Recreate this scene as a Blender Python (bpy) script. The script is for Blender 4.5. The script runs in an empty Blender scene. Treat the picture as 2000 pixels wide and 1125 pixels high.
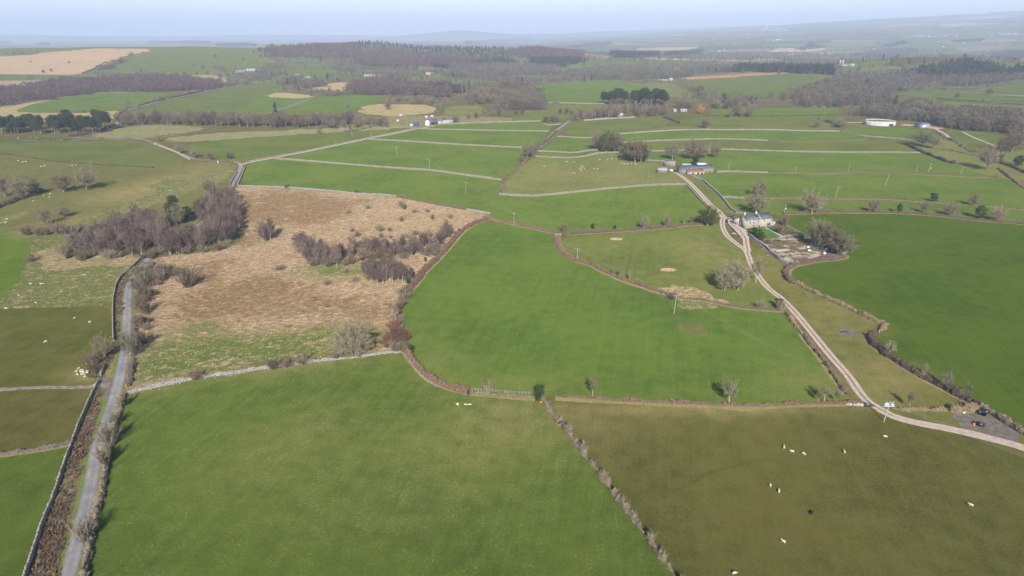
import bpy, math, random
import numpy as np
from mathutils import Vector, geometry

random.seed(7)
RNG = np.random.default_rng(7)
SC = bpy.context.scene
COL = SC.collection
R = math.radians

# ------------------------------------------------------------------ camera, sky, sun, exposure
FOC, PITCH, CAMH = 1333.0, R(20.3), 115.0           # focal length in photo pixels, tilt, flying height
cam_d = bpy.data.cameras.new("camera")
cam_d.sensor_width = 36.0
cam_d.lens = 36.0 * FOC / 2000.0
cam_d.clip_start, cam_d.clip_end = 1.0, 80000.0
cam = bpy.data.objects.new("camera", cam_d)
COL.objects.link(cam)
cam.location = (0, 0, CAMH)
cam.rotation_euler = (math.pi / 2 - PITCH, 0, 0)
SC.camera = cam

SUN_EL = R(30.0)
world = bpy.data.worlds.new("World")
SC.world = world
world.use_nodes = True
wn = world.node_tree
sky = wn.nodes.new("ShaderNodeTexSky")
sky.sky_type = 'NISHITA'
sky.sun_disc = False
sky.sun_elevation = SUN_EL
sky.sun_rotation = R(178.0)
sky.altitude = 200
sky.air_density = 1.0
sky.dust_density = 0.5
sky.ozone_density = 6.0
bgn = wn.nodes["Background"]
bgn.inputs[1].default_value = 0.125
tintn = wn.nodes.new("ShaderNodeMix")
tintn.data_type = 'RGBA'
tintn.blend_type = 'MULTIPLY'
tintn.inputs[0].default_value = 1.0
tintn.inputs[7].default_value = (1.12, 0.95, 0.88, 1)
wn.links.new(sky.outputs[0], tintn.inputs[6])
wn.links.new(tintn.outputs[2], bgn.inputs[0])

sun_d = bpy.data.lights.new("sun", 'SUN')
sun_d.energy = 3.9
sun_d.angle = R(0.53)
sun_d.color = (1.0, 0.955, 0.88)
sun = bpy.data.objects.new("sun", sun_d)
COL.objects.link(sun)
sun.rotation_euler = (math.pi / 2 - SUN_EL, 0, R(2.0))
sun.location = (0, -200, 400)

SC.view_settings.view_transform = 'Standard'
SC.view_settings.look = 'None'
SC.view_settings.exposure = 0.83
SC.view_settings.gamma = 1.0
SC.cycles.max_bounces = 6
SC.cycles.diffuse_bounces = 2
SC.cycles.volume_bounces = 2
SC.cycles.use_adaptive_sampling = False
SC.cycles.use_denoising = True
SC.cycles.denoiser = 'OPENIMAGEDENOISE'
SC.cycles.denoising_input_passes = 'RGB_ALBEDO_NORMAL'
SC.cycles.denoising_prefilter = 'ACCURATE'

HAZE_DENSITY = 1.0e-4
HAZE_COLOR = (0.62, 0.715, 0.89)

# ------------------------------------------------------------------ terrain
def gs(X, Y, cx, cy, sx, sy):
    return np.exp(-((X - cx) / sx) ** 2 / 2 - ((Y - cy) / sy) ** 2 / 2)

def terrain(X, Y):
    X = np.asarray(X, float); Y = np.asarray(Y, float)
    r = np.hypot(X, Y)
    k = np.clip((r - 550) / 900, 0, 1)
    z = k * (2.2 * np.sin(X / 170 + 1) * np.cos(Y / 230) + 1.5 * np.sin(X / 95 - Y / 140))
    z = z + 62 * gs(X, Y, -1800, 2800, 850, 430)
    z = z + (56 + 7 * np.sin(X / 130 + 1.0) + 5 * np.sin(X / 57)) * gs(X, Y, -650, 3500, 780, 480) + 16 * gs(X, Y, 250, 3300, 260, 300)
    z = z + 52 * gs(X, Y, 1330, 2250, 300, 230)
    z = z + np.clip(X / np.maximum(Y, 1) / 0.8, 0, 1.1) * 0.066 * np.clip(Y - 5200, 0, 11000)
    z = z + 140 * gs(X, Y, -1900, 19000, 1100, 1200) + 120 * gs(X, Y, -300, 20000, 1500, 1300) + 60 * gs(X, Y, -1100, 18500, 350, 900) + 110 * gs(X, Y, 2600, 22000, 1800, 1300)
    z = z + 120 * gs(X, Y, -7500, 22000, 2600, 1400) + 90 * gs(X, Y, -4600, 24000, 1800, 1300) + 70 * gs(X, Y, -10500, 19500, 1500, 1000) + 150 * gs(X, Y, 6500, 25000, 3500, 1500)
    z = z + 190 * gs(X, Y, -14500, 17500, 2500, 1500)
    f = np.clip((r - 2600) / 5000, 0, 1)
    z = z + f * (13 * np.sin(X / 640 + 0.7 * np.sin(Y / 900)) * np.sin(Y / 520 + X / 1500) + 7 * np.sin(X / 260 + Y / 330))
    return z

def U(pts):
    """photo pixel (2000 x 1125) -> the point of the terrain seen there"""
    p = np.atleast_2d(np.asarray(pts, float))
    u = (p[:, 0] - 1000) / FOC; v = (562.5 - p[:, 1]) / FOC
    c, s = math.cos(PITCH), math.sin(PITCH)
    D = np.stack([u, c + v * s, v * c - s], 1)
    ts = 60 * 1.012 ** np.arange(530)
    lo = np.empty(len(p)); hi = np.empty(len(p)); done = np.zeros(len(p), bool)
    for i0 in range(0, len(p), 400):
        d = D[i0:i0 + 400]; q = d[:, None, :] * ts[None, :, None]
        bel = CAMH + q[..., 2] < terrain(q[..., 0], q[..., 1])
        k = bel.argmax(1); ok = bel.any(1); k = np.where(ok, np.maximum(k, 1), len(ts) - 1)
        lo[i0:i0 + 400] = ts[k - 1]; hi[i0:i0 + 400] = ts[k]; done[i0:i0 + 400] = ok
    for _ in range(26):
        m = (lo + hi) / 2; q = D * m[:, None]
        below = CAMH + q[:, 2] < terrain(q[:, 0], q[:, 1])
        hi = np.where(below & done, m, hi); lo = np.where(below | ~done, lo, m)
    q = D * hi[:, None]
    return np.stack([q[:, 0], q[:, 1], terrain(q[:, 0], q[:, 1])], 1)

def U1(x, y):
    return U([(x, y)])[0]

def height_at(base, ytop):
    """height of something standing at world point base whose top is at photo row ytop"""
    c, s = math.cos(PITCH), math.sin(PITCH)
    v = (562.5 - ytop) / FOC
    return CAMH + (v * c - s) * base[1] / (c + v * s) - base[2]

# ------------------------------------------------------------------ object helpers
def link(o):
    COL.objects.link(o); return o

def tag(o, label=None, cat=None, group=None, kind=None):
    if label: o["label"] = label
    if cat: o["category"] = cat
    if group: o["group"] = group
    if kind: o["kind"] = kind
    return o

def raw_mesh(name, V, T):
    V = np.asarray(V, np.float32).reshape(-1, 3); T = np.asarray(T, np.int32).reshape(-1, 3)
    me = bpy.data.meshes.new(name)
    me.vertices.add(len(V)); me.vertices.foreach_set("co", V.ravel())
    me.loops.add(len(T) * 3); me.loops.foreach_set("vertex_index", T.ravel())
    me.polygons.add(len(T))
    me.polygons.foreach_set("loop_start", np.arange(0, len(T) * 3, 3, dtype=np.int32))
    me.polygons.foreach_set("loop_total", np.full(len(T), 3, np.int32))
    me.update(calc_edges=True)
    return me

def mesh_obj(name, me, mat, parent=None):
    o = bpy.data.objects.new(name, me)
    if mat is not None and not me.materials: me.materials.append(mat)
    link(o)
    if parent is not None: o.parent = parent
    return o

def empty(name, loc, rz=0.0, s=1.0):
    o = bpy.data.objects.new(name, None)
    o.empty_display_size = 0.5
    o.location = loc; o.rotation_euler = (0, 0, rz); o.scale = (s, s, s)
    return link(o)

class MB:
    """collects triangles"""
    def __init__(s): s.V = []; s.T = []; s.n = 0
    def add(s, V, T):
        V = np.asarray(V, float).reshape(-1, 3); T = np.asarray(T, int).reshape(-1, 3)
        s.V.append(V); s.T.append(T + s.n); s.n += len(V); return s
    def quad(s, a, b, c, d): return s.add([a, b, c, d], [[0, 1, 2], [0, 2, 3]])
    def box(s, x0, x1, y0, y1, z0, z1):
        V = [(x, y, z) for z in (z0, z1) for y in (y0, y1) for x in (x0, x1)]
        return s.hexa(V)
    def hexa(s, V):
        q = [(0, 2, 3, 1), (4, 5, 7, 6), (0, 1, 5, 4), (2, 6, 7, 3), (0, 4, 6, 2), (1, 3, 7, 5)]
        T = []
        for a, b, c, d in q: T += [(a, b, c), (a, c, d)]
        return s.add(V, T)
    def tube(s, P, rad, k=5, cap=False):
        P = np.asarray(P, float); rad = np.broadcast_to(np.asarray(rad, float), (len(P),))
        d = np.gradient(P, axis=0); d /= np.linalg.norm(d, axis=1)[:, None] + 1e-9
        ref = np.array([0, 0, 1.0]) if abs(d[0, 2]) < 0.8 else np.array([1.0, 0, 0])
        a = np.cross(d, ref); a /= np.linalg.norm(a, axis=1)[:, None] + 1e-9
        b = np.cross(d, a)
        th = np.arange(k) * 2 * math.pi / k
        V = P[:, None, :] + rad[:, None, None] * (a[:, None, :] * np.cos(th)[None, :, None] + b[:, None, :] * np.sin(th)[None, :, None])
        T = []
        for i in range(len(P) - 1):
            for j in range(k):
                p, q = i * k + j, i * k + (j + 1) % k
                T += [(p, q, q + k), (p, q + k, p + k)]
        if cap:
            for base in (0, (len(P) - 1) * k):
                T += [(base, base + j, base + j + 1) for j in range(1, k - 1)]
        return s.add(V.reshape(-1, 3), T)
    def prism(s, poly, z0, z1):
        n = len(poly)
        V = [(x, y, z0) for x, y in poly] + [(x, y, z1) for x, y in poly]
        T = []
        for i in range(n):
            j = (i + 1) % n
            T += [(i, j, n + j), (i, n + j, n + i)]
        T += [(0, i + 1, i) for i in range(1, n - 1)] + [(n, n + i, n + i + 1) for i in range(1, n - 1)]
        return s.add(V, T)
    def mesh(s, name): return raw_mesh(name, np.concatenate(s.V), np.concatenate(s.T))
    def build(s, name, mat, parent=None): return mesh_obj(name, s.mesh(name), mat, parent)

# ------------------------------------------------------------------ materials
class NT:
    def __init__(s, name, rough=0.95, spec=0.1, diff_rough=0.9):
        s.m = bpy.data.materials.new(name); s.m.use_nodes = True
        s.t = s.m.node_tree; s.b = s.t.nodes["Principled BSDF"]
        s.b.inputs["Roughness"].default_value = rough
        s.b.inputs["Specular IOR Level"].default_value = spec
        if "Diffuse Roughness" in s.b.inputs: s.b.inputs["Diffuse Roughness"].default_value = diff_rough
        s.geo = s.t.nodes.new("ShaderNodeNewGeometry")
        s.pos = s.geo.outputs["Position"]
        s.oi = s.t.nodes.new("ShaderNodeObjectInfo")
    def L(s, a, b): s.t.links.new(a, b)
    def node(s, typ, **k):
        n = s.t.nodes.new(typ)
        for a, v in k.items(): setattr(n, a, v)
        return n
    def inp(s, sock, v):
        if isinstance(v, (int, float)): sock.default_value = v
        elif isinstance(v, tuple): sock.default_value = v if len(v) == len(sock.default_value) else v + (1,)
        else: s.L(v, sock)
    def vscale(s, v, sc):
        n = s.node("ShaderNodeVectorMath", operation='MULTIPLY'); s.inp(n.inputs[0], v); n.inputs[1].default_value = sc
        return n.outputs[0]
    def vrot(s, v, ang):
        n = s.node("ShaderNodeVectorRotate", rotation_type='Z_AXIS'); s.inp(n.inputs["Vector"], v); n.inputs["Angle"].default_value = ang
        return n.outputs[0]
    def noise(s, scale, detail=3, rough=0.55, v=None, dist=0.0):
        n = s.node("ShaderNodeTexNoise"); s.L(v if v is not None else s.pos, n.inputs["Vector"])
        n.inputs["Scale"].default_value = scale; n.inputs["Detail"].default_value = detail
        n.inputs["Roughness"].default_value = rough; n.inputs["Distortion"].default_value = dist
        return n.outputs[0]
    def voronoi(s, scale, v=None, out="Color", feature='F1'):
        n = s.node("ShaderNodeTexVoronoi", feature=feature); s.L(v if v is not None else s.pos, n.inputs["Vector"])
        n.inputs["Scale"].default_value = scale
        return n.outputs[out]
    def math(s, op, a, b=0.0, c=0.0, clamp=False):
        n = s.node("ShaderNodeMath", operation=op, use_clamp=clamp)
        s.inp(n.inputs[0], a); s.inp(n.inputs[1], b)
        if len(n.inputs) > 2: s.inp(n.inputs[2], c)
        return n.outputs[0]
    def ramp(s, v, a, b, lo=0.0, hi=1.0):
        n = s.node("ShaderNodeMapRange", interpolation_type='SMOOTHSTEP'); s.inp(n.inputs[0], v)
        for i, x in enumerate((a, b, lo, hi)): n.inputs[1 + i].default_value = x
        return n.outputs[0]
    def mix(s, f, a, b, mode='MIX'):
        n = s.node("ShaderNodeMix", data_type='RGBA', blend_type=mode)
        s.inp(n.inputs[0], f); s.inp(n.inputs[6], a); s.inp(n.inputs[7], b)
        return n.outputs[2]
    def gain(s, col, f):
        n = s.node("ShaderNodeVectorMath", operation='SCALE'); s.inp(n.inputs[0], col); s.inp(n.inputs[3], f)
        return n.outputs[0]
    def attr(s, name, out="Fac"):
        n = s.node("ShaderNodeAttribute"); n.attribute_name = name
        return n.outputs[out]
    def bump(s, hgt, strength, dist):
        n = s.node("ShaderNodeBump"); s.L(hgt, n.inputs["Height"]); n.inputs["Strength"].default_value = strength
        n.inputs["Distance"].default_value = dist
        s.L(n.outputs[0], s.b.inputs["Normal"])
    def out(s, col):
        s.inp(s.b.inputs["Base Color"], col); return s.m

def flat_mat(name, col, rough=0.8, var=0.25, scale=1.5, spec=0.2, metal=0.0):
    n = NT(name, rough, spec, 0.3)
    n.b.inputs["Metallic"].default_value = metal
    f = n.ramp(n.noise(scale, 4, 0.6), 0.3, 0.7, 1 - var, 1 + var)
    return n.out(n.gain(col, f))

def grass_mat(name, rough_kind):
    """colour from the field's own tint; 'dry' fades to buff, 'fleck' sprinkles pale tufts"""
    n = NT(name, 1.0, 0.0, 1.0)
    tint = n.attr("tint", "Color"); dry = n.attr("dry"); fleck = n.attr("fleck")
    n1 = n.noise(0.022, 3, 0.55); n2 = n.noise(0.16, 4, 0.6)
    n3 = n.noise(1.3, 3, 0.65); n4 = n.noise(0.006, 2, 0.5)
    st = n.noise(0.5, 3, 0.6, n.vscale(n.vrot(n.pos, R(12)), (1.0, 0.045, 1.0)))
    if not rough_kind:
        v = n.math('ADD', n.ramp(n1, 0.3, 0.7, 0.88, 1.12), n.ramp(n2, 0.25, 0.75, -0.12, 0.12))
        v = n.math('ADD', v, n.ramp(n3, 0.25, 0.75, -0.17, 0.17))
        v = n.math('ADD', v, n.ramp(st, 0.3, 0.7, -0.065, 0.065))
        c = n.gain(tint, v)
        yel = n.mix(1.0, tint, (1.22, 1.0, 1.0), 'MULTIPLY')
        c = n.mix(n.math('MULTIPLY', n.ramp(n.math('ADD', n1, n.math('MULTIPLY', n2, 0.5)), 0.62, 1.0), 0.6), c, yel)
        d = n.math('ADD', dry, n.math('MULTIPLY', n.math('SUBTRACT', n2, 0.5), n.math('MULTIPLY', dry, 2.2)), clamp=True)
        buff = n.gain((0.180, 0.142, 0.058), n.ramp(n3, 0.2, 0.8, 0.7, 1.3))
        c = n.mix(d, c, buff)
        fl = n.math('MULTIPLY', n.ramp(n.noise(1.5, 2, 0.7), 0.57, 0.67), n.ramp(n.math('ADD', n.math('MULTIPLY', st, 0.5), n.math('MULTIPLY', n2, 0.5)), 0.44, 0.60))
        c = n.mix(n.math('MULTIPLY', fl, fleck, clamp=True), c, (0.23, 0.225, 0.095))
        n.bump(n3, 0.35, 0.25)
    else:
        # rushes, bracken and dead tussock grass with green showing through
        sp = n.vscale(n.vrot(n.pos, R(-18)), (0.75, 1.15, 1.0))
        tu = n.noise(0.50, 5, 0.74, sp, 0.7)
        big = n.noise(0.014, 4, 0.62, None, 1.2)
        mid = n.noise(0.13, 5, 0.72, sp, 0.8)
        c = n.gain(tint, n.ramp(tu, 0.27, 0.73, 0.42, 1.60))
        bro = n.math('ADD', n.math('ADD', n.math('MULTIPLY', big, 0.40), n.math('MULTIPLY', mid, 0.60)), n.math('MULTIPLY', n.math('SUBTRACT', n.attr('brown'), 0.25), 0.22))
        c = n.mix(n.ramp(bro, 0.47, 0.60, 0.0, 0.85), c, n.gain((0.165, 0.097, 0.048), n.ramp(tu, 0.3, 0.7, 0.6, 1.4)))
        c = n.mix(n.ramp(mid, 0.55, 0.70, 0.0, 0.65), c, n.gain((0.41, 0.305, 0.205), n.ramp(tu, 0.3, 0.7, 0.65, 1.3)))
        c = n.mix(n.ramp(n.noise(0.045, 4, 0.6, n.vscale(n.pos, (1, -1, 1)), 0.5), 0.60, 0.72, 0.0, 0.5), c, (0.12, 0.125, 0.045))
        g = n.math('MULTIPLY', dry, n.ramp(n.math('ADD', n.math('MULTIPLY', mid, 0.6), n.math('MULTIPLY', tu, 0.4)), 0.47, 0.64, 1.0, 0.10), clamp=True)
        c = n.mix(g, c, n.gain((0.082, 0.112, 0.022), n.ramp(n3, 0.25, 0.75, 0.7, 1.3)))
        fl = n.math('MULTIPLY', n.ramp(tu, 0.56, 0.68), fleck, clamp=True)
        c = n.mix(fl, c, (0.42, 0.36, 0.19))
        n.bump(tu, 0.9, 1.1)
    return n.out(c)

def twig_mat(name, col, var=0.25):
    n = NT(name, 0.9, 0.05, 0.6)
    f = n.math('MULTIPLY', n.ramp(n.oi.outputs["Random"], 0, 1, 1 - var, 1 + var), n.ramp(n.noise(0.5, 2), 0.3, 0.7, 0.78, 1.22))
    return n.out(n.gain(col, f))

def tinted_mat(name, scale=0.4, var=0.3, alt=None):
    """colour from the object's own colour"""
    n = NT(name, 0.95, 0.05, 0.8)
    c = n.gain(n.oi.outputs["Color"], n.ramp(n.noise(scale * 4, 3, 0.7), 0.25, 0.75, 1 - var, 1 + var))
    if alt: c = n.mix(n.ramp(n.noise(scale, 3, 0.6), 0.46, 0.62, 0, 0.75), c, alt)
    return n.out(c)

def stone_mat(name, a, b, scale=2.2, moss=(0.17, 0.16, 0.06)):
    n = NT(name, 0.95, 0.1, 0.7)
    vc = n.voronoi(scale, n.vscale(n.pos, (1, 1, 1.6)))
    sep = n.node("ShaderNodeSeparateColor"); n.L(vc, sep.inputs[0])
    c = n.mix(sep.outputs[0], a, b)
    c = n.gain(c, n.ramp(n.voronoi(scale, n.vscale(n.pos, (1, 1, 1.6)), "Distance", 'F1'), 0.3, 0.75, 1.1, 0.45))
    c = n.mix(n.ramp(n.noise(0.12, 3), 0.52, 0.68, 0, 0.6), c, moss)
    n.bump(sep.outputs[1], 0.6, 0.15)
    return n.out(c)

M = {}
M['grass'] = grass_mat("grass", False)
M['rough'] = grass_mat("rough_grass", True)
M['wall'] = stone_mat("dry_stone", (0.225, 0.20, 0.155), (0.36, 0.33, 0.27))
M['wall_pale'] = stone_mat("dry_stone_pale", (0.25, 0.23, 0.20), (0.40, 0.375, 0.33), 2.4, (0.22, 0.19, 0.12))
M['hedge'] = tinted_mat("hedge_twigs", 0.35, 0.42)
M['verge'] = tinted_mat("verge_grass", 0.3, 0.35, (0.13, 0.14, 0.04))
M['twig_olive'] = twig_mat("twigs_olive", (0.211, 0.178, 0.110))
M['twig_pale'] = twig_mat("twigs_pale", (0.190, 0.165, 0.100))
M['twig_brown'] = twig_mat("twigs_brown", (0.171, 0.131, 0.085))
M['twig_pink'] = twig_mat("twigs_pinkish", (0.245, 0.175, 0.132))
M['twig_purple'] = twig_mat("twigs_purple", (0.123, 0.080, 0.067))
M['twig_lilac'] = twig_mat("twigs_greypurple", (0.162, 0.122, 0.094))
M['twig_red'] = twig_mat("twigs_red", (0.165, 0.085, 0.055))
M['twig_gold'] = twig_mat("twigs_gold", (0.50, 0.235, 0.055))
M['needle'] = twig_mat("needles", (0.042, 0.058, 0.026))
M['holly'] = twig_mat("evergreen_leaves", (0.028, 0.052, 0.016))
M['ivy'] = twig_mat("ivy_leaves", (0.075, 0.085, 0.032))
M['bark'] = twig_mat("bark", (0.21, 0.18, 0.125))
M['bark_pale'] = twig_mat("bark_pale", (0.36, 0.33, 0.23))
M['bark_dark'] = twig_mat("bark_dark", (0.10, 0.075, 0.055))
def birch_bark():
    n = NT("birch_bark", 0.8, 0.1, 0.5)
    f = n.ramp(n.noise(1.6, 3, 0.7, n.vscale(n.pos, (0.5, 0.5, 2.5))), 0.52, 0.64)
    return n.out(n.mix(f, (0.36, 0.325, 0.29), (0.09, 0.07, 0.065)))
M['birch'] = birch_bark()
def tarmac():
    n = NT("tarmac", 0.9, 0.15, 0.6)
    u = n.attr("across")
    c = n.gain((0.200, 0.188, 0.178), n.ramp(n.noise(0.5, 5, 0.7), 0.3, 0.7, 0.84, 1.14))
    tr = n.math('ABSOLUTE', n.math('SUBTRACT', n.math('ABSOLUTE', n.math('SUBTRACT', u, 0.5)), 0.24))
    c = n.mix(n.ramp(tr, 0.03, 0.13, 0.0, 0.55), c, n.gain((0.155, 0.145, 0.138), n.ramp(n.noise(1.2, 3), 0.3, 0.7, 0.9, 1.1)))
    c = n.gain(c, n.ramp(n.noise(0.09, 4, 0.7), 0.35, 0.65, 0.84, 1.12))
    ed = n.math('MULTIPLY', n.ramp(n.math('ABSOLUTE', n.math('SUBTRACT', u, 0.5)), 0.36, 0.50), n.ramp(n.noise(0.5, 3), 0.4, 0.6))
    c = n.mix(ed, c, (0.13, 0.11, 0.06))
    return n.out(c)
M['tarmac'] = tarmac()
def farm_track():
    n = NT("farm_track", 1.0, 0.0, 0.8)
    u = n.attr("across"); g = n.attr("grassy")
    nz = n.noise(0.8, 4, 0.7)
    c = n.gain((0.330, 0.262, 0.212), n.ramp(nz, 0.25, 0.75, 0.78, 1.2))
    mid = n.math('ABSOLUTE', n.math('SUBTRACT', u, 0.5))
    c = n.mix(n.ramp(n.noise(0.35, 4, 0.7), 0.56, 0.68, 0, 0.6), c, (0.17, 0.130, 0.098))
    m = n.math('MULTIPLY', n.ramp(n.math('ADD', mid, n.math('MULTIPLY', n.math('SUBTRACT', nz, 0.5), 0.12)), 0.07, 0.13, 1, 0), g)
    c = n.mix(m, c, n.gain((0.150, 0.105, 0.075), n.ramp(n.noise(0.25, 2), 0.35, 0.65, 0.8, 1.25)))
    return n.out(c)
M['track'] = farm_track()
def mud_mat():
    n = NT("mud", 0.85, 0.1, 0.7)
    c = n.gain((0.120, 0.098, 0.082), n.ramp(n.noise(0.5, 4, 0.7), 0.3, 0.7, 0.7, 1.3))
    return n.out(n.mix(n.ramp(n.noise(0.22, 4, 0.65), 0.50, 0.64, 0, 0.85), c, (0.085, 0.088, 0.030)))
M['mud'] = mud_mat()
M['rutted'] = flat_mat("rutted_earth", (0.20, 0.155, 0.115), 0.9, 0.35, 0.5)
def yard_mat():
    n = NT("yard_ground", 1.0, 0.0, 0.8)
    a = n.noise(0.10, 4, 0.6, None, 0.6); b = n.noise(0.8, 4, 0.7)
    c = n.mix(n.ramp(a, 0.50, 0.60), (0.100, 0.076, 0.030), (0.30, 0.25, 0.22))
    c = n.mix(n.ramp(n.noise(0.16, 3, 0.6, n.vscale(n.pos, (1, -1, 1))), 0.54, 0.64), c, (0.17, 0.115, 0.07))
    return n.out(n.gain(c, n.ramp(b, 0.25, 0.75, 0.7, 1.25)))
M['yard'] = yard_mat()
M['patch'] = tinted_mat("patch_ground", 0.3, 0.25)
M['house_stone'] = stone_mat("house_stone", (0.54, 0.47, 0.37), (0.70, 0.62, 0.50), 2.6, (0.36, 0.31, 0.22))
M['barn_stone'] = stone_mat("barn_stone", (0.30, 0.24, 0.18), (0.46, 0.38, 0.29), 2.4, (0.26, 0.21, 0.14))
def slate():
    n = NT("slate", 0.55, 0.4, 0.3)
    c = n.gain((0.135, 0.137, 0.150), n.ramp(n.noise(0.7, 4, 0.7), 0.3, 0.7, 0.75, 1.3))
    br = n.voronoi(2.2, n.vscale(n.pos, (1, 1, 2)), "Distance")
    return n.out(n.gain(c, n.ramp(br, 0.1, 0.7, 1.1, 0.8)))
M['slate'] = slate()
M['rust'] = flat_mat("rust_sheet", (0.26, 0.14, 0.09), 0.9, 0.4, 0.35)
M['tin'] = flat_mat("grey_tin", (0.38, 0.385, 0.41), 0.6, 0.15, 0.6)
M['tin_blue'] = flat_mat("blue_grey_tin", (0.13, 0.165, 0.23), 0.6, 0.15, 0.4)
M['tin_white'] = flat_mat("white_tin", (0.68, 0.70, 0.73), 0.6, 0.08, 0.4)
M['stone_roof'] = flat_mat("stone_slab_roof", (0.30, 0.25, 0.21), 0.95, 0.25, 0.9)
M['glass'] = flat_mat("dark_glass", (0.03, 0.035, 0.045), 0.12, 0.1, 1.0, 0.5)
M['solar'] = flat_mat("solar_glass", (0.02, 0.035, 0.09), 0.2, 0.1, 1.0, 0.5)
M['door'] = flat_mat("ochre_door", (0.42, 0.27, 0.10), 0.7, 0.1)
M['dark'] = flat_mat("dark_opening", (0.03, 0.028, 0.027), 0.9, 0.2)
M['white'] = flat_mat("white_paint", (0.64, 0.65, 0.66), 0.5, 0.05, 1.0, 0.4)
M['black_wrap'] = flat_mat("black_wrap", (0.020, 0.023, 0.032), 0.35, 0.3, 0.8, 0.5)
M['orange'] = flat_mat("orange_plastic", (0.75, 0.16, 0.04), 0.5, 0.1)
M['green_paint'] = flat_mat("green_paint", (0.03, 0.08, 0.05), 0.5, 0.2)
M['rubber'] = flat_mat("rubber", (0.02, 0.02, 0.02), 0.9, 0.2)
M['straw'] = flat_mat("straw", (0.36, 0.25, 0.145), 1.0, 0.3, 1.6)
M['timber'] = flat_mat("weathered_timber", (0.37, 0.34, 0.29), 0.9, 0.2, 1.0)
M['pole'] = flat_mat("pole_wood", (0.31, 0.285, 0.24), 0.9, 0.15, 0.8)
M['steel'] = flat_mat("galvanised_steel", (0.42, 0.45, 0.48), 0.5, 0.1, 1.0, 0.5)
M['wire'] = flat_mat("wire", (0.30, 0.32, 0.30), 0.6, 0.1)
M['wool'] = flat_mat("wool", (0.50, 0.44, 0.33), 1.0, 0.12, 3.0, 0.0)
M['wool_black'] = flat_mat("black_wool", (0.030, 0.025, 0.022), 1.0, 0.2, 3.0, 0.0)
M['rubble'] = flat_mat("rubble", (0.27, 0.245, 0.22), 0.95, 0.35, 0.9)
M['concrete'] = flat_mat("concrete", (0.50, 0.485, 0.45), 0.9, 0.12, 0.3)
M['brown_slurry'] = flat_mat("crusted_slurry", (0.27, 0.185, 0.125), 1.0, 0.2, 0.15)
M['cream'] = flat_mat("cream_render", (0.62, 0.53, 0.40), 0.9, 0.1, 0.3)
M['tile'] = flat_mat("orange_tile", (0.42, 0.22, 0.12), 0.9, 0.15, 0.6)
M['blue_sheet'] = flat_mat("blue_sheet", (0.05, 0.12, 0.32), 0.6, 0.15, 0.6)
def far_mat(name, cols, scale=0.05):
    n = NT(name, 1.0, 0.0, 0.8)
    a = n.noise(scale, 3, 0.6); b = n.noise(scale * 6, 2, 0.6)
    c = n.mix(n.ramp(a, 0.42, 0.58), cols[0], cols[1])
    if len(cols) > 2: c = n.mix(n.ramp(n.noise(scale * 0.7, 3, 0.6, n.vscale(n.pos, (1, -1, 1))), 0.5, 0.6), c, cols[2])
    return n.out(n.gain(c, n.ramp(b, 0.3, 0.7, 0.75, 1.25)))
M['far_purple'] = far_mat("far_purple_wood", [(0.105, 0.066, 0.062), (0.140, 0.092, 0.080), (0.135, 0.100, 0.072)])
M['far_brown'] = far_mat("far_brown_wood", [(0.130, 0.112, 0.078), (0.170, 0.148, 0.102), (0.122, 0.098, 0.074)])
M['far_conifer'] = far_mat("far_conifer_wood", [(0.034, 0.050, 0.030), (0.052, 0.064, 0.036), (0.085, 0.068, 0.050)])
M['far_hedge'] = far_mat("far_hedge", [(0.085, 0.075, 0.048), (0.115, 0.09, 0.06)])
M['tussock'] = far_mat("tussocks", [(0.37, 0.275, 0.180), (0.225, 0.150, 0.090), (0.28, 0.235, 0.125)], 0.22)
M['rushes'] = far_mat("rushes", [(0.26, 0.205, 0.10), (0.30, 0.24, 0.14), (0.12, 0.125, 0.045)], 0.3)
M['bramble'] = far_mat("brambles", [(0.105, 0.062, 0.042), (0.16, 0.105, 0.066), (0.20, 0.15, 0.085)], 0.5)
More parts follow.
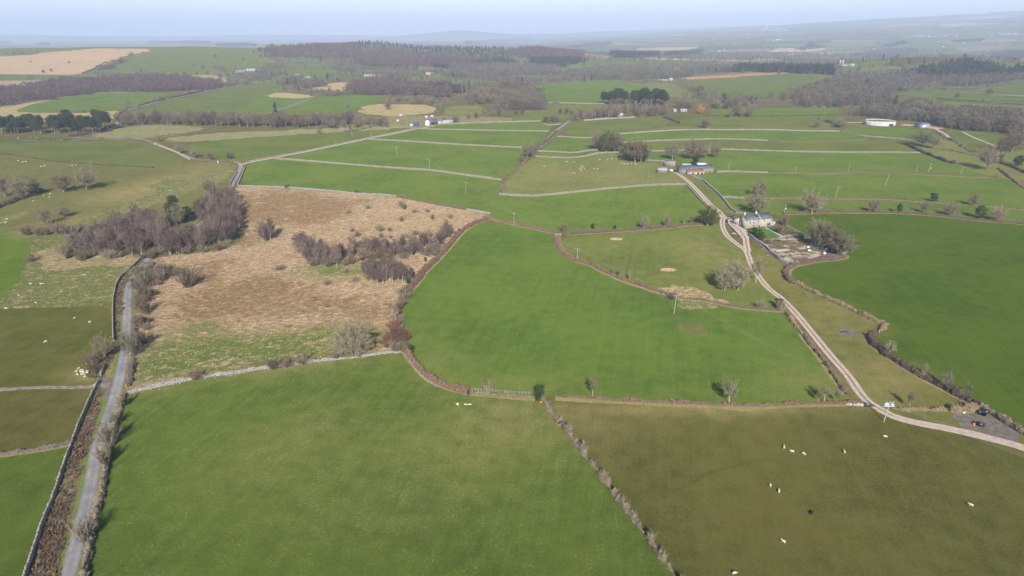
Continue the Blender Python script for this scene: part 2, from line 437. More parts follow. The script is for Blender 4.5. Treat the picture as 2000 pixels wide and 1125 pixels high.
# ------------------------------------------------------------------ the fields (photo pixels; later ones lie over earlier ones)
GB = (0.072, 0.104, 0.018)      # bright improved grass
GM = (0.076, 0.094, 0.020)      # mid grass
GL = (0.094, 0.106, 0.030)      # light pasture
OL = (0.062, 0.060, 0.016)      # grazed olive grass
RU = (0.140, 0.132, 0.050)      # rushy pasture
BF = (0.290, 0.198, 0.116)      # dead moor grass
ST = (0.29, 0.215, 0.105)      # straw-coloured grass
FIELDS = [
 # far left and middle distance
 ("hill_pasture", 'grass', GM, .15, 0, [(-160,84),(0,84),(200,85),(330,88),(500,92),(540,110),(420,112),(250,108),(125,99),(45,107),(-160,110)]),
 ("hill_pasture", 'grass', GM, .05, 0, [(250,109),(375,106),(500,107),(525,132),(425,137),(325,146),(200,147),(160,142),(207,121)]),
 ("moor_hill", 'rough', (0.310,0.211,0.116), 0, .1, [(-160,112),(0,111),(75,106),(125,99),(200,94),(310,96),(250,108),(207,121),(180,135),(150,145),(120,147),(-160,148)]),
 ("field", 'grass', GM, 0, 0, [(-160,148),(217,147),(217,153),(-160,158)]),
 ("rough_strip", 'rough', BF, .3, .1, [(-160,159),(225,154),(330,147),(420,147),(450,155),(430,166),(250,152),(100,160),(0,176),(-160,180)]),
 ("wood_floor", 'rough', (0.129,0.086,0.060), .3, 0, [(-160,180),(0,175),(75,168),(100,160),(200,156),(250,152),(310,150),(400,157),(430,163),(432,170),(360,180),(290,181),(190,181),(110,193),(60,200),(0,208),(-160,216)]),
 ("rough_strip", 'rough', ST, .25, .1, [(-160,226),(0,210),(110,193),(190,181),(260,180),(195,184),(20,218),(150,222),(225,215),(245,220),(215,236),(90,236),(0,246),(-160,248)]),
 ("field", 'grass', GB, 0, 0, [(20,219),(75,200),(185,181),(300,181),(335,184),(275,203),(225,215),(100,219)]),
 ("field", 'grass', GM, 0, 0, [(232,225),(285,208),(372,188),(480,192),(522,191),(560,200),(470,236),(320,236),(240,234)]),
 ("field", 'grass', GM, 0, 0, [(385,186),(490,163),(560,165),(530,190),(480,191),(400,189)]),
 ("field", 'grass', GB, 0, 0, [(500,190),(585,191),(625,187),(528,221),(480,236),(450,231)]),
 ("rough_strip", 'rough', ST, .2, .1, [(507,188),(547,180),(622,187),(585,193)]),
 ("rough_strip", 'rough', ST, .2, .1, [(600,172),(660,160),(690,163),(668,180),(620,178)]),
 ("field", 'grass', GB, 0, 0, [(605,193),(675,184),(755,184),(747,198),(720,207),(675,222),(528,225)]),
 ("rough_strip", 'rough', ST, .3, .1, [(725,202),(850,206),(850,220),(775,228),(690,222)]),
 ("pasture", 'grass', GL, .1, 0, [(868,208),(945,206),(940,226),(870,226)]),
 ("bog_ground", 'rough', (0.163,0.129,0.069), .35, .1, [(680,232),(790,226),(900,226),(1000,230),(1060,232),(1000,239),(870,244),(820,251),(760,249),(640,259)]),
 ("field", 'grass', GB, 0, 0, [(1035,166),(1140,159),(1250,161),(1265,172),(1225,190),(1175,201),(1065,201)]),
 ("pasture", 'grass', GL, .05, 0, [(1250,162),(1312,161),(1350,180),(1370,190),(1312,194),(1265,176)]),
 ("field", 'grass', GM, 0, 0, [(1340,161),(1400,151),(1500,145),(1600,146),(1622,153),(1550,183),(1500,191),(1375,185)]),
 ("rough_strip", 'rough', (0.258,0.146,0.077), 0, .1, [(1325,152),(1400,147),(1500,141),(1560,141),(1500,146),(1400,152),(1340,156)]),
 ("pasture", 'grass', GM, .1, 0, [(1040,205),(1180,202),(1200,212),(1110,222),(1060,226),(1010,222)]),
 ("field", 'grass', GB, 0, 0, [(1000,226),(1110,224),(1118,229),(1060,237),(1000,238)]),
 ("field", 'grass', GB, 0, 0, [(1500,212),(1640,210),(1650,222),(1500,226),(1380,224),(1390,212)]),
 ("field", 'grass', GM, 0, 0, [(1735,196),(1750,182),(1787,177),(1857,176),(2130,190),(2130,204),(1850,193),(1757,201)]),
 ("field", 'grass', GM, 0, 0, [(1875,176),(2130,150),(2130,189),(1960,182)]),
 ("field", 'grass', GM, .05, 0, [(1740,204),(1832,195),(2130,207),(2130,217),(1862,219),(1812,213)]),
 ("field", 'grass', GM, 0, 0, [(1310,240),(1330,231),(1480,226),(1640,226),(1650,236),(1500,245),(1420,246)]),
 ("field", 'grass', GM, .1, 0, [(1215,261),(1260,252),(1330,246),(1420,247),(1640,240),(1645,257),(1500,253),(1350,253)]),
 ("field", 'grass', GM, 0, 0, [(1103,266),(1107,246),(1120,239),(1200,235),(1290,228),(1310,241),(1262,251),(1210,262)]),
 ("rough_pasture", 'grass', OL, .3, .2, [(1648,239),(1700,233),(1830,240),(1850,251),(1760,248),(1652,248)]),
 ("field", 'grass', GB, 0, 0, [(1640,257),(1652,248),(1700,247),(1820,251),(1850,270),(1790,276),(1690,267)]),
 ("field", 'grass', GM, 0, 0, [(1850,251),(1890,254),(1970,266),(2010,276),(1985,290),(1940,312),(1900,302),(1850,270)]),
 ("pasture", 'grass', GL, .1, 0, [(1790,277),(1850,271),(1900,303),(1940,315),(1950,345),(1900,340),(1863,321),(1810,300),(1772,283)]),
 ("pasture", 'grass', GL, .1, 0, [(1945,345),(1940,313),(1990,290),(2140,300),(2140,380),(2000,372),(1968,350)]),
 # strips to the right of the farm lane
 ("field", 'grass', GB, 0, 0, [(1210,262),(1350,254),(1500,254),(1640,257),(1690,267),(1770,275),(1732,276),(1690,273),(1600,276),(1500,275),(1410,272),(1325,274),(1215,279)]),
 ("field", 'grass', GM, 0, 0, [(1215,279),(1325,274),(1410,272),(1500,275),(1600,276),(1690,273),(1732,276),(1772,284),(1797,299),(1650,297),(1500,296),(1385,292),(1265,295),(1240,300)]),
 ("field", 'grass', GB, 0, 0, [(1250,300),(1385,293),(1500,297),(1650,298),(1797,300),(1863,321),(1937,346),(1875,343),(1725,338),(1607,339),(1500,338),(1395,336),(1330,322),(1262,315)]),
 ("field", 'grass', GB, 0, 0, [(1345,340),(1395,337),(1500,339),(1607,340),(1725,339),(1875,344),(1937,347),(1968,350),(2010,375),(2140,420),(2140,425),(2000,409),(1925,402),(1825,396),(1750,390),(1575,387),(1455,387),(1410,386)]),
 ("pasture", 'grass', (0.066,0.096,0.018), .05, 0, [(1412,387),(1455,388),(1575,388),(1750,391),(1825,397),(1925,403),(2000,410),(2140,426),(2140,460),(2000,437),(1925,432),(1825,421),(1750,416),(1600,416),(1517,420),(1440,420),(1425,407)]),
 ("field", 'grass', GB, 0, 0, [(1103,266),(1210,263),(1212,272),(1170,270),(1085,268)]),
 ("field", 'grass', GB, 0, 0, [(1055,295),(1085,268),(1165,270),(1165,291),(1120,298),(1060,296)]),
 # fields around the long lane
 ("field", 'grass', GB, 0, 0, [(825,251),(870,244),(1056,238),(1078,245),(1071,257),(1000,256),(820,252)]),
 ("field", 'grass', GB, 0, 0, [(715,272),(815,252),(1071,257),(1060,275),(1030,290),(1020,289),(870,281)]),
 ("field", 'grass', GB, 0, 0, [(540,309),(715,272),(870,281),(1020,289),(1038,294),(1000,335),(982,352),(880,338),(790,330),(640,318)]),
 ("rough_strip", 'rough', (0.206,0.172,0.086), .5, .1, [(180,266),(225,251),(300,243),(420,250),(300,272),(190,268)]),
 ("rough_strip", 'rough', (0.206,0.172,0.086), .4, .1, [(300,272),(440,258),(560,255),(760,243),(820,248),(700,256),(500,268),(360,278)]),
 ("field", 'grass', GM, 0, 0, [(350,281),(500,268),(700,256),(815,251),(720,271),(600,296),(500,315),(478,318),(420,314)]),
 ("pasture", 'grass', OL, .05, 0, [(-160,266),(0,268),(140,268),(140,275),(0,280),(-160,285)]),
 ("pasture", 'grass', (0.076,0.088,0.022), 0, 0, [(-160,285),(0,280),(140,274),(290,277),(372,316),(290,327),(180,321),(45,305),(0,301),(-160,298)]),
 ("hill_pasture", 'grass', (0.074, 0.080, 0.022), .12, .15, [(-160,299),(0,302),(45,306),(180,322),(290,328),(360,318),(440,316),(462,326),(448,360),(405,392),(330,420),(180,450),(60,458),(-160,450)]),
 ("field", 'grass', GB, 0, 0, [(468,361),(485,318),(540,310),(640,319),(790,331),(880,339),(982,353),(975,380),(1060,383),(1130,376),(1200,369),(1280,363),(1342,360),(1397,416),(1370,438),(1200,450),(1087,455),(1010,440),(950,427),(915,410),(850,398),(770,383),(660,375),(560,367)]),
 ("sheep_pasture", 'grass', (0.088, 0.104, 0.028), .1, .3, [(985,380),(978,368),(1010,332),(1045,306),(1110,310),(1170,301),(1205,299),(1240,318),(1310,315),(1330,338),(1345,360),(1280,362),(1200,368),(1130,375),(1060,382)]),
 ("field", 'grass', GB, 0, 0, [(1050,304),(1058,297),(1120,299),(1166,292),(1200,297),(1170,300),(1110,309)]),
 ("farm_lane_grass", 'grass', (0.075,0.088,0.022), .1, .1, [(1310,338),(1342,339),(1382,360),(1410,387),(1425,407),(1440,420),(1425,430),(1400,425),(1380,402),(1345,362)]),
 ("rough_strip", 'rough', (0.17,0.140,0.062), .45, .6, [(150,432),(210,416),(280,386),(360,356),(402,352),(380,372),(320,394),(250,417),(190,442)]),
 ("rough_strip", 'rough', (0.17,0.140,0.062), .45, .6, [(285,364),(335,347),(374,349),(350,364),(300,374)]),
 ("rough_strip", 'rough', (0.17,0.140,0.062), .5, .5, [(-40,430),(20,420),(60,408),(40,425),(-20,442)]),
 ("rough_strip", 'rough', (0.17,0.140,0.062), .5, .5, [(400,345),(440,325),(455,328),(440,355),(415,360)]),
 # the moor and the rough ground to the left
 ("moorland", 'rough', BF, .10, .35, [(465,364),(560,368),(660,376),(770,384),(850,400),(915,411),(955,420),(945,430),(900,457),(868,490),(830,522),(806,556),(792,575),(782,600),(785,640),(795,686),(640,703),(500,722),(375,741),(250,768),(240,740),(262,660),(265,600),(272,545),(300,500),(395,480),(440,440),(470,400),(450,375)]),
 ("wood_floor", 'rough', (0.146,0.107,0.058), .5, .1, [(130,500),(180,470),(240,445),(330,435),(380,410),(430,380),(460,370),(480,395),(470,430),(480,470),(430,492),(370,495),(290,503),(200,508)]),
 ("rushy_pasture", 'rough', (0.15,0.118,0.052), .70, .85, [(62,462),(130,455),(180,470),(140,500),(270,506),(232,555),(221,597),(110,600),(0,604),(-160,610),(-160,595),(0,590),(35,548),(60,505)]),
 ("moor_grass", 'rough', (0.232,0.172,0.090), .15, .3, [(95,480),(150,495),(275,500),(262,518),(180,520),(90,530),(60,505)]),
 ("field", 'grass', (0.062, 0.096, 0.012), 0, 0, [(-160,445),(0,450),(45,455),(62,468),(58,505),(35,548),(0,585),(-160,595)]),
 ("pasture", 'grass', (0.056, 0.062, 0.012), .03, .05, [(-160,612),(0,604),(110,600),(221,598),(221,635),(222,667),(190,690),(165,730),(190,748),(185,757),(0,760),(-160,765)]),
 ("pasture", 'grass', (0.060, 0.060, 0.014), .05, .05, [(-160,766),(0,761),(187,758),(168,795),(150,840),(140,868),(60,880),(0,890),(-160,900)]),
 ("field", 'grass', (0.048, 0.076, 0.010), .05, .05, [(-160,902),(0,891),(60,882),(138,870),(110,957),(70,1065),(48,1135),(20,1200),(-160,1200)]),
 ("lane_verge", 'grass', (0.085,0.085,0.024), .25, .1, [(20,1200),(48,1135),(87,1015),(140,870),(188,755),(200,725),(222,667),(221,600),(228,560),(250,530),(293,497),(310,500),(280,540),(270,580),(270,680),(240,770),(225,830),(198,920),(180,1000),(160,1130),(145,1200)]),
 ("bramble_bank", 'rough', (0.107,0.076,0.053), .12, .30, [(24,1200),(53,1130),(90,1015),(142,872),(170,800),(190,755),(205,755),(196,800),(180,850),(168,900),(150,965),(130,1035),(108,1130),(92,1200)]),
 ("bramble_bank", 'rough', (0.107,0.076,0.053), .12, .30, [(224,600),(230,560),(250,532),(278,508),(282,512),(250,548),(239,575),(236,620),(236,665),(225,690),(213,712),(205,740),(190,750),(165,733),(190,690),(222,667)]),
 # right foreground
 ("field", 'grass', (0.052, 0.082, 0.0115), .05, .42, [(248,770),(375,743),(500,724),(640,705),(788,689),(805,713),(835,739),(875,764),(920,774),(975,778),(1052,783),(1085,816),(1135,876),(1200,966),(1240,1016),(1290,1086),(1330,1140),(1370,1200),(130,1200),(165,1125),(200,940),(225,850)]),
 ("field", 'grass', (0.062, 0.064, 0.0145), .05, .05, [(1055,783),(1150,787),(1300,795),(1450,800),(1550,797),(1690,794),(1712,800),(1740,815),(1790,830),(1860,845),(2000,880),(2160,920),(2160,1200),(1370,1200),(1330,1140),(1290,1086),(1240,1016),(1200,966),(1135,876),(1085,816)]),
 ("field", 'grass', (0.058, 0.094, 0.014), .02, .10, [(950,430),(1010,441),(1087,457),(1086,468),(1092,491),(1128,510),(1178,527),(1240,555),(1300,577),(1340,590),(1430,602),(1535,610),(1560,652),(1600,700),(1645,757),(1672,786),(1550,786),(1450,790),(1300,784),(1150,777),(1058,775),(975,768),(920,765),(880,755),(840,732),(810,705),(795,680),(785,640),(783,600),(795,575),(810,552),(840,520),(870,490),(900,458)]),
 ("pasture", 'grass', (0.072, 0.094, 0.018), .08, .15, [(1094,464),(1200,456),(1300,449),(1372,441),(1408,436),(1420,462),(1440,480),(1460,500),(1478,540),(1500,565),(1530,592),(1538,608),(1430,602),(1340,588),(1300,575),(1240,553),(1178,525),(1128,508),(1094,490)]),
 ("rough_strip", 'rough', (0.258,0.185,0.099), .05, .3, [(1275,566),(1300,560),(1335,558),(1365,563),(1385,575),(1420,588),(1430,600),(1340,588),(1300,577)]),
 ("rough_strip", 'rough', (0.189,0.163,0.073), .55, .5, [(1318,596),(1330,589),(1380,592),(1410,602),(1380,604),(1325,602)]),
 ("field", 'grass', (0.043, 0.070, 0.008), 0, .05, [(1537,424),(1600,418),(1750,418),(1825,423),(1925,434),(2000,439),(2160,462),(2160,900),(2000,840),(1945,802),(1890,778),(1835,748),(1785,718),(1742,692),(1712,667),(1702,655),(1722,647),(1732,632),(1700,618),(1650,594),(1600,575),(1560,555),(1542,543),(1538,532),(1550,522),(1600,513),(1650,506),(1642,492),(1612,480),(1565,456),(1545,440)]),
 ("paddock", 'grass', (0.072, 0.080, 0.018), .12, .25, [(1464,476),(1490,490),(1522,510),(1534,530),(1540,548),(1600,578),(1650,598),(1700,622),(1728,634),(1698,655),(1708,668),(1742,695),(1785,722),(1835,752),(1890,782),(1945,806),(1990,835),(2160,900),(2160,920),(2000,880),(1860,845),(1790,830),(1740,815),(1700,790),(1650,738),(1615,690),(1580,645),(1545,605),(1510,572),(1478,535)]),
 ("farmyard", 'yard', None, 0, 0, [(1478,472),(1508,466),(1520,462),(1545,455),(1562,458),(1600,478),(1640,495),(1640,505),(1590,510),(1552,518),(1535,516),(1510,500)]),
 ("garden_lawn", 'grass', (0.058,0.105,0.023), 0, 0, [(1464,448),(1506,443),(1523,452),(1530,459),(1520,463),(1500,466),(1478,470),(1466,458)]),
 ("muddy_ground", 'mud', None, 0, 0, [(1852,810),(1890,806),(1940,815),(1970,832),(1998,852),(1990,868),(1930,852),(1880,838),(1868,822)]),
 ("muddy_ground", 'mud', None, 0, 0, [(1636,645),(1650,641),(1665,645),(1672,653),(1660,660),(1648,656)]),
 ("worn_patch", 'grass', (0.078,0.092,0.022), .10, 0, [(1321,636),(1335,629),(1355,630),(1375,638),(1385,648),(1380,656),(1360,656),(1338,649)]),
 ("worn_patch", 'grass', (0.085,0.078,0.028), .15, 0, [(1345,642),(1360,637),(1374,644),(1380,651),(1366,653),(1352,649)]),
 ("lay_by", 'mud', None, 0, 0, [(198,735),(222,737),(226,745),(218,765),(205,785),(203,765),(190,752),(192,745)]),
 ("farmyard", 'patch', (0.33,0.27,0.225), 0, 0, [(1424,430),(1438,437),(1452,447),(1460,448),(1466,470),(1452,466),(1432,450),(1420,438)]),
]
# soft worn / dry places and one painted bright spot opposite the sun: (px, py, radius px along x, radius px along y, amount of the dry colour)
BLOBS = [(430,690,150,32,.95),(600,668,130,22,.95),(710,655,70,16,.8),(320,705,60,45,.8),(500,700,150,22,.7),(650,527,75,16,.9),(740,530,40,14,.6),(395,640,50,14,.7),(620,640,40,8,.5),(1300,466,6,3,.0),(1585,745,110,35,.25),(1620,640,60,40,.22),(1740,730,70,30,.38),(1690,780,60,20,.25),(1500,520,25,30,.3),
 (1330,545,90,20,.18),(1360,480,60,22,.30),(1400,510,50,22,.25),(1300,800,250,14,.25),(1180,830,110,30,.15),(1110,500,20,25,.12),
 (1000,815,110,45,.30),(930,880,120,80,.12),(1130,860,80,50,.10),(850,725,30,30,.20),(880,700,60,18,.12),(1020,745,130,18,.14),(830,880,190,60,.12),(620,830,90,60,.14),(480,900,130,60,.12),(700,1000,200,60,.12),  # first entry: paler grass, with the sun-opposite bright spot painted into its colour
 (330,760,40,10,.2),(940,420,20,6,.35),(165,735,35,14,.75),(300,365,60,12,.55),(230,385,80,14,.55),(345,350,45,10,.5),(110,440,50,12,.5),(190,420,50,10,.4),
 (60,455,40,10,.5),(400,330,60,12,.35),(30,640,60,40,.05),(1700,640,40,18,.2),(1620,600,50,14,.25),(1560,560,30,14,.2),
 (860,750,20,10,.25),(1750,470,80,20,.03),(1430,405,14,12,.25),(1080,340,60,14,.2),(1020,365,40,10,.2),(1200,340,80,14,.14),(1240,350,60,10,.2),
 (220,600,30,60,.1),(1340,800,150,10,.3),(1500,800,120,8,.3),(1200,480,40,8,.2)]
BROWN = [(530,398,120,26,1.0),(600,420,70,18,.8),(440,590,110,28,.9),(510,560,100,22,.8),(640,588,60,12,.8),(400,525,70,22,.8),(700,612,70,14,.5),(560,610,80,14,.7),(480,470,40,14,.8),(690,395,50,10,.6)]
BROWN_W = U([(b[0], b[1]) for b in BROWN])
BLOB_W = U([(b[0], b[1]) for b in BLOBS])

def inside(poly, X, Y):
    """even-odd test, vectorised"""
    x = np.asarray(X, float); y = np.asarray(Y, float); res = np.zeros(x.shape, bool)
    n = len(poly)
    for i in range(n):
        x1, y1 = poly[i][0], poly[i][1]; x2, y2 = poly[(i + 1) % n][0], poly[(i + 1) % n][1]
        if y1 == y2: continue
        c = ((y1 > y) != (y2 > y)) & (x < (x2 - x1) * (y - y1) / (y2 - y1) + x1)
        res ^= c
    return res

def smooth_closed(P, it=1):
    for _ in range(it):
        Q = np.roll(P, -1, 0)
        P = np.stack([0.8 * P + 0.2 * Q, 0.2 * P + 0.8 * Q], 1).reshape(-1, 2)
    return P

def ragged(P):
    """give a natural patch an uneven outline"""
    d = np.median(np.hypot(P[:, 0], P[:, 1])); out = []
    for i in range(len(P)):
        a, b = P[i], P[(i + 1) % len(P)]; L = np.linalg.norm(b - a); n = max(1, int(L / max(2.2, d / 130))); t = np.arange(n)[:, None] / n
        q = a + (b - a) * t; nv = np.array([a[1] - b[1], b[0] - a[0]]) / (L + 1e-9)
        w = RNG.normal(size=n) * min(L / n * .42, d / 150); w[0] *= .4; out.append(q + nv * w[:, None])
    return np.vstack(out)
RAGGED = ("muddy_ground", "worn_patch", "moor_grass", "rough_strip", "wood_floor", "lay_by", "farmyard", "bramble_bank", "rushy_pasture", "bog_ground", "moor_hill", "lane_verge")
FW = [ragged(smooth_closed(U(f[5])[:, :2])) if f[0] in RAGGED else smooth_closed(U(f[5])[:, :2]) for f in FIELDS]

# far parcels: an irregular grid of small fields between the traced ones and the hills
PARCELS = []      # (corner indices, tint)
PV = []; PGRID = {}
def pal():
    t = random.random()
    if t < .62: c = random.choice([GB, GM, GM, GL])
    elif t < .80: c = OL
    elif t < .93: c = (0.15, 0.13, 0.06)
    else: c = (0.27, 0.20, 0.11)
    k = random.uniform(.85, 1.12)
    return tuple(v * k for v in c)
ys = [1150.0]
while ys[-1] < 17500: ys.append(ys[-1] + max(120, ys[-1] * 0.075) * random.uniform(.8, 1.25))
for j, y in enumerate(ys):
    step = max(190, y * 0.085); n = int(y * 1.15 / step) + 2
    row = []
    off = random.uniform(-.5, .5)
    for i in range(-n, n + 1):
        row.append(len(PV))
        PV.append(((i + off) * step + random.uniform(-.28, .28) * step, y + random.uniform(-.2, .2) * max(100, y * .07) + 60 * math.sin(i * .7 + j)))
    PGRID[j] = row
PE = set()
for j in range(len(ys) - 1):
    a, b = PGRID[j], PGRID[j + 1]
    ia = ib = 0
    # zip the two rows together into quads / triangles
    k = min(len(a), len(b)); da, db = (len(a) - k) // 2, (len(b) - k) // 2
    for i in range(k - 1):
        PARCELS.append(([a[da + i], a[da + i + 1], b[db + i + 1], b[db + i]], pal() if ys[j] > 2300 else random.choice([GB, GM, GM, GL, OL])))
        PE.add((a[da + i], a[da + i + 1])); PE.add((a[da + i], b[db + i]))
PV = np.array(PV)

def build_ground():
    verts = []; faces = []; meta = []
    for q, t in PARCELS:
        faces.append(None); meta.append(("parcel", 'grass', t, random.choice([0, 0, .05, .15]), 0))
    base = len(verts)
    verts += [tuple(p) for p in PV]
    faces = [[base + i for i in q] for q, t in PARCELS]
    for f, W in zip(FIELDS, FW):
        b = len(verts)
        if np.sum(W[:, 0] * np.roll(W[:, 1], -1) - W[:, 1] * np.roll(W[:, 0], -1)) < 0: W = W[::-1]
        verts += [tuple(p) for p in W]
        faces.append(list(range(b, b + len(W)))); meta.append((f[0], f[1], f[2] or (.2, .2, .2), f[3], f[4]))
    # filling points: rings that widen with distance
    r = 62.0; pts = []
    while r < 36000:
        k = max(3, int(R(116) * r / max(5.0, r * .032)))
        a = np.linspace(-R(58), R(58), k) + random.uniform(-.01, .01)
        pts.append(np.stack([np.sin(a) * r, np.cos(a) * r], 1)); r *= 1.032
    W = FW[[i for i, x in enumerate(FIELDS) if x[0] == 'moorland'][0]]; lo, hi = W.min(0), W.max(0)
    g = np.stack(np.meshgrid(np.arange(lo[0], hi[0], 5.0), np.arange(lo[1], hi[1], 5.0)), -1).reshape(-1, 2) + RNG.uniform(-1.5, 1.5, (len(np.arange(lo[0], hi[0], 5.0)) * len(np.arange(lo[1], hi[1], 5.0)), 2))
    pts.append(g[inside(W, g[:, 0], g[:, 1])])
    pts.append(np.array([(-300, -250), (300, -250), (-120, -60), (120, -60), (0, 0), (-60, 40), (60, 40), (-500, -100), (500, -100)]))
    pts = np.concatenate(pts)
    verts += [tuple(p) for p in pts]
    vv, ee, ff, ov, oe, of = geometry.delaunay_2d_cdt([Vector(v) for v in verts], [], faces, 0, 0.01)
    V = np.array([(v[0], v[1]) for v in vv])
    Z = terrain(V[:, 0], V[:, 1]); V3 = np.column_stack([V, Z])
    T = np.array([list(f) for f in ff]); own = np.array([max([k for k in o if k < len(PARCELS)], default=-1) for o in of])
    cen = V[T].mean(1)
    for k, W in enumerate(FW): own[inside(W, cen[:, 0], cen[:, 1])] = len(PARCELS) + k
    # counter-clockwise
    a, b, c = V[T[:, 0]], V[T[:, 1]], V[T[:, 2]]
    neg = ((b[:, 0] - a[:, 0]) * (c[:, 1] - a[:, 1]) - (b[:, 1] - a[:, 1]) * (c[:, 0] - a[:, 0])) < 0
    T[neg] = T[neg][:, ::-1]
    bl = np.zeros(len(V))
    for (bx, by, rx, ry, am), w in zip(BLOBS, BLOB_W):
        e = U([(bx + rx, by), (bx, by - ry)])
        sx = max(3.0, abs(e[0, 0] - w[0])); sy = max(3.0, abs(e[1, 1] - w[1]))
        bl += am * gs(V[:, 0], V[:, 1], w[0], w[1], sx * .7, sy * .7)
    br = np.zeros(len(V))
    for (bx, by, rx, ry, am), w in zip(BROWN, BROWN_W):
        e = U([(bx + rx, by), (bx, by - ry)])
        br += am * gs(V[:, 0], V[:, 1], w[0], w[1], max(4.0, abs(e[0, 0] - w[0])) * .7, max(4.0, abs(e[1, 1] - w[1])) * .7)
    npar = len(PARCELS)
    def make(name, mask, mat, tints, drys, flecks, label=None):
        t = T[mask]
        if not len(t): return
        used, inv = np.unique(t, return_inverse=True)
        me = raw_mesh(name, V3[used], inv.reshape(-1, 3))
        ca = me.color_attributes.new("tint", 'FLOAT_COLOR', 'CORNER')
        col = np.ones((len(t), 3, 4), np.float32); col[:, :, :3] = np.asarray(tints, np.float32).reshape(-1, 1, 3)
        ca.data.foreach_set("color", col.ravel())
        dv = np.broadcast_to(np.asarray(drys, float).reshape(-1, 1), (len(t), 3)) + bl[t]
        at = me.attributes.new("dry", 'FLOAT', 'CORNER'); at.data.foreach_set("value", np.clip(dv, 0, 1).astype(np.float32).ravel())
        at = me.attributes.new("brown", 'FLOAT', 'CORNER'); at.data.foreach_set("value", np.clip(br[t], 0, 1.3).astype(np.float32).ravel())
        at = me.attributes.new("fleck", 'FLOAT', 'CORNER')
        at.data.foreach_set("value", np.ascontiguousarray(np.broadcast_to(np.asarray(flecks, np.float32).reshape(-1, 1), (len(t), 3))).ravel())
        me.shade_smooth()
        o = mesh_obj(name, me, mat); tag(o, kind="structure")
        return o
    n0 = own < npar
    tint = np.array([meta[k][2] if k >= 0 else (0.088, 0.108, 0.034) for k in own[n0]])
    dry = np.array([meta[k][3] if k >= 0 else .05 for k in own[n0]])
    make("ground", n0, M['grass'], tint, dry, np.zeros(n0.sum()))
    for k in range(npar, npar + len(FIELDS)):
        m = own == k; f = meta[k]; s = m.sum()
        if s:
            o = make(f[0], m, M[f[1]], np.tile(f[2], (s, 1)), np.full(s, f[3]), np.full(s, f[4]))
            if f[1] == 'patch': o.color = (*f[2], 1)
build_ground()

def on_traced(X, Y):
    r = np.zeros(np.shape(X), bool)
    for W in FW: r |= inside(W, X, Y)
    return r

# ------------------------------------------------------------------ lines laid over the terrain: lanes, tracks, verges
def spline(P, ds):
    """Catmull-Rom through world points, resampled about every ds metres"""
    P = np.asarray(P, float)[:, :2]
    if len(P) > 2:
        Q = np.vstack([2 * P[0] - P[1], P, 2 * P[-1] - P[-2]]); out = []
        for i in range(1, len(Q) - 2):
            t = np.linspace(0, 1, 12, endpoint=False)[:, None]
            a, b, c, d = Q[i - 1], Q[i], Q[i + 1], Q[i + 2]
            out.append(.5 * ((2 * b) + (c - a) * t + (2 * a - 5 * b + 4 * c - d) * t ** 2 + (3 * b - a - 3 * c + d) * t ** 3))
        P = np.vstack(out + [P[-1:]])
    L = np.concatenate([[0], np.cumsum(np.linalg.norm(np.diff(P, axis=0), axis=1))])
    n = max(2, int(L[-1] / ds) + 1); s = np.linspace(0, L[-1], n)
    return np.column_stack([np.interp(s, L, P[:, 0]), np.interp(s, L, P[:, 1])])

def normals(C):
    d = np.gradient(C, axis=0); d /= np.linalg.norm(d, axis=1)[:, None] + 1e-9
    return np.column_stack([-d[:, 1], d[:, 0]])

def ribbon(name, px, width, mat, lift=0.03, label=None, wob=0.0, color=None, grassy=1.0, ncross=5, world_pts=None, ds=None):
    P = U(px) if world_pts is None else np.asarray(world_pts)
    dist = np.median(np.hypot(P[:, 0], P[:, 1]))
    C = spline(P, ds or max(1.2, dist / 250)); N = normals(C)
    n = len(C)
    w = width * (1 + wob * (np.convolve(RNG.normal(size=n + 8), np.ones(9) / 5, 'valid')))
    u = np.linspace(0, 1, ncross); V = []
    for k in range(ncross):
        q = C + N * ((u[k] - .5) * w)[:, None]
        V.append(np.column_stack([q, terrain(q[:, 0], q[:, 1]) + lift]))
    V = np.stack(V, 1).reshape(-1, 3); T = []
    for i in range(n - 1):
        for k in range(ncross - 1):
            a = i * ncross + k
            T += [(a, a + ncross + 1, a + 1), (a, a + ncross, a + ncross + 1)]
    T = np.array(T)
    me = raw_mesh(name, V, T)
    at = me.attributes.new("across", 'FLOAT', 'POINT'); at.data.foreach_set("value", np.tile(u, n).astype(np.float32))
    at = me.attributes.new("grassy", 'FLOAT', 'POINT'); at.data.foreach_set("value", np.full(n * ncross, grassy, np.float32))
    # face upwards
    if len(T) and np.cross(V[T[0, 1]] - V[T[0, 0]], V[T[0, 2]] - V[T[0, 0]])[2] < 0: me.flip_normals()
    o = mesh_obj(name, me, mat); tag(o, label, None, None, "structure")
    if color: o.color = (*color, 1)
    return o

LANE = [(118,1190),(133,1125),(161,1015),(178,940),(189,877),(202,840),(228,760),(239,710),(246,667),(248,610),(249,585),(252,560),(256,548),(269,530),(285,510),(305,492),(345,470),(400,430),(440,385),(450,367),(466,337),(470,325),(466,318),(450,315),(430,314),(385,311),(365,305),(322,287),(290,275),(262,271),(180,270),(135,268)]
ribbon("lane", LANE, 3.6, M['tarmac'], 0.05, ncross=9)
ribbon("lane", [(175,262),(205,255),(226,246),(230,235),(231,222),(250,215),(282,206),(325,195),(370,186),(430,173),(490,162),(515,156)], 4.5, M['tarmac'], 0.25)
ribbon("track", [(468,322),(480,319),(500,315),(600,296),(715,272),(770,261),(815,252),(850,246)], 4.0, M['track'], 0.12, grassy=0.3)
TRACK = [(1745,813),(1712,795),(1686,775),(1655,732),(1620,692),(1582,645),(1550,607),(1525,582),(1500,562),(1480,537),(1467,515),(1457,490),(1440,477),(1420,460),(1411,440),(1412,424)]
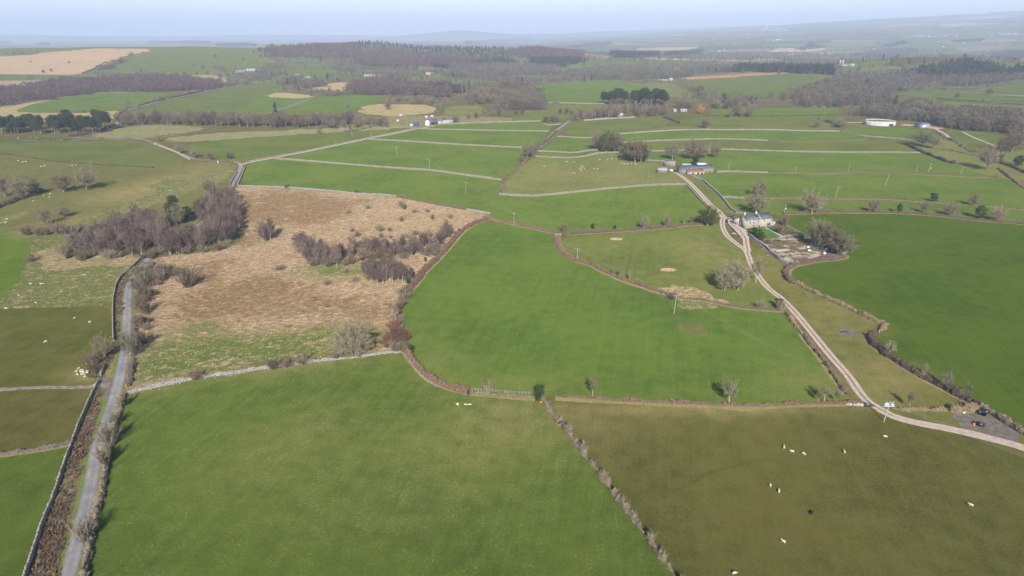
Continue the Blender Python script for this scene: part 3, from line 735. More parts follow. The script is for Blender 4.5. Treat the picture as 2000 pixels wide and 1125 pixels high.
ribbon("farm_track", [(2110,915),(2000,875),(1940,858),(1860,839),(1787,825),(1745,813),(1720,800)], 3.9, M['track'], 0.03, ncross=11, wob=.06, grassy=.12)
ribbon("farm_track", TRACK, 3.3, M['track'], 0.04, ncross=11, wob=.04)
ribbon("farm_track", [(1414,428),(1411,421),(1402,411),(1385,397),(1360,370),(1345,355),(1332,345),(1318,336)], 3.8, M['track'], 0.05, ncross=9)
ribbon("farm_track", [(1461,492),(1458,478),(1455,464),(1443,448),(1431,439),(1426,433),(1430,428)], 3.6, M['track'], 0.05, ncross=9)
ribbon("farm_track", [(1410,421),(1420,424),(1430,421)], 6.0, M['track'], 0.06, grassy=0.0)
ribbon("field_track", [(-60,764),(0,761),(80,757),(150,757),(190,753),(215,752)], 2.6, M['rutted'], 0.03, wob=.1)
ribbon("lane", [(1048,290),(1068,273),(1085,257),(1100,245),(1112,236)], 4.2, M['tarmac'], 0.2)
ribbon("track", [(1880,258),(1900,268),(1930,280),(1960,292)], 3.0, M['track'], 0.2, grassy=.5)
ribbon("track", [(1826,251),(1845,262),(1856,272)], 4.0, M['track'], 0.2, grassy=.3)
ribbon("track", [(1010,150),(1100,147)], 4.0, M['track'], 0.3, grassy=.2)
ribbon("track", [(1840,201),(1900,204),(1990,208),(2080,212)], 5.0, M['verge'], 0.3, color=(.27,.23,.12))
# green strips beside the lane
for side in ([(104,1190),(118,1125),(146,1015),(163,940),(175,877),(188,840),(208,775)], [(221,730),(230,700),(236,667),(238,610),(239,585),(243,560),(250,543)]):
    ribbon("lane_edge_grass", side, 1.4, M['verge'], 0.035, color=(.085, .125, .028), wob=.15)
ribbon("lane_edge_grass", [(150,1125),(176,1015),(192,940),(203,877),(214,840),(238,765)], 0.8, M['verge'], 0.035, color=(.10, .125, .035), wob=.2)
# wheel ruts and drag marks in the fields
for px in ([(1310,960),(1345,948),(1380,927),(1405,918),(1500,896)], [(1290,1008),(1305,1018),(1320,1020),(1338,1014),(1345,1000),(1330,990),(1305,992)]):
    ribbon("wheel_marks", px, 0.7, M['patch'], 0.012, color=(.057, .058, .013), wob=.3)
for k in range(5):
    d = (k - 2) * 6
    ribbon("wheel_marks", [(1860 + d, 848 - d * .3), (1920 + d, 872 - d * .5), (1990 + d, 915 - d * .6), (2070 + d, 965 - d)], 0.5, M['patch'], 0.013 + .002 * k, color=(.058, .064, .016), wob=.4)
# ------------------------------------------------------------------ boundaries: walls, hedges, fences
def smooth_noise(n, k=9, amp=1.0):
    return amp * np.convolve(RNG.normal(size=n + k - 1), np.ones(k) / math.sqrt(k), 'valid')

def verge_for(px, off, width, color=(.185, .145, .066)):
    P = U(px); C = spline(P, 2.5); N = normals(C)
    ribbon("verge", None, width, M['verge'], 0.02 + RNG.random() * .015, wob=.42, color=color, world_pts=C + N * off, ncross=4, ds=max(1.5, np.median(np.hypot(P[:, 0], P[:, 1])) / 200))

def hedge(px, label, h=1.6, w=1.7, color=(.125, .085, .058), dens=1.0, gap=0.0, group=None, name="hedge", verge=0.0, cat="hedge", side=1):
    """a band of twigs: a ragged core and many thin shoots"""
    P = U(px); dist = np.median(np.hypot(P[:, 0], P[:, 1]))
    ds = max(.45, dist / 700); C = spline(P, ds); n = len(C); N = normals(C)
    hh = h * np.clip(1 + smooth_noise(n, 7, .24) + RNG.normal(size=n) * .14, .40, 1.9)
    ww = w * np.clip(1 + smooth_noise(n, 7, .24) + RNG.normal(size=n) * .14, .45, 1.8)
    if gap:
        g = np.clip(.55 + smooth_noise(n, max(3, int(3.2 / ds)), gap), .12, 1.25); hh *= g; ww *= np.clip(g, .35, 1.1)
    z = terrain(C[:, 0], C[:, 1])
    mb = MB(); prof = [(-.5, -.05), (-.46, .55), (-.12, .86), (.2, .84), (.47, .5), (.5, -.05)]; k = len(prof)
    jit = RNG.normal(size=(n, k, 2)) * .07
    V = np.zeros((n, k, 3))
    for j, (a, b) in enumerate(prof):
        o = (a + jit[:, j, 0]) * ww; V[:, j, :2] = C + N * o[:, None]; V[:, j, 2] = z + (b + (jit[:, j, 1] if b > 0 else 0)) * hh
    T = []
    for i in range(n - 1):
        for j in range(k - 1):
            p = i * k + j; T += [(p, p + k, p + k + 1), (p, p + k + 1, p + 1)]
    for e in (0, (n - 1) * k): T += [(e, e + j, e + j + 1) for j in range(1, k - 1)]
    mb.add(V.reshape(-1, 3), T)
    nb = int(n * ds * min(26, 26 * 330 / max(dist, 250)) * dens)
    i = RNG.integers(0, n, nb); a = RNG.uniform(-.55, .55, nb); up = RNG.uniform(.05, .8, nb)
    b0 = np.column_stack([C[i] + N[i] * (a * ww[i])[:, None], z[i] + up * hh[i] * (1 - 1.1 * a * a)])
    ln = hh[i] * RNG.uniform(.25, .62, nb)
    dirn = np.column_stack([N[i] * (a * 1.6)[:, None] + RNG.normal(size=(nb, 2)) * .35, np.ones(nb)]); dirn /= np.linalg.norm(dirn, axis=1)[:, None]
    bw = .05 + dist / 7000
    sd = RNG.normal(size=(nb, 3)) * bw
    mb.add(np.stack([b0 - sd, b0 + sd, b0 + dirn * ln[:, None]], 1).reshape(-1, 3), np.arange(nb * 3).reshape(-1, 3))
    o = mb.build(name, M['hedge']); o.color = (*color, 1)
    tag(o, label, cat, group)
    if verge: verge_for(px, side * (w * .5 + verge * .35), verge)
    return o

def wall(px, label, h=1.3, w=.62, mat='wall', verge=0.0, ruin=0.0, group=None, side=-1, vcol=(.20, .155, .072)):
    """dry-stone wall: two battered faces, ragged cope stones"""
    P = U(px); dist = np.median(np.hypot(P[:, 0], P[:, 1]))
    ds = max(.5, dist / 600); C = spline(P, ds); n = len(C); N = normals(C)
    hh = h * (1 + RNG.normal(size=n) * .07 + smooth_noise(n, 9, .05))
    if ruin: hh *= np.clip(.8 + smooth_noise(n, 11, ruin), .25, 1.15)
    ww = w * (1 + RNG.normal(size=n) * .10) * (1 + ruin * 1.2)
    z = terrain(C[:, 0], C[:, 1]); prof = [(-.55, -.1), (-.40, .82), (-.34, 1.0), (.34, 1.0), (.40, .82), (.55, -.1)]; k = len(prof)
    V = np.zeros((n, k, 3))
    for j, (a, b) in enumerate(prof):
        V[:, j, :2] = C + N * (a * ww + RNG.normal(size=n) * .035)[:, None]
        V[:, j, 2] = z + b * hh + (RNG.normal(size=n) * .07 if b > .9 else 0)
    T = []
    for i in range(n - 1):
        for j in range(k - 1):
            p = i * k + j; T += [(p, p + k, p + k + 1), (p, p + k + 1, p + 1)]
    for e in (0, (n - 1) * k): T += [(e, e + j, e + j + 1) for j in range(1, k - 1)]
    mb = MB().add(V.reshape(-1, 3), T)
    if ruin:      # tumbled stones along the foot
        for _ in range(int(n * ds * 2.2)):
            i = RNG.integers(0, n); o = RNG.normal() * 1.1; s = RNG.uniform(.10, .26)
            c = C[i] + N[i] * o; zz = z[i]
            V8 = np.array([(x, y, q) for q in (-.3, 1) for y in (-1, 1) for x in (-1, 1)], float) * s * RNG.uniform(.7, 1.2, (8, 3))
            mb.hexa(V8 + np.array([c[0], c[1], zz]))
    o = mb.build("dry_stone_wall", M[mat]); tag(o, label, "wall", group)
    if verge: verge_for(px, side * (w * .5 + verge * .4), verge, vcol)
    return o

RED = (.145, .095, .064); BRN = (.130, .098, .066); OLV = (.125, .112, .062); DRK = (.075, .062, .042); GRY = (.165, .132, .088); TAN = (.20, .148, .085)
# --- near hedges
hedge([(796,688),(806,706),(830,732),(855,748),(885,760),(915,768)], "reddish clipped hedge curving round the corner below the moor", 1.7, 1.8, RED, 1.2, verge=1.6, side=-1)
hedge([(1085,774),(1150,778),(1200,781),(1300,786),(1380,789),(1450,793),(1560,788),(1640,787),(1678,786)], "long reddish brown hedge between the big green field and the olive field", 1.6, 1.8, RED, 1.0, gap=.12, verge=2.2, side=-1)
hedge([(920,768),(960,771),(1000,774),(1045,776)], "low broken hedge with pale dead grass beside a post fence", .9, 1.3, GRY, .8, gap=.35, verge=1.8, side=-1)
hedge([(1058,781),(1072,800),(1086,818),(1094,832)], "thick pale twiggy hedge starting beside the dark round bush", 2.4, 1.7, GRY, 1.6, gap=.15)
hedge([(1104,842),(1122,866),(1140,888),(1160,912),(1185,944),(1200,966),(1240,1018),(1290,1088),(1326,1136),(1350,1170)], "row of pale young hedge bushes between the bright field and the olive field", 2.3, 1.15, (.165, .132, .090), 1.8, gap=.8)
hedge([(951,429),(925,438),(900,454),(884,472),(868,490),(850,510)], "dark red bramble hedge running up to the top corner of the moor", 2.0, 2.6, (.125,.072,.050), 1.1, verge=1.8, side=1)
hedge([(850,510),(830,528),(815,548),(803,562),(792,574)], "dark bramble hedge beside the birch strip", 2.0, 2.8, (.115,.070,.050), 1.1, verge=1.6, side=1)
hedge([(786,578),(777,595),(776,615),(779,640),(784,665),(790,684)], "wide tangle of reddish scrub down the right side of the moor", 2.2, 3.4, (.165,.095,.065), 1.3, gap=.12)
hedge([(945,424),(1000,437),(1040,446),(1085,456)], "low reddish hedge at the top of the big green field", 1.3, 1.9, RED, 1.0, verge=1.8, side=-1)
hedge([(1105,458),(1200,452),(1290,446),(1340,440),(1372,438)], "straight trimmed dark brown hedge above the field with straw heaps", 1.7, 2.6, (.115,.082,.060), .8, verge=1.8, side=-1)
hedge([(1088,462),(1088,475),(1096,490),(1108,500),(1128,510)], "brown hedge down the left side of the field with straw heaps", 1.2, 2.6, RED, 1.0, verge=1.6, side=1)
hedge([(1128,510),(1160,520),(1180,531),(1220,548),(1260,561),(1295,573)], "brown hedge sloping under three thin saplings", 1.5, 1.7, RED, 1.0, verge=2.2, side=-1)
hedge([(1300,574),(1335,583),(1370,586),(1420,596),(1470,603),(1530,607)], "brown hedge running right towards the farm track", 1.7, 2.0, BRN, 1.0, gap=.1, verge=1.6, side=-1)
hedge([(1537,613),(1546,625),(1557,640)], "short hedge beside the farm track above the steel gate", 1.4, 1.7, TAN, 1.1)
hedge([(1566,652),(1585,676),(1610,706),(1632,740),(1655,772)], "gappy reddish hedge along the farm track below the steel gate", 1.5, 1.6, RED, 1.1, gap=.2, verge=1.2, side=-1)
hedge([(1640,492),(1648,502),(1630,507),(1600,510),(1570,515),(1550,519),(1540,524),(1534,532),(1536,544),(1546,552)], "brown hedge curling round the lower end of the farmyard", 1.9, 2.4, (.120,.082,.062), 1.1, verge=1.6, side=1)
hedge([(1548,553),(1570,562),(1600,577),(1640,594),(1680,614),(1710,627),(1728,633)], "tan hedge between the paddock and the big right hand field", 1.6, 1.6, TAN, 1.1)
hedge([(1731,633),(1724,643),(1719,648)], "short end of hedge by the field gateway", 1.4, 1.6, TAN, 1.1)
hedge([(1708,650),(1700,656),(1699,664),(1709,676),(1730,694),(1760,712),(1800,736),(1840,757),(1880,777),(1910,794)], "thick dark hedge curving down the right of the paddock", 1.9, 2.1, (.090,.066,.050), 1.3, verge=1.4, side=-1)
hedge([(1912,796),(1930,803),(1950,815),(1975,832),(1998,846),(2030,862)], "grey brown hedge behind the black wrapped bales", 2.0, 2.0, GRY, 1.2)
hedge([(1742,797),(1760,800),(1800,801),(1850,802)], "low broken scrub hedge right of the power pole", 1.6, 1.9, TAN, 1.0, gap=.35)
hedge([(1855,802),(1880,803),(1905,798)], "bushy brown hedge end near the muddy corner", 2.2, 3.0, TAN, 1.2)
# lane sides
hedge([(240,775),(228,815),(220,850),(213,880),(207,910),(200,950),(190,990),(184,1020),(174,1070),(162,1130),(150,1190)], "clipped tan hedge down the right side of the lane", 1.5, 1.5, (.185,.145,.095), 1.2)
hedge([(262,620),(264,650),(262,690),(258,720),(252,755)], "dark scrubby hedge between the lane and the moor", 1.9, 2.6, (.105,.082,.066), 1.2, gap=.15)
hedge([(264,600),(268,575),(275,550),(285,530),(300,514)], "overgrown hedge at the lane bend below the birch copse", 2.4, 3.4, (.120,.092,.070), 1.2, gap=.15)
hedge([(-60,897),(0,889),(60,881),(110,873),(136,866)], "grey ragged hedge between the olive field and bright field at far left", 1.1, 1.2, (.15,.125,.095), 1.1, verge=1.2, side=-1)
# upper left
hedge([(-60,430),(-10,408),(25,394),(60,382),(82,374)], "dark thick hedge rising to the right across the left pasture", 2.6, 4.2, DRK, 1.0)
hedge([(-80,296),(0,301),(45,306),(110,316),(180,321),(250,325),(300,328)], "long low dark hedge across the hill pasture at far left", 1.6, 2.2, DRK, .8, gap=.15)
hedge([(140,275),(200,272),(240,275),(290,279),(330,290)], "ragged hedge along the lane above the left pasture", 2.2, 2.6, BRN, .9, gap=.25)
hedge([(382,312),(400,314),(430,316),(455,317)], "bushy hedge at the lane junction", 2.4, 3.5, BRN, .9, gap=.2)
hedge([(135,268),(160,264),(185,259),(205,253),(222,247)], "dark hedge on the rise of the lane by the pines", 2.6, 3.0, DRK, .9)
hedge([(225,251),(270,246),(320,243)], "dark hedge edging the pale strip below the tree belt", 2.4, 3.0, BRN, .8, gap=.2)
hedge([(300,268),(340,264),(380,260),(420,256),(455,254)], "ragged hedge across the pale grass strip", 2.6, 3.5, BRN, .9, gap=.2)
hedge([(0,279),(40,276),(80,275),(125,274)], "thin gappy hedge of small bushes above the left pasture", 1.8, 2.2, OLV, .8, gap=.4)
hedge([(660,262),(690,256),(715,251),(735,245)], "dark hedge end with bushes left of the small farm", 3.4, 4.0, BRN, .9, gap=.2)
hedge([(232,221),(250,214),(282,204),(330,194)], "dark hedge climbing beside the distant lane", 2.6, 3.0, DRK, .8, gap=.15)
hedge([(285,203),(310,197),(340,190),(372,184),(430,171),(490,160)], "tall dark hedge beside the distant lane above the tree belt", 3.0, 3.5, DRK, .8)
# moor top edge
hedge([(778,384),(800,389),(830,395),(850,399),(880,404),(910,409)], "bushy brown hedge on the top edge of the moor", 2.0, 3.0, BRN, 1.1, gap=.2)
# right-hand strips
hedge([(1500,275),(1560,277),(1600,276),(1650,275),(1690,273),(1732,276)], "thin dark hedge across the narrow strip fields at right", 1.8, 2.2, BRN, .8, gap=.2, verge=2.0, side=-1)
hedge([(1770,282),(1785,290),(1810,301),(1830,309),(1848,316),(1863,320)], "dark hedge descending right beside the strip fields", 2.6, 3.0, DRK, .9)
hedge([(1500,338),(1560,338),(1607,339),(1665,337),(1725,338),(1800,341),(1875,344),(1937,347)], "long brown hedge behind the row of power poles", 1.6, 2.2, BRN, .8, gap=.1, verge=2.2, side=-1)
hedge([(1463,386),(1500,386),(1560,386),(1600,387)], "brown hedge left of the leaning power pole", 1.7, 2.4, BRN, .8, gap=.1, verge=2.0, side=-1)
hedge([(1600,388),(1680,388),(1750,390),(1800,394),(1860,398),(1925,402),(2000,409),(2080,418)], "long brown hedge behind the dark round evergreen", 1.7, 2.2, BRN, .8, gap=.15, verge=2.2, side=-1)
hedge([(1530,418),(1560,417),(1600,415),(1680,415),(1750,416),(1825,421),(1880,427),(1925,432),(2000,438),(2080,448)], "dark trimmed hedge along the top of the big right hand field", 1.6, 2.2, (.110,.080,.058), .9, verge=2.4, side=-1)
hedge([(1950,330),(1970,345),(1990,360),(2030,385)], "brown bushy hedge running out of the picture at right", 2.6, 4.0, BRN, .9, gap=.15)
hedge([(1945,318),(1965,322),(1985,330),(2020,345)], "dark hedge below the evergreen shrubs at right", 2.2, 3.0, DRK, .9)
hedge([(1823,256),(1835,262),(1850,270),(1868,278),(1880,286),(1900,297)], "scrubby hedge going down right from the blue shed", 2.2, 3.0, BRN, .8, gap=.3)
hedge([(1840,292),(1870,297),(1895,302),(1915,305)], "low brown bramble hedge in the right hand pasture", 1.8, 3.0, (.15,.10,.07), .8, gap=.2)
hedge([(1597,233),(1612,237),(1630,243),(1640,249)], "dark short hedge left of the brown bush", 2.5, 3.5, DRK, .8)
hedge([(1298,230),(1310,234),(1325,241)], "dark short hedge below the larch belt", 2.5, 3.5, DRK, .8)
hedge([(1205,254),(1240,250),(1262,248),(1300,246)], "thin gappy hedge above the long wall", 1.8, 2.5, BRN, .8, gap=.4)
hedge([(1420,243),(1470,244),(1540,243),(1600,241),(1640,240)], "thin dark hedge across the middle strip fields", 2.0, 2.6, BRN, .8, gap=.2)
hedge([(1380,226),(1440,227),(1500,227),(1560,226),(1645,224)], "dark hedge below the flat green field", 2.0, 3.0, DRK, .8, gap=.2)
hedge([(978,374),(985,358),(1002,340),(1020,322),(1032,308)], "scrubby hedge beside the sheep pasture", 2.2, 2.8, BRN, .9, gap=.25)
hedge([(1035,303),(1047,291),(1060,281),(1075,268),(1088,256)], "dark hedge on the left of the straight far lane", 2.4, 3.0, DRK, .9, gap=.1)
hedge([(1055,290),(1072,277),(1092,259),(1108,245),(1116,238)], "brown hedge on the right of the straight far lane", 2.6, 3.0, BRN, .9, gap=.15)
hedge([(1832,193),(1870,197),(1920,200),(1980,204),(2080,210)], "dark hedge across the distant fields at right", 2.4, 4.0, DRK, .8)
hedge([(1668,226),(1690,226),(1720,229),(1760,236)], "dark hedge edge below the valley trees", 3.5, 4.0, DRK, .8)
hedge([(1745,200),(1770,206),(1790,211),(1820,216)], "dark hedge with shade under the pale trees", 4.0, 5.0, DRK, .8)
hedge([(375,128),(400,130),(425,132),(442,134)], "dark broken hedge across the green flank of the moor hill", 3.0, 4.0, DRK, .6, gap=.3)
hedge([(207,121),(190,130),(180,136),(160,143)], "dark hedge dividing the moor hill from its green flank", 2.2, 3.0, DRK, .6)
hedge([(500,152),(530,146),(560,138),(575,132)], "long dark hedge climbing the distant slope left of centre", 3.0, 4.0, DRK, .6, gap=.2)
hedge([(625,152),(660,146),(690,138),(720,132)], "dark hedge rising towards the wooded ridge", 3.0, 4.0, DRK, .6, gap=.2)
# --- walls
wall([(250,768),(300,757),(375,741),(420,734)], "long pale tumbled dry stone wall from the lane, left length", 1.35, .85, 'wall_pale', ruin=.10)
wall([(420,734),(470,727),(500,722),(570,712),(640,703)], "long pale tumbled dry stone wall, middle length below the bushes", 1.3, .85, 'wall_pale', ruin=.14)
wall([(640,703),(700,697),(740,691),(786,687)], "low ruined stone wall under the big pale tree", .8, 1.0, 'wall_pale', ruin=.3)
wall([(465,364),(500,365),(560,367),(610,371),(660,375),(700,379),(740,381),(775,384)], "pale stone wall on the top edge of the brown moor", 1.4, .9, 'wall_pale', ruin=.05)
wall([(912,410),(930,413),(945,416),(958,418)], "short pale wall end at the top corner of the moor", 1.3, .9, 'wall_pale', ruin=.1)
wall([(537,310),(590,314),(640,318),(700,323),(790,330),(840,333),(880,338),(930,345),(980,352)], "long straight wall across the green fields above the moor", 1.4, .8, verge=2.6)
wall([(715,272),(790,276),(870,281),(940,285),(1020,289)], "wall between the two long green fields left of the far lane", 1.4, .8, verge=3.0)
wall([(820,252),(900,254),(1000,256),(1071,257)], "wall below the top green field left of the far lane", 1.4, .8, verge=2.6)
wall([(870,243),(930,240),(1000,238),(1056,237)], "wall at the top of the fields beside the small farm", 1.4, .8, 'wall_pale', verge=2.0)
wall([(482,318),(500,314),(600,295),(715,271),(770,260),(812,251)], "wall along the straight pale track", 1.3, .8, verge=2.4, side=1)
wall([(975,380),(1020,383),(1060,382),(1130,375),(1200,368),(1280,362),(1340,361)], "curving wall below the sheep pasture", 1.4, .8, verge=1.6)
wall([(1046,306),(1080,308),(1110,309),(1140,306),(1170,300),(1208,298)], "wavy wall at the top of the sheep pasture", 1.4, .8, verge=1.6)
wall([(1050,296),(1085,297),(1120,299),(1140,296),(1168,293)], "wavy wall across the small green field by the far lane", 1.4, .8, verge=1.6)
wall([(1088,267),(1110,268),(1140,270),(1170,269)], "short wall at the top of the small green field", 1.4, .8, verge=1.6)
wall([(1210,262),(1280,257),(1350,254),(1420,254),(1500,254),(1570,256),(1640,257)], "pale wall arching over the top strip field", 1.4, .8, 'wall_pale', verge=2.2)
wall([(1645,258),(1690,266),(1740,270),(1790,275)], "wall running on to the right past the brown bush", 1.4, .8, verge=2.2)
wall([(1215,279),(1270,276),(1325,274),(1410,272),(1500,275)], "wall arching across the second strip field", 1.4, .8, verge=2.2)
wall([(1265,296),(1330,294),(1385,292),(1440,293),(1500,295),(1575,297),(1650,298),(1720,298),(1797,299)], "long wall across the third strip field behind the farm trees", 1.4, .8, verge=2.6)
wall([(1260,314),(1285,315),(1312,315)], "short wall left of the small stone shed", 1.4, .8)
wall([(1400,337),(1430,336),(1460,337),(1500,338)], "wall running right from the long barn", 1.4, .8, verge=1.6)
wall([(1345,341),(1360,348),(1372,352),(1382,361),(1398,374),(1411,388),(1419,398),(1427,408),(1440,417)], "stone wall running down from the barn to the farmhouse", 1.5, .9, 'wall_pale')
wall([(1341,362),(1350,372),(1362,386),(1375,399),(1385,408)], "low wall on the left of the upper farm track", 1.2, .7)
wall([(1410,386),(1430,386),(1457,388)], "short wall meeting the bend of the farm wall", 1.3, .8, verge=1.4)
wall([(1463,461),(1475,470),(1490,480),(1506,494),(1525,509),(1545,518)], "grey wall along the left side of the farmyard", 1.6, .8, 'wall_pale')
wall([(1535,444),(1550,451),(1570,460),(1590,472)], "grey wall along the far side of the farmyard", 1.4, .8)
wall([(1421,430),(1423,440),(1430,447),(1440,458),(1446,465)], "low wall round the farmhouse front yard", 1.2, .7, 'wall_pale')
wall([(291,497),(275,507),(262,519),(250,530),(238,541),(230,552),(225,567),(221,597),(221,635),(222,667)], "roadside wall bending with the lane above the gate", 1.3, .58)
wall([(193,747),(186,760),(178,776),(168,800),(158,822),(150,842),(140,870),(127,905),(110,957),(98,988),(87,1015),(78,1040),(70,1065),(52,1120),(32,1180)], "roadside wall running down the left of the lane to the bottom edge", 1.3, .60)
wall([(197,735),(200,727),(204,716)], "short stub of wall beside the lane gate", 1.2, .7)
wall([(300,281),(322,289),(345,298),(372,312)], "pale wall beside the lane going up left", 1.4, .9, 'wall_pale', verge=1.5)
wall([(448,363),(455,350),(463,336)], "dark low wall on the left of the lane bend", 1.3, .8)
wall([(464,362),(474,340),(479,325)], "pale wall on the right of the lane bend", 1.3, .8, 'wall_pale')
wall([(1065,201),(1120,202),(1180,203)], "pale wall under the bright green field in the middle distance", 1.6, 1.2, 'wall_pale', verge=3)
wall([(1140,236),(1200,232),(1240,230)], "pale ruined stone edge below the larch belt", 2.2, 2.5, 'wall_pale', ruin=.1)
wall([(1000,239),(1056,237)], "short bright wall left of the far lane end", 1.4, .8, 'wall_pale')
wall([(528,222),(565,208),(605,194)], "pale wall or track rising between two distant fields", 1.5, 2.0, verge=4)
wall([(1857,177),(1900,181),(1960,186),(2060,191)], "pale wall line across the far right fields", 1.5, 1.2, 'wall_pale', verge=4)
wall([(1060,242),(1072,245),(1095,243)], "low curved wall round the tiny copse by the lane end", 1.4, .8, 'wall_pale')

# ------------------------------------------------------------------ tussocks, rushes and brambles standing on the rough ground
def tufts(k, dens, hr, mat, name, label, cap=60000):
    W = FW[k]; lo, hi = W.min(0), W.max(0)
    n = int(min(cap * 3, np.prod(hi - lo) * dens)); p = RNG.uniform(lo, hi, (n, 2)); p = p[inside(W, p[:, 0], p[:, 1])]
    top = np.zeros(len(p), bool)
    for j in range(k + 1, len(FW)): top |= inside(FW[j], p[:, 0], p[:, 1])
    p = p[~top]
    # thicker in some places than in others
    f = np.sin(p[:, 0] / 7.3 + 2 * np.sin(p[:, 1] / 11)) + np.sin(p[:, 1] / 5.1 + 1.5 * np.sin(p[:, 0] / 17)) + RNG.normal(size=len(p)) * 1.1
    p = p[f > -.5][:cap]; n = len(p)
    if not n: return
    z = terrain(p[:, 0], p[:, 1]); V = []
    h = RNG.uniform(hr[0], hr[1], n); a0 = RNG.uniform(0, 6.28, n)
    for b in range(3):
        a = a0 + b * 2.1 + RNG.normal(size=n) * .3; c, s = np.cos(a), np.sin(a); w = h * .42
        b0 = np.column_stack([p[:, 0] - s * w, p[:, 1] + c * w, z - .02]); b1 = np.column_stack([p[:, 0] + s * w, p[:, 1] - c * w, z - .02])
        V.append(np.stack([b0, b1, np.column_stack([p[:, 0] + c * h * .6, p[:, 1] + s * h * .6, z + h])], 1))
    V = np.concatenate(V).reshape(-1, 3)
    o = mesh_obj(name, raw_mesh(name, V, np.arange(len(V)).reshape(-1, 3)), M[mat]); tag(o, label, "grass", kind="stuff")
for k, f in enumerate(FIELDS):
    if f[1] != 'rough': continue
    d = np.median(np.hypot(FW[k][:, 0], FW[k][:, 1]))
    if d > 700: continue
    if f[0] == "moorland": tufts(k, .6, (.2, .6), 'tussock', "tussocks", "dead straw coloured tussocks covering the brown moor", 70000)
    elif f[0] == "bramble_bank": tufts(k, 3.5, (.3, .8), 'bramble', "brambles", "dead bramble and bracken covering the bank beside the lane", 30000)
    elif f[0] == "wood_floor": tufts(k, .6, (.3, .8), 'bramble', "undergrowth", "low dead undergrowth beneath the birch wood", 20000)
    else: tufts(k, .3 if f[0] == 'moor_grass' else .55, (.2, .55), 'rushes', "rushes", "pale rush and dead grass tufts on the rough pasture", 30000)
# ------------------------------------------------------------------ trees
def unit(v): return v / (np.linalg.norm(v) + 1e-9)

def slivers(rg, P, d, n, tl, tw, spread, lift):
    """n thin twig slivers along the polyline P"""
    k = len(P) - 1; g = rg.uniform(.05, 1, n) * k; j = np.minimum(g.astype(int), k - 1); f = (g - j)[:, None]
    c = P[j] * (1 - f) + P[j + 1] * f
    td = d + rg.normal(size=(n, 3)) * spread + np.array([0, 0, lift]); td /= np.linalg.norm(td, axis=1)[:, None] + 1e-9
    sd = np.cross(td, rg.normal(size=(n, 3))); sd *= (tw * .5 / (np.linalg.norm(sd, axis=1) + 1e-9))[:, None]
    l = (tl * rg.uniform(.5, 1.3, n))[:, None]
    return np.stack([c - sd, c + sd, c + td * l], 1).reshape(-1, 3)

def gen_bare(seed, H, Rc, clear, nl, ns, nt, tl, tw, r0, droop=0.0, stems=1, splay=.15, top=.8, low=-.6):
    """bare winter tree -> (trunk, crown): limbs reach for points spread over a rounded crown, then branches and slivers of twig"""
    rg = np.random.default_rng(seed); tr = MB(); cr = MB(); tv = []; S = []
    for s in range(stems):
        az0 = rg.uniform(0, 6.28) + s * 6.28 / stems; lean = (splay if stems > 1 else .04) * H * rg.uniform(.6, 1.3)
        k = 7; t = np.linspace(0, 1, k); Ht = H * top * rg.uniform(.9, 1.05)
        P = np.column_stack([np.cos(az0) * lean * t ** 1.3, np.sin(az0) * lean * t ** 1.3, t * Ht])
        P[1:, :2] += np.cumsum(rg.normal(size=(k - 1, 2)) * .012 * H, 0); P[0, 2] = -.15
        if stems > 1: P[:, :2] += np.array([np.cos(az0), np.sin(az0)]) * r0 * 1.5
        rad = r0 / math.sqrt(stems) * (1 - .86 * t); rad[0] *= 1.35
        tr.tube(P, rad, 6); S.append((P, rad))
    zc, za = (clear + 1) / 2 * H, (1 - clear) / 2 * H; wob = rg.uniform(.72, 1.12, 7)
    for i in range(nl):
        zr = low + (1.0 - low) * (i + rg.uniform(.2, .8)) / nl; az = i * 2.39996 + rg.normal() * .25
        q = math.sqrt(max(0, 1 - zr * zr)) * Rc * rg.uniform(.8, 1.08) * wob[int(az / .9) % 7]
        tip = np.array([math.cos(az) * q, math.sin(az) * q, zc + zr * za * rg.uniform(.9, 1.06)])
        P, rad = min(S, key=lambda s: np.linalg.norm(s[0][-1][:2] - tip[:2])) if stems > 1 else S[0]
        zs = min(max(clear * H * .75 + (tip[2] - clear * H) * rg.uniform(.2, .55), clear * H * .7), P[-1, 2] * .97)
        st = np.array([np.interp(zs, P[:, 2], P[:, c]) for c in range(3)]); rr = np.interp(zs, P[:, 2], rad) * .55
        v = tip - st; ctl = st + np.array([v[0] * .55, v[1] * .55, v[2] * (.38 + droop * .4)]) + rg.normal(size=3) * .04 * H
        u = np.linspace(0, 1, 6)[:, None]; Q = st * (1 - u) ** 2 + 2 * ctl * u * (1 - u) + tip * u * u
        tr.tube(Q, np.linspace(max(rr, .035), .02, 6), 4); L = np.linalg.norm(v)
        for b in range(ns):
            w = rg.uniform(.25, 1.0) * 5; j = min(int(w), 4); f = w - j; p0 = Q[j] * (1 - f) + Q[j + 1] * f; ax = unit(Q[j + 1] - Q[j])
            bd = unit(ax * .75 + rg.normal(size=3) * .7 + np.array([0, 0, .25 - droop * .3])); bl = (.12 * Rc + L * .28) * rg.uniform(.6, 1.2)
            p1 = p0 + bd * bl * .5; p2 = p1 + unit(bd + rg.normal(size=3) * .25 + np.array([0, 0, .12 - droop * .5])) * bl * .5
            B = np.array([p0, p1, p2]); cr.tube(B, [.04 * H / 12, .028 * H / 12, .015], 3)
            tv.append(slivers(rg, B, bd, nt, tl, tw, .9, .22 - droop))
    tv = np.concatenate(tv); cr.add(tv, np.arange(len(tv)).reshape(-1, 3))
    return tr, cr

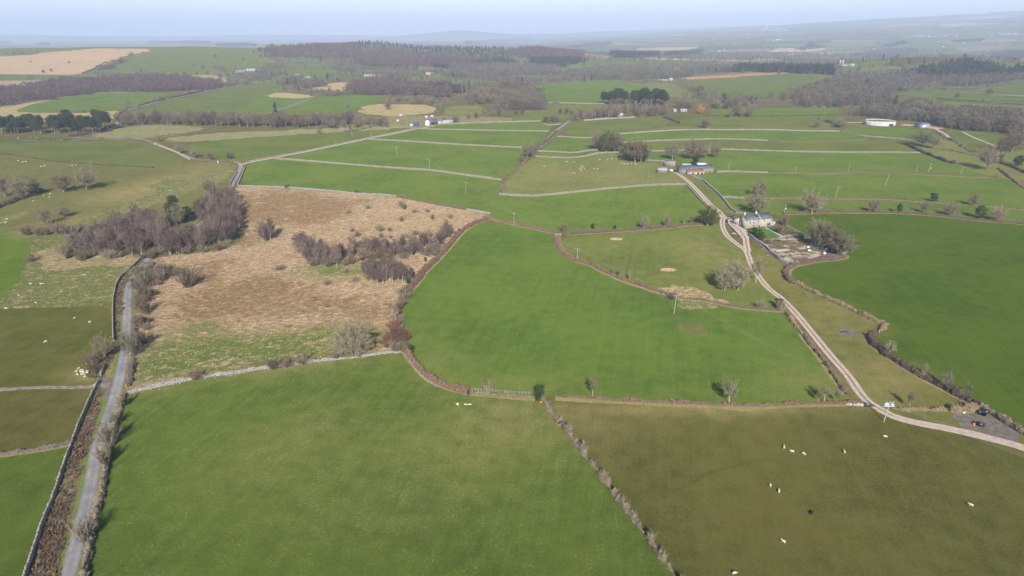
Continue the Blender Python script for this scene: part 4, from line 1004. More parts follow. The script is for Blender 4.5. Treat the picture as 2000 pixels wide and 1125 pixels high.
def gen_shrub(seed, H, Rc, n, nt, tl, tw):
    rg = np.random.default_rng(seed); tr = MB(); cr = MB(); tv = []
    for i in range(n):
        az = rg.uniform(0, 6.28); el = R(rg.uniform(28, 88)); L = H * rg.uniform(.6, 1.0) / max(.55, math.sin(el)) * .9
        d = np.array([math.cos(az) * math.cos(el) * Rc / H * 1.2, math.sin(az) * math.cos(el) * Rc / H * 1.2, math.sin(el)])
        p0 = np.array([math.cos(az), math.sin(az), 0]) * rg.uniform(0, .25) * Rc; p0[2] = -.05
        p1 = p0 + d * L * .5 + rg.normal(size=3) * .05 * H; p2 = p0 + d * L * .95 + rg.normal(size=3) * .08 * H
        tr.tube(np.array([p0, p1, p2]), [.018 * H, .012 * H, .004 * H], 4)
        tv.append(slivers(rg, np.array([p0, p1, p2]), d, nt, tl, tw, .8, 0))
    tv = np.concatenate(tv); cr.add(tv, np.arange(len(tv)).reshape(-1, 3))
    return tr, cr

def gen_evergreen(seed, H, prof, ncl, nleaf, leaf, clump, r0, clear=.1, spread=1.0):
    """leaf clumps through a crown whose radius at relative height t is prof(t)"""
    rg = np.random.default_rng(seed); tr = MB(); cr = MB()
    k = 6; t = np.linspace(0, 1, k); P = np.column_stack([np.cumsum(rg.normal(size=k) * .008 * H), np.cumsum(rg.normal(size=k) * .008 * H), t * H * .95]); P[0, 2] = -.15
    tr.tube(P, r0 * (1 - .88 * t), 6)
    tv = []
    for i in range(ncl):
        tt = clear + (1 - clear) * rg.uniform(0, 1) ** .9; rr = prof(tt) * math.sqrt(rg.uniform(.12, 1)) * rg.uniform(.8, 1.15)
        az = rg.uniform(0, 6.28); c = np.array([math.cos(az) * rr, math.sin(az) * rr, tt * H]) + np.array([np.interp(tt, t, P[:, 0]), np.interp(tt, t, P[:, 1]), 0])
        if rr > .3: tr.tube(np.array([[np.interp(tt, t, P[:, 0]), np.interp(tt, t, P[:, 1]), tt * H - .25 * rr], c]), [.05 * r0 / .25 * .6, .02], 3)
        cs = clump * rg.uniform(.6, 1.35)
        for l in range(nleaf):
            p = c + rg.normal(size=3) * cs * np.array([1, 1, .6]); a = unit(rg.normal(size=3)); b = unit(np.cross(a, rg.normal(size=3))); s = leaf * rg.uniform(.6, 1.4)
            tv += [p - a * s * .5, p + a * s * .5, p + b * s]
    tv = np.array(tv); cr.add(tv, np.arange(len(tv)).reshape(-1, 3))
    return tr, cr

PROTO = {}     # kind -> list of (height, width, trunk mesh, crown mesh)
def proto(kind, H, W, tc, tm, cm):
    tr, cr = tc
    a = tr.mesh("trunk"); a.materials.append(M[tm]); b = cr.mesh("crown"); b.materials.append(M[cm])
    z = np.concatenate(cr.V)[:, 2]; r = np.hypot(*np.concatenate(cr.V)[:, :2].T)
    PROTO.setdefault(kind, []).append((np.percentile(z, 99), 2 * np.percentile(r, 95), a, b))

for s in range(3):
    proto('broad', 14, 12, gen_bare(10 + s, 14, 6.6, .18, 26, 8, 24, 1.5, .10, .42), 'bark', 'twig_olive')
    proto('pale', 12, 10, gen_bare(20 + s, 12, 5.4, .10, 24, 8, 22, 1.4, .10, .34, stems=2, splay=.12), 'bark_pale', 'twig_pale')
    proto('brown', 13, 11, gen_bare(30 + s, 13, 5.8, .14, 26, 8, 26, 1.4, .11, .36), 'bark', 'twig_brown')
    proto('birch', 12, 5, gen_bare(40 + s, 12, 3.1, .24, 22 - 4 * s, 8, (20, 17, 11)[s], 1.3, (.07, .065, .06)[s], (.17, .19, .24)[s], droop=.35, top=.92), 'birch', 'twig_purple')
    proto('birch_grey', 11, 5, gen_bare(50 + s, 11, 3.2, .16, 22 - 4 * s, 8, (20, 17, 11)[s], 1.3, (.07, .065, .06)[s], (.16, .19, .26)[s], droop=.3, top=.92, stems=2, splay=.10), 'birch', 'twig_lilac')
    proto('shrub', 4, 5, gen_shrub(60 + s, 4, 2.6, 44, 44, .8, .085), 'bark_dark', 'twig_brown')
    proto('shrub_grey', 4, 5, gen_shrub(70 + s, 4, 2.6, 44, 40, .8, .08), 'bark', 'twig_olive')
    proto('pine', 15, 6, gen_evergreen(80 + s, 15, lambda t: 3.6 * math.sqrt(max(.05, 1 - ((t - .72) / .32) ** 2)), 70, 34, .6, .85, .30, .42), 'bark', 'needle')
for s in range(2):
    proto('willow', 12, 12, gen_bare(90 + s, 11, 6.8, .0, 40, 9, 26, 1.5, .10, .55, stems=4, splay=.30, top=.72, low=-.75), 'bark_pale', 'twig_pale')
    proto('sapling', 7, 3.4, gen_bare(100 + s, 7, 2.1, .30, 20, 6, 16, .75, .075, .14, top=.85), 'bark_pale', 'twig_pale')
    proto('narrow', 7, 1.8, gen_bare(110 + s, 7, 1.15, .24, 18, 5, 14, .75, .075, .13, top=.9), 'bark_pale', 'twig_pale')
    proto('pinkish', 8, 6, gen_bare(120 + s, 8, 3.4, .12, 20, 7, 20, 1.0, .08, .18, stems=2), 'bark', 'twig_pink')
    proto('larch', 15, 5, gen_bare(130 + s, 15, 2.7, .14, 26, 6, 22, 1.1, .10, .20, top=.97), 'bark', 'twig_pink')
    proto('holly', 6, 4, gen_evergreen(140 + s, 6, lambda t: 2.1 * math.sqrt(max(.06, 1 - ((t - .55) / .52) ** 2)), 46, 28, .34, .38, .14, .1), 'bark_dark', 'holly')
    proto('spruce', 18, 7, gen_evergreen(150 + s, 18, lambda t: 3.9 * (1.04 - t) ** .5 * (1 - .3 * (t < .12)), 130, 32, .6, .62, .26, .04), 'bark_dark', 'needle')
    proto('ivied', 13, 11, gen_bare(160 + s, 13, 5.6, .06, 30, 8, 26, 1.3, .14, .4, low=-.7), 'bark', 'ivy')
proto('gold', 8, 7, gen_bare(170, 9, 4.4, .04, 26, 8, 24, 1.0, .13, .2, stems=3), 'bark', 'twig_gold')
proto('scrub_red', 3, 4, gen_shrub(171, 3, 2.4, 44, 44, .7, .09), 'bark_dark', 'twig_red')

def tree(kind, px, py, hpx=None, label=None, cat="tree", name=None, group=None, wpx=None, hm=None, var=None, rz=None, at=None, parts=True):
    b = U1(px, py) if at is None else np.asarray(at, float)
    h = hm if hm else max(.5, height_at(b, py - hpx))
    v = PROTO[kind][var if var is not None else random.randrange(len(PROTO[kind]))]
    sz = h / v[0]; sx = sz
    if wpx:
        sx = wpx * b[1] / (math.cos(PITCH) * FOC) * .97 / v[1]; sx = min(max(sx, sz * .5), sz * 2.2)
    else: sx *= random.uniform(.9, 1.12)
    o = empty(name or {'birch': "birch_tree", 'birch_grey': "birch_tree", 'pine': "pine_tree", 'spruce': "spruce_tree", 'larch': "larch_tree",
              'shrub': "bush", 'shrub_grey': "bush", 'scrub_red': "bush", 'holly': "evergreen_bush", 'sapling': "sapling", 'narrow': "sapling"}.get(kind, "bare_tree"), b, rz if rz is not None else random.uniform(0, 6.28))
    o.scale = (sx, sx, sz)
    if parts:
        for nm, me in (("trunk", v[2]), ("crown", v[3])):
            c = bpy.data.objects.new(nm, me); link(c); c.parent = o
    tag(o, label, cat, group); return o

# --- single trees and bushes of the near and middle ground
BUSH = "bush"
for a in [
 ('willow', 692, 692, 62, "big pale grey green spreading tree on the moor's lower wall", 86),
 ('narrow', 1157, 773, 38, "slim pale sapling standing in the long hedge left of centre", None),
 ('sapling', 1424, 789, 46, "round headed pale sapling standing alone in the long reddish hedge", 34),
 ('sapling', 1597, 785, 27, "leftmost of three saplings at the hedge corner by the farm track", 12),
 ('sapling', 1609, 784, 31, "middle and tallest of three saplings at the hedge corner by the farm track", 18),
 ('sapling', 1632, 786, 27, "rightmost of three saplings at the hedge corner by the farm track", 14),
 ('sapling', 1737, 693, 27, "pale round sapling at the top of the thick curving hedge", 24),
 ('sapling', 1804, 736, 25, "small sapling half way along the thick curving hedge", 13),
 ('sapling', 1847, 759, 33, "broader pale sapling low on the thick curving hedge", 26),
 ('sapling', 1888, 776, 29, "last sapling on the thick curving hedge near the bales", 17),
 ('sapling', 1776, 797, 32, "pale twiggy sapling in the scrub right of the power pole", 17),
 ('sapling', 1476, 552, 52, "thin leaning tree beside the farm track bend", 26),
 ('pale', 1413, 567, 52, "left pale many stemmed tree in the straw heap field", 46),
 ('pale', 1438, 566, 56, "right pale many stemmed tree in the straw heap field", 54),
 ('ivied', 1381, 440, 36, "wide dull green ivy clad tree by the track junction", 42),
 ('pale', 1258, 448, 28, "small pale round tree in the trimmed hedge, left one", 21),
 ('pale', 1302, 443, 24, "small pale narrow tree in the trimmed hedge, right one", 13),
 ('sapling', 1335, 437, 13, "tiny thin sapling in the trimmed hedge beside the ivy clad tree, left", None),
 ('sapling', 1350, 436, 13, "tiny thin sapling in the trimmed hedge beside the ivy clad tree, right", None),
 ('broad', 1476, 418, 46, "large brown bare tree right behind the farmhouse", 46),
 ('broad', 1481, 382, 30, "bare tree in the hedge above the farmhouse tree", 36),
 ('broad', 1585, 418, 48, "big rounded bare tree with pale trunk right of the farmhouse", 46),
 ('pinkish', 1706, 416, 27, "small pinkish bare tree beside the little dark evergreen", 23),
 ('holly', 1756, 416, 18, "small dark egg shaped evergreen on the trimmed hedge", 11),
 ('pinkish', 1804, 416, 24, "faint thin pinkish tree between the two evergreens on the hedge", 16),
 ('pinkish', 1854, 421, 24, "pinkish spreading small tree left of the big dark evergreen", 24),
 ('holly', 1914, 427, 25, "large dark round evergreen on the trimmed hedge", 22),
 ('pinkish', 1947, 432, 28, "pinkish bare tree right of the big dark evergreen", 28),
 ('holly', 1822, 394, 17, "dark green ball shaped tree on the upper hedge", 15),
 ('pinkish', 1900, 402, 26, "pale thin tree leaning on the upper hedge", 20),
 ('broad', 1928, 332, 50, "big brown bare tree at the right where hedges meet", 46),
 ('brown', 1976, 296, 48, "tall pinkish brown bare tree at the right edge", 40),
 ('broad', 1800, 286, 32, "wide pale bare tree spreading above the dark descending hedge", 46),
 ('broad', 1824, 290, 26, "smaller pale bare tree right of the wide pale tree", 26),
 ('brown', 1958, 298, 34, "darker bare tree left of the tall pinkish one", 30),
 ('holly', 1988, 324, 20, "dark evergreen shrub at the far right edge above the hedge", 20),
 ('holly', 1953, 318, 15, "straggly dark evergreen right of the big brown tree", 12),
 ('pale', 1594, 480, 52, "leftmost and tallest tree of the pale clump behind the yard", 48),
 ('pale', 1608, 487, 52, "second tree of the pale clump behind the yard", 46),
 ('pale', 1624, 492, 48, "middle tree of the pale clump behind the yard", 44),
 ('pale', 1638, 497, 44, "fourth tree of the pale clump behind the yard", 42),
 ('pale', 1650, 501, 40, "rightmost tree of the pale clump behind the yard", 40),
 ('ivied', 1228, 313, 36, "left evergreen tinted tree of the dark clump by the sheep pasture", 36),
 ('brown', 1240, 317, 44, "tallest tree of the dark clump by the sheep pasture", 42),
 ('ivied', 1252, 316, 38, "right evergreen tinted tree of the dark clump by the sheep pasture", 34),
 ('brown', 1166, 292, 32, "left brown tree of the clump above the wavy wall", 30),
 ('ivied', 1184, 297, 42, "middle ivy covered tree of the clump above the wavy wall", 30),
 ('brown', 1200, 298, 38, "right brown tree of the clump above the wavy wall", 34),
 ('broad', 1313, 312, 36, "bare tree standing over the small stone shed", 30),
 ('brown', 1356, 311, 38, "dense brown bare tree behind the long barn", 44),
 ('broad', 1377, 309, 28, "slim tree behind the right half of the barn", 20),
 ('broad', 1395, 308, 32, "tree with pale trunk behind the barn's right end", 28),
 ('spruce', 1357, 322, 17, "small dark conifer against the back of the barn", 12),
 ('shrub', 1376, 250, 18, "round dark solitary bush tree on the long arching wall", 18),
 ('broad', 1030, 308, 32, "pale bare tree at the lower end of the straight far lane", 30),
 ('shrub', 1018, 316, 13, "brown bush below the pale tree on the far lane", 16),
 ('brown', 125, 375, 38, "left of two bare trees in the hillside pasture", 38),
 ('broad', 170, 370, 42, "right and larger of two bare trees in the hillside pasture", 50),
 ('broad', 10, 384, 46, "bare tree at the left picture edge by the dark hedge", 40),
 ('broad', 44, 386, 40, "broad rounded tree in the dark hedge at left", 46),
 ('brown', 67, 380, 32, "dark bushy tree at the end of the dark hedge", 30),
 ('broad', 90, 440, 36, "thin bare tree above the bushes left of the birch wood", 30),
 ('pinkish', 126, 424, 22, "flat topped small tree left of the birch wood", 26),
 ('shrub', 54, 459, 20, "dark round bush at the top corner of the bright left field", 26),
 ('shrub_grey', 76, 460, 18, "greyish bush between two dark bushes on the left", 22),
 ('shrub', 92, 459, 16, "low dark bush right of the grey one on the left", 20),
 ('shrub_grey', 120, 457, 26, "grey scrub bush by the upper edge of the birch wood", 40),
 ('shrub_grey', 142, 458, 24, "olive scrub bush touching the birch wood", 36),
 ('shrub_grey', 130, 505, 30, "pale grey bush at the lower left corner of the birch wood", 32),
 ('shrub_grey', 62, 510, 14, "low pale bush near the bright left field", 28),
 ('birch_grey', 319, 548, 42, "white stemmed birch standing alone by the lane bend", 30),
 ('shrub', 368, 560, 38, "big round grey brown bush on the moor near the lane bend", 54),
 ('shrub_grey', 338, 538, 24, "olive bush between the lone birch and the round bush", 30),
 ('shrub', 283, 585, 28, "dark bush between lane and moor, upper", 26),
 ('shrub', 285, 612, 30, "big grey bush between lane and moor, middle", 36),
 ('shrub_grey', 280, 560, 32, "bush overhanging the lane bend", 30),
 ('shrub', 276, 640, 26, "bush between lane and moor, lower", 26),
 ('pale', 256, 699, 54, "pale forked tree leaning over the lane", 34),
 ('shrub', 280, 672, 26, "scrubby bush on the moor side of the forked tree", 34),
 ('broad', 203, 702, 46, "grey bare tree over the flock beside the lane wall", 38),
 ('shrub', 180, 715, 26, "brown thicket behind the resting flock", 38),
 ('shrub', 188, 728, 18, "low brown thicket beside the lane gate", 30),
 ('sapling', 238, 800, 30, "spindly tree in the lane hedge just below the wall end", 20),
 ('sapling', 225, 835, 30, "spindly tree in the lane hedge above the big pale shrub", 20),
 ('shrub_grey', 214, 872, 44, "big pale shrub arching over the lane hedge", 44),
 ('shrub', 205, 912, 38, "round brown shrub in the lane hedge", 32),
 ('shrub_grey', 168, 1060, 46, "thin twiggy shrub over the lane near the bottom", 30),
 ('shrub_grey', 955, 768, 26, "round grey bush in the low broken hedge", 28),
 ('holly', 1054, 784, 32, "dark rounded evergreen bush where three fields meet", 22),
 ('holly', 803, 690, 17, "dark small evergreen at the moor's bottom corner", 14),
 ('sapling', 773, 630, 40, "thin bare tree on the right edge of the moor", 16),
 ('scrub_red', 770, 665, 26, "rusty round bush at the lower right of the moor", 22),
 ('scrub_red', 788, 668, 26, "rusty bush against the big green field", 16),
 ('shrub_grey', 769, 688, 24, "grey bush above the moor's lower wall end", 24),
 ('shrub', 655, 700, 14, "brown bush at the foot of the big pale tree", 22),
 ('shrub', 534, 720, 19, "left bush of three on the long pale wall", 34),
 ('shrub', 562, 716, 19, "middle bush of three on the long pale wall", 34),
 ('shrub_grey', 592, 711, 20, "right bush of three on the long pale wall", 36),
 ('shrub', 383, 741, 19, "lone brown bush on the lower left of the pale wall", 34),
 ('shrub', 560, 367, 9, "small round bush on the moor's top wall", 13),
 ('shrub', 697, 377, 8, "tiny bush half way along the moor's top wall", 11),
 ('shrub', 1100, 452, 17, "dark bush at the top of the straw heap field", 17),
 ('shrub', 1312, 585, 16, "brown bush beside the power pole in the dead grass", 20),
 ('shrub_grey', 1485, 604, 18, "grey bush in the hedge left of the farm track", 24),
 ('holly', 1520, 601, 18, "dark evergreen bush at the hedge end by the farm track", 18),
 ('shrub_grey', 1526, 607, 20, "pale twiggy bush touching the farm track", 24),
 ('holly', 1470, 458, 14, "leftmost dark garden evergreen before the farmhouse", 16),
 ('holly', 1478, 466, 18, "middle dark garden evergreen before the farmhouse", 18),
 ('holly', 1485, 472, 18, "lowest dark garden evergreen by the garden wall", 16),
 ('shrub', 1500, 478, 12, "brown bush in the farmyard below the lawn", 18),
 ('shrub', 1531, 440, 16, "brown bush at the right end of the farmhouse", 20),
 ('shrub', 1522, 455, 16, "brown bush at the lawn's right corner", 22),
 ('shrub', 1427, 424, 7, "brown bush at the left gable of the farmhouse", 24),
 ('gold', 1368, 222, 16, "bright orange brown rounded tree in the middle distance", 13),
 ('broad', 1640, 250, 20, "brown round bush at the end of the long arching wall", 24),
 ('broad', 1596, 249, 17, "pale round bush left of the brown round bush", 22),
 ('brown', 410, 313, 15, "brown round bush on the lane left of the junction", 16),
 ('broad', 352, 300, 20, "pale tree beside the lane going up left", 18),
 ('broad', 380, 308, 18, "pale round tree by the lane left of the junction", 18),
 ('broad', 310, 276, 16, "faint tree above the lane going up left", 12),
 ('shrub', 448, 310, 14, "dark bush at the lane junction", 20),
 ('broad', 410, 382, 36, "pale green tree at the upper end of the birch wood", 34),
 ('pale', 348, 440, 42, "pale ivy clad many stemmed tree before the dark spruce", 30),
 ('spruce', 344, 437, 54, "tall dark spruce in the middle of the birch wood", 30),
 ('holly', 368, 432, 28, "dark green holly behind the spruce", 26),
 ('shrub_grey', 122, 500, 24, "yellowish bush at the lower left of the birch wood", 20),
 ('broad', 621, 285, 14, "no", 0),
]:
    if a[4] == "no": continue
    kind, px, py, hp, lb, wp = a
    tree(kind, px, py, hp, lb, "bush" if kind in ('shrub', 'shrub_grey', 'scrub_red') else "tree", wpx=wp)

# small willow bushes dotted over the moor
for px, py, hp, wp in [(719,408,10,15),(783,404,13,16),(790,408,10,14),(810,416,9,13),(835,415,9,11),(880,427,11,12),(845,429,11,11),(785,432,9,10),(742,452,15,20),(744,465,11,12),(762,452,9,11),(688,453,9,12),(697,462,11,16),(795,466,12,19),(838,462,13,20),(870,453,10,14),(812,459,10,16),(680,417,8,14),(763,466,8,10),(640,556,10,18),(692,550,11,20),(675,533,10,18),(545,527,9,26),(640,600,6,14),(560,640,7,20)]:
    tree('shrub_grey' if random.random() < .7 else 'shrub', px, py, hp, "small olive willow bush dotted on the brown moor", "bush", group="small bushes scattered over the moor", wpx=wp)
for px, py, hp in [(897,455,9),(889,458,6),(831,510,8),(797,555,13),(804,540,16),(785,575,9)]:
    tree('holly', px, py, hp, "small dark evergreen bush in the bramble hedge of the moor", "bush", group="evergreen bushes in the moor hedge")
for px, py, hp in [(1197,538,18),(1210,540,17),(1229,547,19)]:
    tree('narrow', px, py, hp, "thin wispy sapling in the hedge sloping below the straw heaps", "tree", group="three wispy saplings in the sloping hedge")
for px, py, hp in [(1158,447,10),(1201,448,8)]:
    tree('holly', px, py, hp, "tiny dark evergreen in the trimmed hedge", "bush", group="tiny evergreens in the trimmed hedge")

def scatter_poly(px, n, mind):
    """n random terrain points inside a photo polygon, not closer than mind"""
    W = U(px)[:, :2]; lo, hi = W.min(0), W.max(0); out = []
    tries = 0
    while len(out) < n and tries < n * 60:
        tries += 1; p = RNG.uniform(lo, hi)
        if not inside(W, p[:1], p[1:])[0]: continue
        if out and np.min(np.linalg.norm(np.array(out) - p, axis=1)) < mind: continue
        out.append(p)
    P = np.array(out); return np.column_stack([P, terrain(P[:, 0], P[:, 1])])

def grove(px, n, mind, kinds, hr, label, group, cat="tree", nm=None):
    for p in scatter_poly(px, n, mind):
        tree(random.choice(kinds), 0, 0, None, label, cat, at=p, hm=random.uniform(*hr), group=group, name=nm)

# the birch wood beside the lane
BW = "purple twigged white stemmed birch in the wood beside the lane"; BG = "birches of the wood beside the lane"
grove([(150,497),(200,503),(262,503),(285,494),(272,470),(230,452),(185,470)], 62, 3.0, ['birch', 'birch', 'birch_grey', 'birch_grey'], (8, 14.5), BW, BG)
grove([(230,452),(290,490),(330,485),(330,440),(280,432)], 36, 3.0, ['birch', 'birch_grey', 'birch_grey'], (8, 14), BW, BG)
grove([(310,497),(350,500),(395,490),(380,470),(330,485)], 22, 3.2, ['birch', 'birch_grey'], (9, 13), BW, BG)
grove([(385,475),(430,480),(465,470),(468,440),(400,440)], 28, 3.4, ['birch', 'birch_grey'], (9, 13), BW, BG)
grove([(390,440),(468,440),(470,412),(455,392),(420,395),(385,420)], 44, 3.6, ['birch', 'birch_grey', 'birch_grey'], (7.5, 13), BW, BG)
grove([(140,500),(195,508),(260,508),(330,503),(380,498),(430,488),(470,470),(475,440)], 40, 2.5, ['shrub', 'shrub_grey'], (2.5, 5), "scrubby undergrowth bush at the foot of the birch wood", "undergrowth of the birch wood", "bush")
grove([(130,500),(150,508),(180,512),(165,495),(150,470),(170,450),(150,445),(120,470)], 16, 3, ['shrub_grey', 'shrub', 'birch_grey'], (2.5, 6), "straggling grey scrub at the left end of the birch wood", "scrub at the left end of the birch wood", "bush", "bush")
grove([(258,535),(285,512),(318,525),(318,550),(292,590),(295,625),(290,665),(268,690),(262,650),(264,600)], 34, 2.6, ['shrub', 'shrub_grey', 'shrub'], (1.8, 4.6), "grey brown scrub crowding the moor side of the lane bend", "scrub along the moor side of the lane", "bush", "bush")
grove([(800,556),(786,580),(772,610),(762,650),(748,688),(786,690),(790,660),(784,620),(788,590)], 24, 2.2, ['shrub', 'shrub_grey', 'scrub_red'], (1.4, 4.2), "reddish grey scrub on the right edge of the moor", "scrub on the right edge of the moor", "bush", "bush")
# birch clumps on the moor
grove([(508,474),(520,476),(534,472),(530,464),(512,465)], 7, 2.6, ['birch', 'birch_grey'], (9.5, 13), "birch in the small isolated clump on the moor", "birches of the isolated clump on the moor")
BS = "birch in the long dark strip of trees across the moor"; BT = "birches of the strip across the moor"
grove([(572,490),(590,512),(620,520),(660,520),(650,500),(600,480)], 26, 3, ['birch', 'birch_grey', 'birch_grey'], (5, 10.5), BS, BT)
grove([(650,505),(660,518),(700,503),(800,504),(855,498),(868,480),(840,478),(750,485),(690,488)], 58, 3, ['birch', 'birch_grey', 'birch'], (4.5, 10), BS, BT)
grove([(575,500),(620,525),(680,518),(720,506),(850,504),(868,486)], 48, 2.5, ['shrub', 'shrub_grey'], (2.2, 4.8), "scrub bush at the foot of the birch strip", "undergrowth of the birch strip", "bush")
grove([(706,543),(730,556),(760,561),(800,553),(803,535),(760,528),(715,530)], 26, 2.6, ['birch', 'birch', 'birch_grey'], (7, 11.5), "birch in the square clump at the lower end of the moor strip", "birches of the square clump on the moor")
grove([(858,478),(872,470),(884,458),(878,452),(862,462)], 7, 3, ['birch_grey'], (6, 9), "slender grey birch beside the bramble hedge", "slender birches by the bramble hedge")
# pines
grove([(-20,263),(85,263),(85,255),(-20,256)], 26, 4.5, ['pine'], (13, 22), "dark pine in the left stand at the picture edge", "pines of the stand at the left edge")
grove([(97,262),(190,262),(215,254),(200,246),(130,250),(97,255)], 30, 5, ['pine'], (13, 24), "dark pine in the stand beside the lane rise", "pines of the stand by the lane")
grove([(1176,204),(1224,205),(1224,199),(1176,199)], 16, 5, ['pine'], (15, 25), "pine in the smaller half of the middle distance stand", "pines of the smaller middle distance stand")
grove([(1232,206),(1302,207),(1302,200),(1232,200)], 26, 5, ['pine'], (17, 27), "pine in the larger half of the middle distance stand", "pines of the larger middle distance stand")
# belts
BL = "bare brown tree in the long belt between the distant fields"; BLG = "trees of the long belt between the distant fields"
grove([(225,246),(330,244),(450,249),(560,250),(640,250),(700,244),(690,236),(560,240),(450,238),(330,236),(240,238)], 130, 6, ['brown', 'birch_grey', 'birch', 'broad'], (11, 17), BL, BLG)
grove([(640,252),(700,250),(760,249),(752,242),(700,240),(650,240)], 16, 7, ['brown', 'broad'], (10, 15), "bare tree left of the small farm", "trees left of the small farm")
grove([(1120,238),(1145,236),(1200,231),(1240,229),(1312,226),(1310,216),(1240,216),(1180,222),(1125,230)], 66, 6, ['larch', 'larch', 'brown'], (10, 15), "pinkish larch in the plantation belt above the ruined wall", "larches of the plantation belt")
grove([(1062,240),(1085,240),(1085,235),(1065,235)], 5, 4, ['shrub', 'brown'], (6, 10), "tree in the tiny walled copse by the lane end", "trees of the tiny walled copse", "tree", "bare_tree")
for pts in ([(1320,216),(1345,216),(1352,210),(1322,206)], [(1374,212),(1400,206),(1440,205),(1470,206),(1480,212),(1440,214)], [(1425,230),(1440,229),(1470,229),(1465,224),(1430,225)]):
    grove(pts, 8, 9, ['brown', 'broad'], (11, 17), "bare tree scattered behind the flat green field", "bare trees behind the flat green field")
grove([(905,205),(1000,206),(1000,190),(960,184),(910,192)], 40, 8, ['broad', 'brown'], (10, 15), "greyish bare tree in the copse above the pale pasture", "trees of the copse above the pale pasture")
grove([(740,203),(790,206),(850,206),(850,196),(800,194),(750,196)], 24, 8, ['broad'], (7, 11), "small grey green tree in the scrub above the buff field", "trees of the scrub above the buff field")
grove([(1345,180),(1372,192),(1390,188),(1370,176),(1350,172)], 9, 8, ['brown'], (11, 16), "bare tree on the boundary of the two middle hills", "bare trees between the two middle hills")
# valley woods on the right
VG = "trees of the wooded valley at the right"
grove([(1745,205),(1790,212),(1830,220),(1840,212),(1800,198),(1755,196)], 22, 8, ['broad', 'pale'], (10, 15), "pale bare tree in the hollow of the right hand fields", "pale trees in the right hand hollow")
for px, py, hp, w in [(1932,185,14,15),(1869,192,10,10),(1692,170,16,6),(1768,166,10,8),(1870,312,0,0)]:
    if hp: tree('brown' if w > 8 else 'spruce', px, py, hp, "lone tree in the far fields at the right", "tree", group="lone trees in the far right fields", wpx=w)
for px, py, hp in [(1008,224,9),(1021,223,11),(1095,222,11),(1107,222,13),(1116,223,8),(1530,190,12),(1505,190,13),(1470,206,12),(1455,208,10)]:
    tree('brown', px, py, hp, "small dark tree on the field edge in the middle distance", "tree", group="small dark trees on middle distance field edges")
for px, py, hp, k in [(758,214,16,'brown'), (868,238,14,'broad'), (915,232,12,'brown'), (930,231,12,'brown'), (962,228,11,'brown'), (975,226,12,'brown'), (625,252,8,'brown'), (683,252,10,'brown'), (623,262,14,'broad'), (890,240,16,'broad')]:
    tree(k, px, py, hp, "single bare tree around the boggy ground near the small farm", "tree", group="single trees around the boggy ground")

for px, py, hp in [(395,134,8),(421,112,7),(475,118,7),(100,140,6),(85,143,7),(135,124,5),(320,146,6),(345,145,6),(360,146,7),(385,146,7),(405,146,8),(440,144,9),(430,152,9),(455,146,8),(275,140,6),(60,122,4),(495,104,6),(510,112,7),(560,150,9),(640,150,10),(660,160,10),(690,150,11),(735,160,10),(555,176,9),(575,172,9)]:
    tree('brown', px, py, hp, "small dark tree dotted over the distant hillside at upper left", "tree", group="small trees dotted over the distant left hillside")
# ------------------------------------------------------------------ buildings
class Frame:
    """local frame on the ground: x along a front, y away from the viewer, z up"""
    def __init__(s, a, b, depth_sign=1):
        s.o = np.array([a[0], a[1], a[2]]); d = np.array(b[:2]) - np.array(a[:2]); s.len = np.linalg.norm(d); s.ang = math.atan2(d[1], d[0])

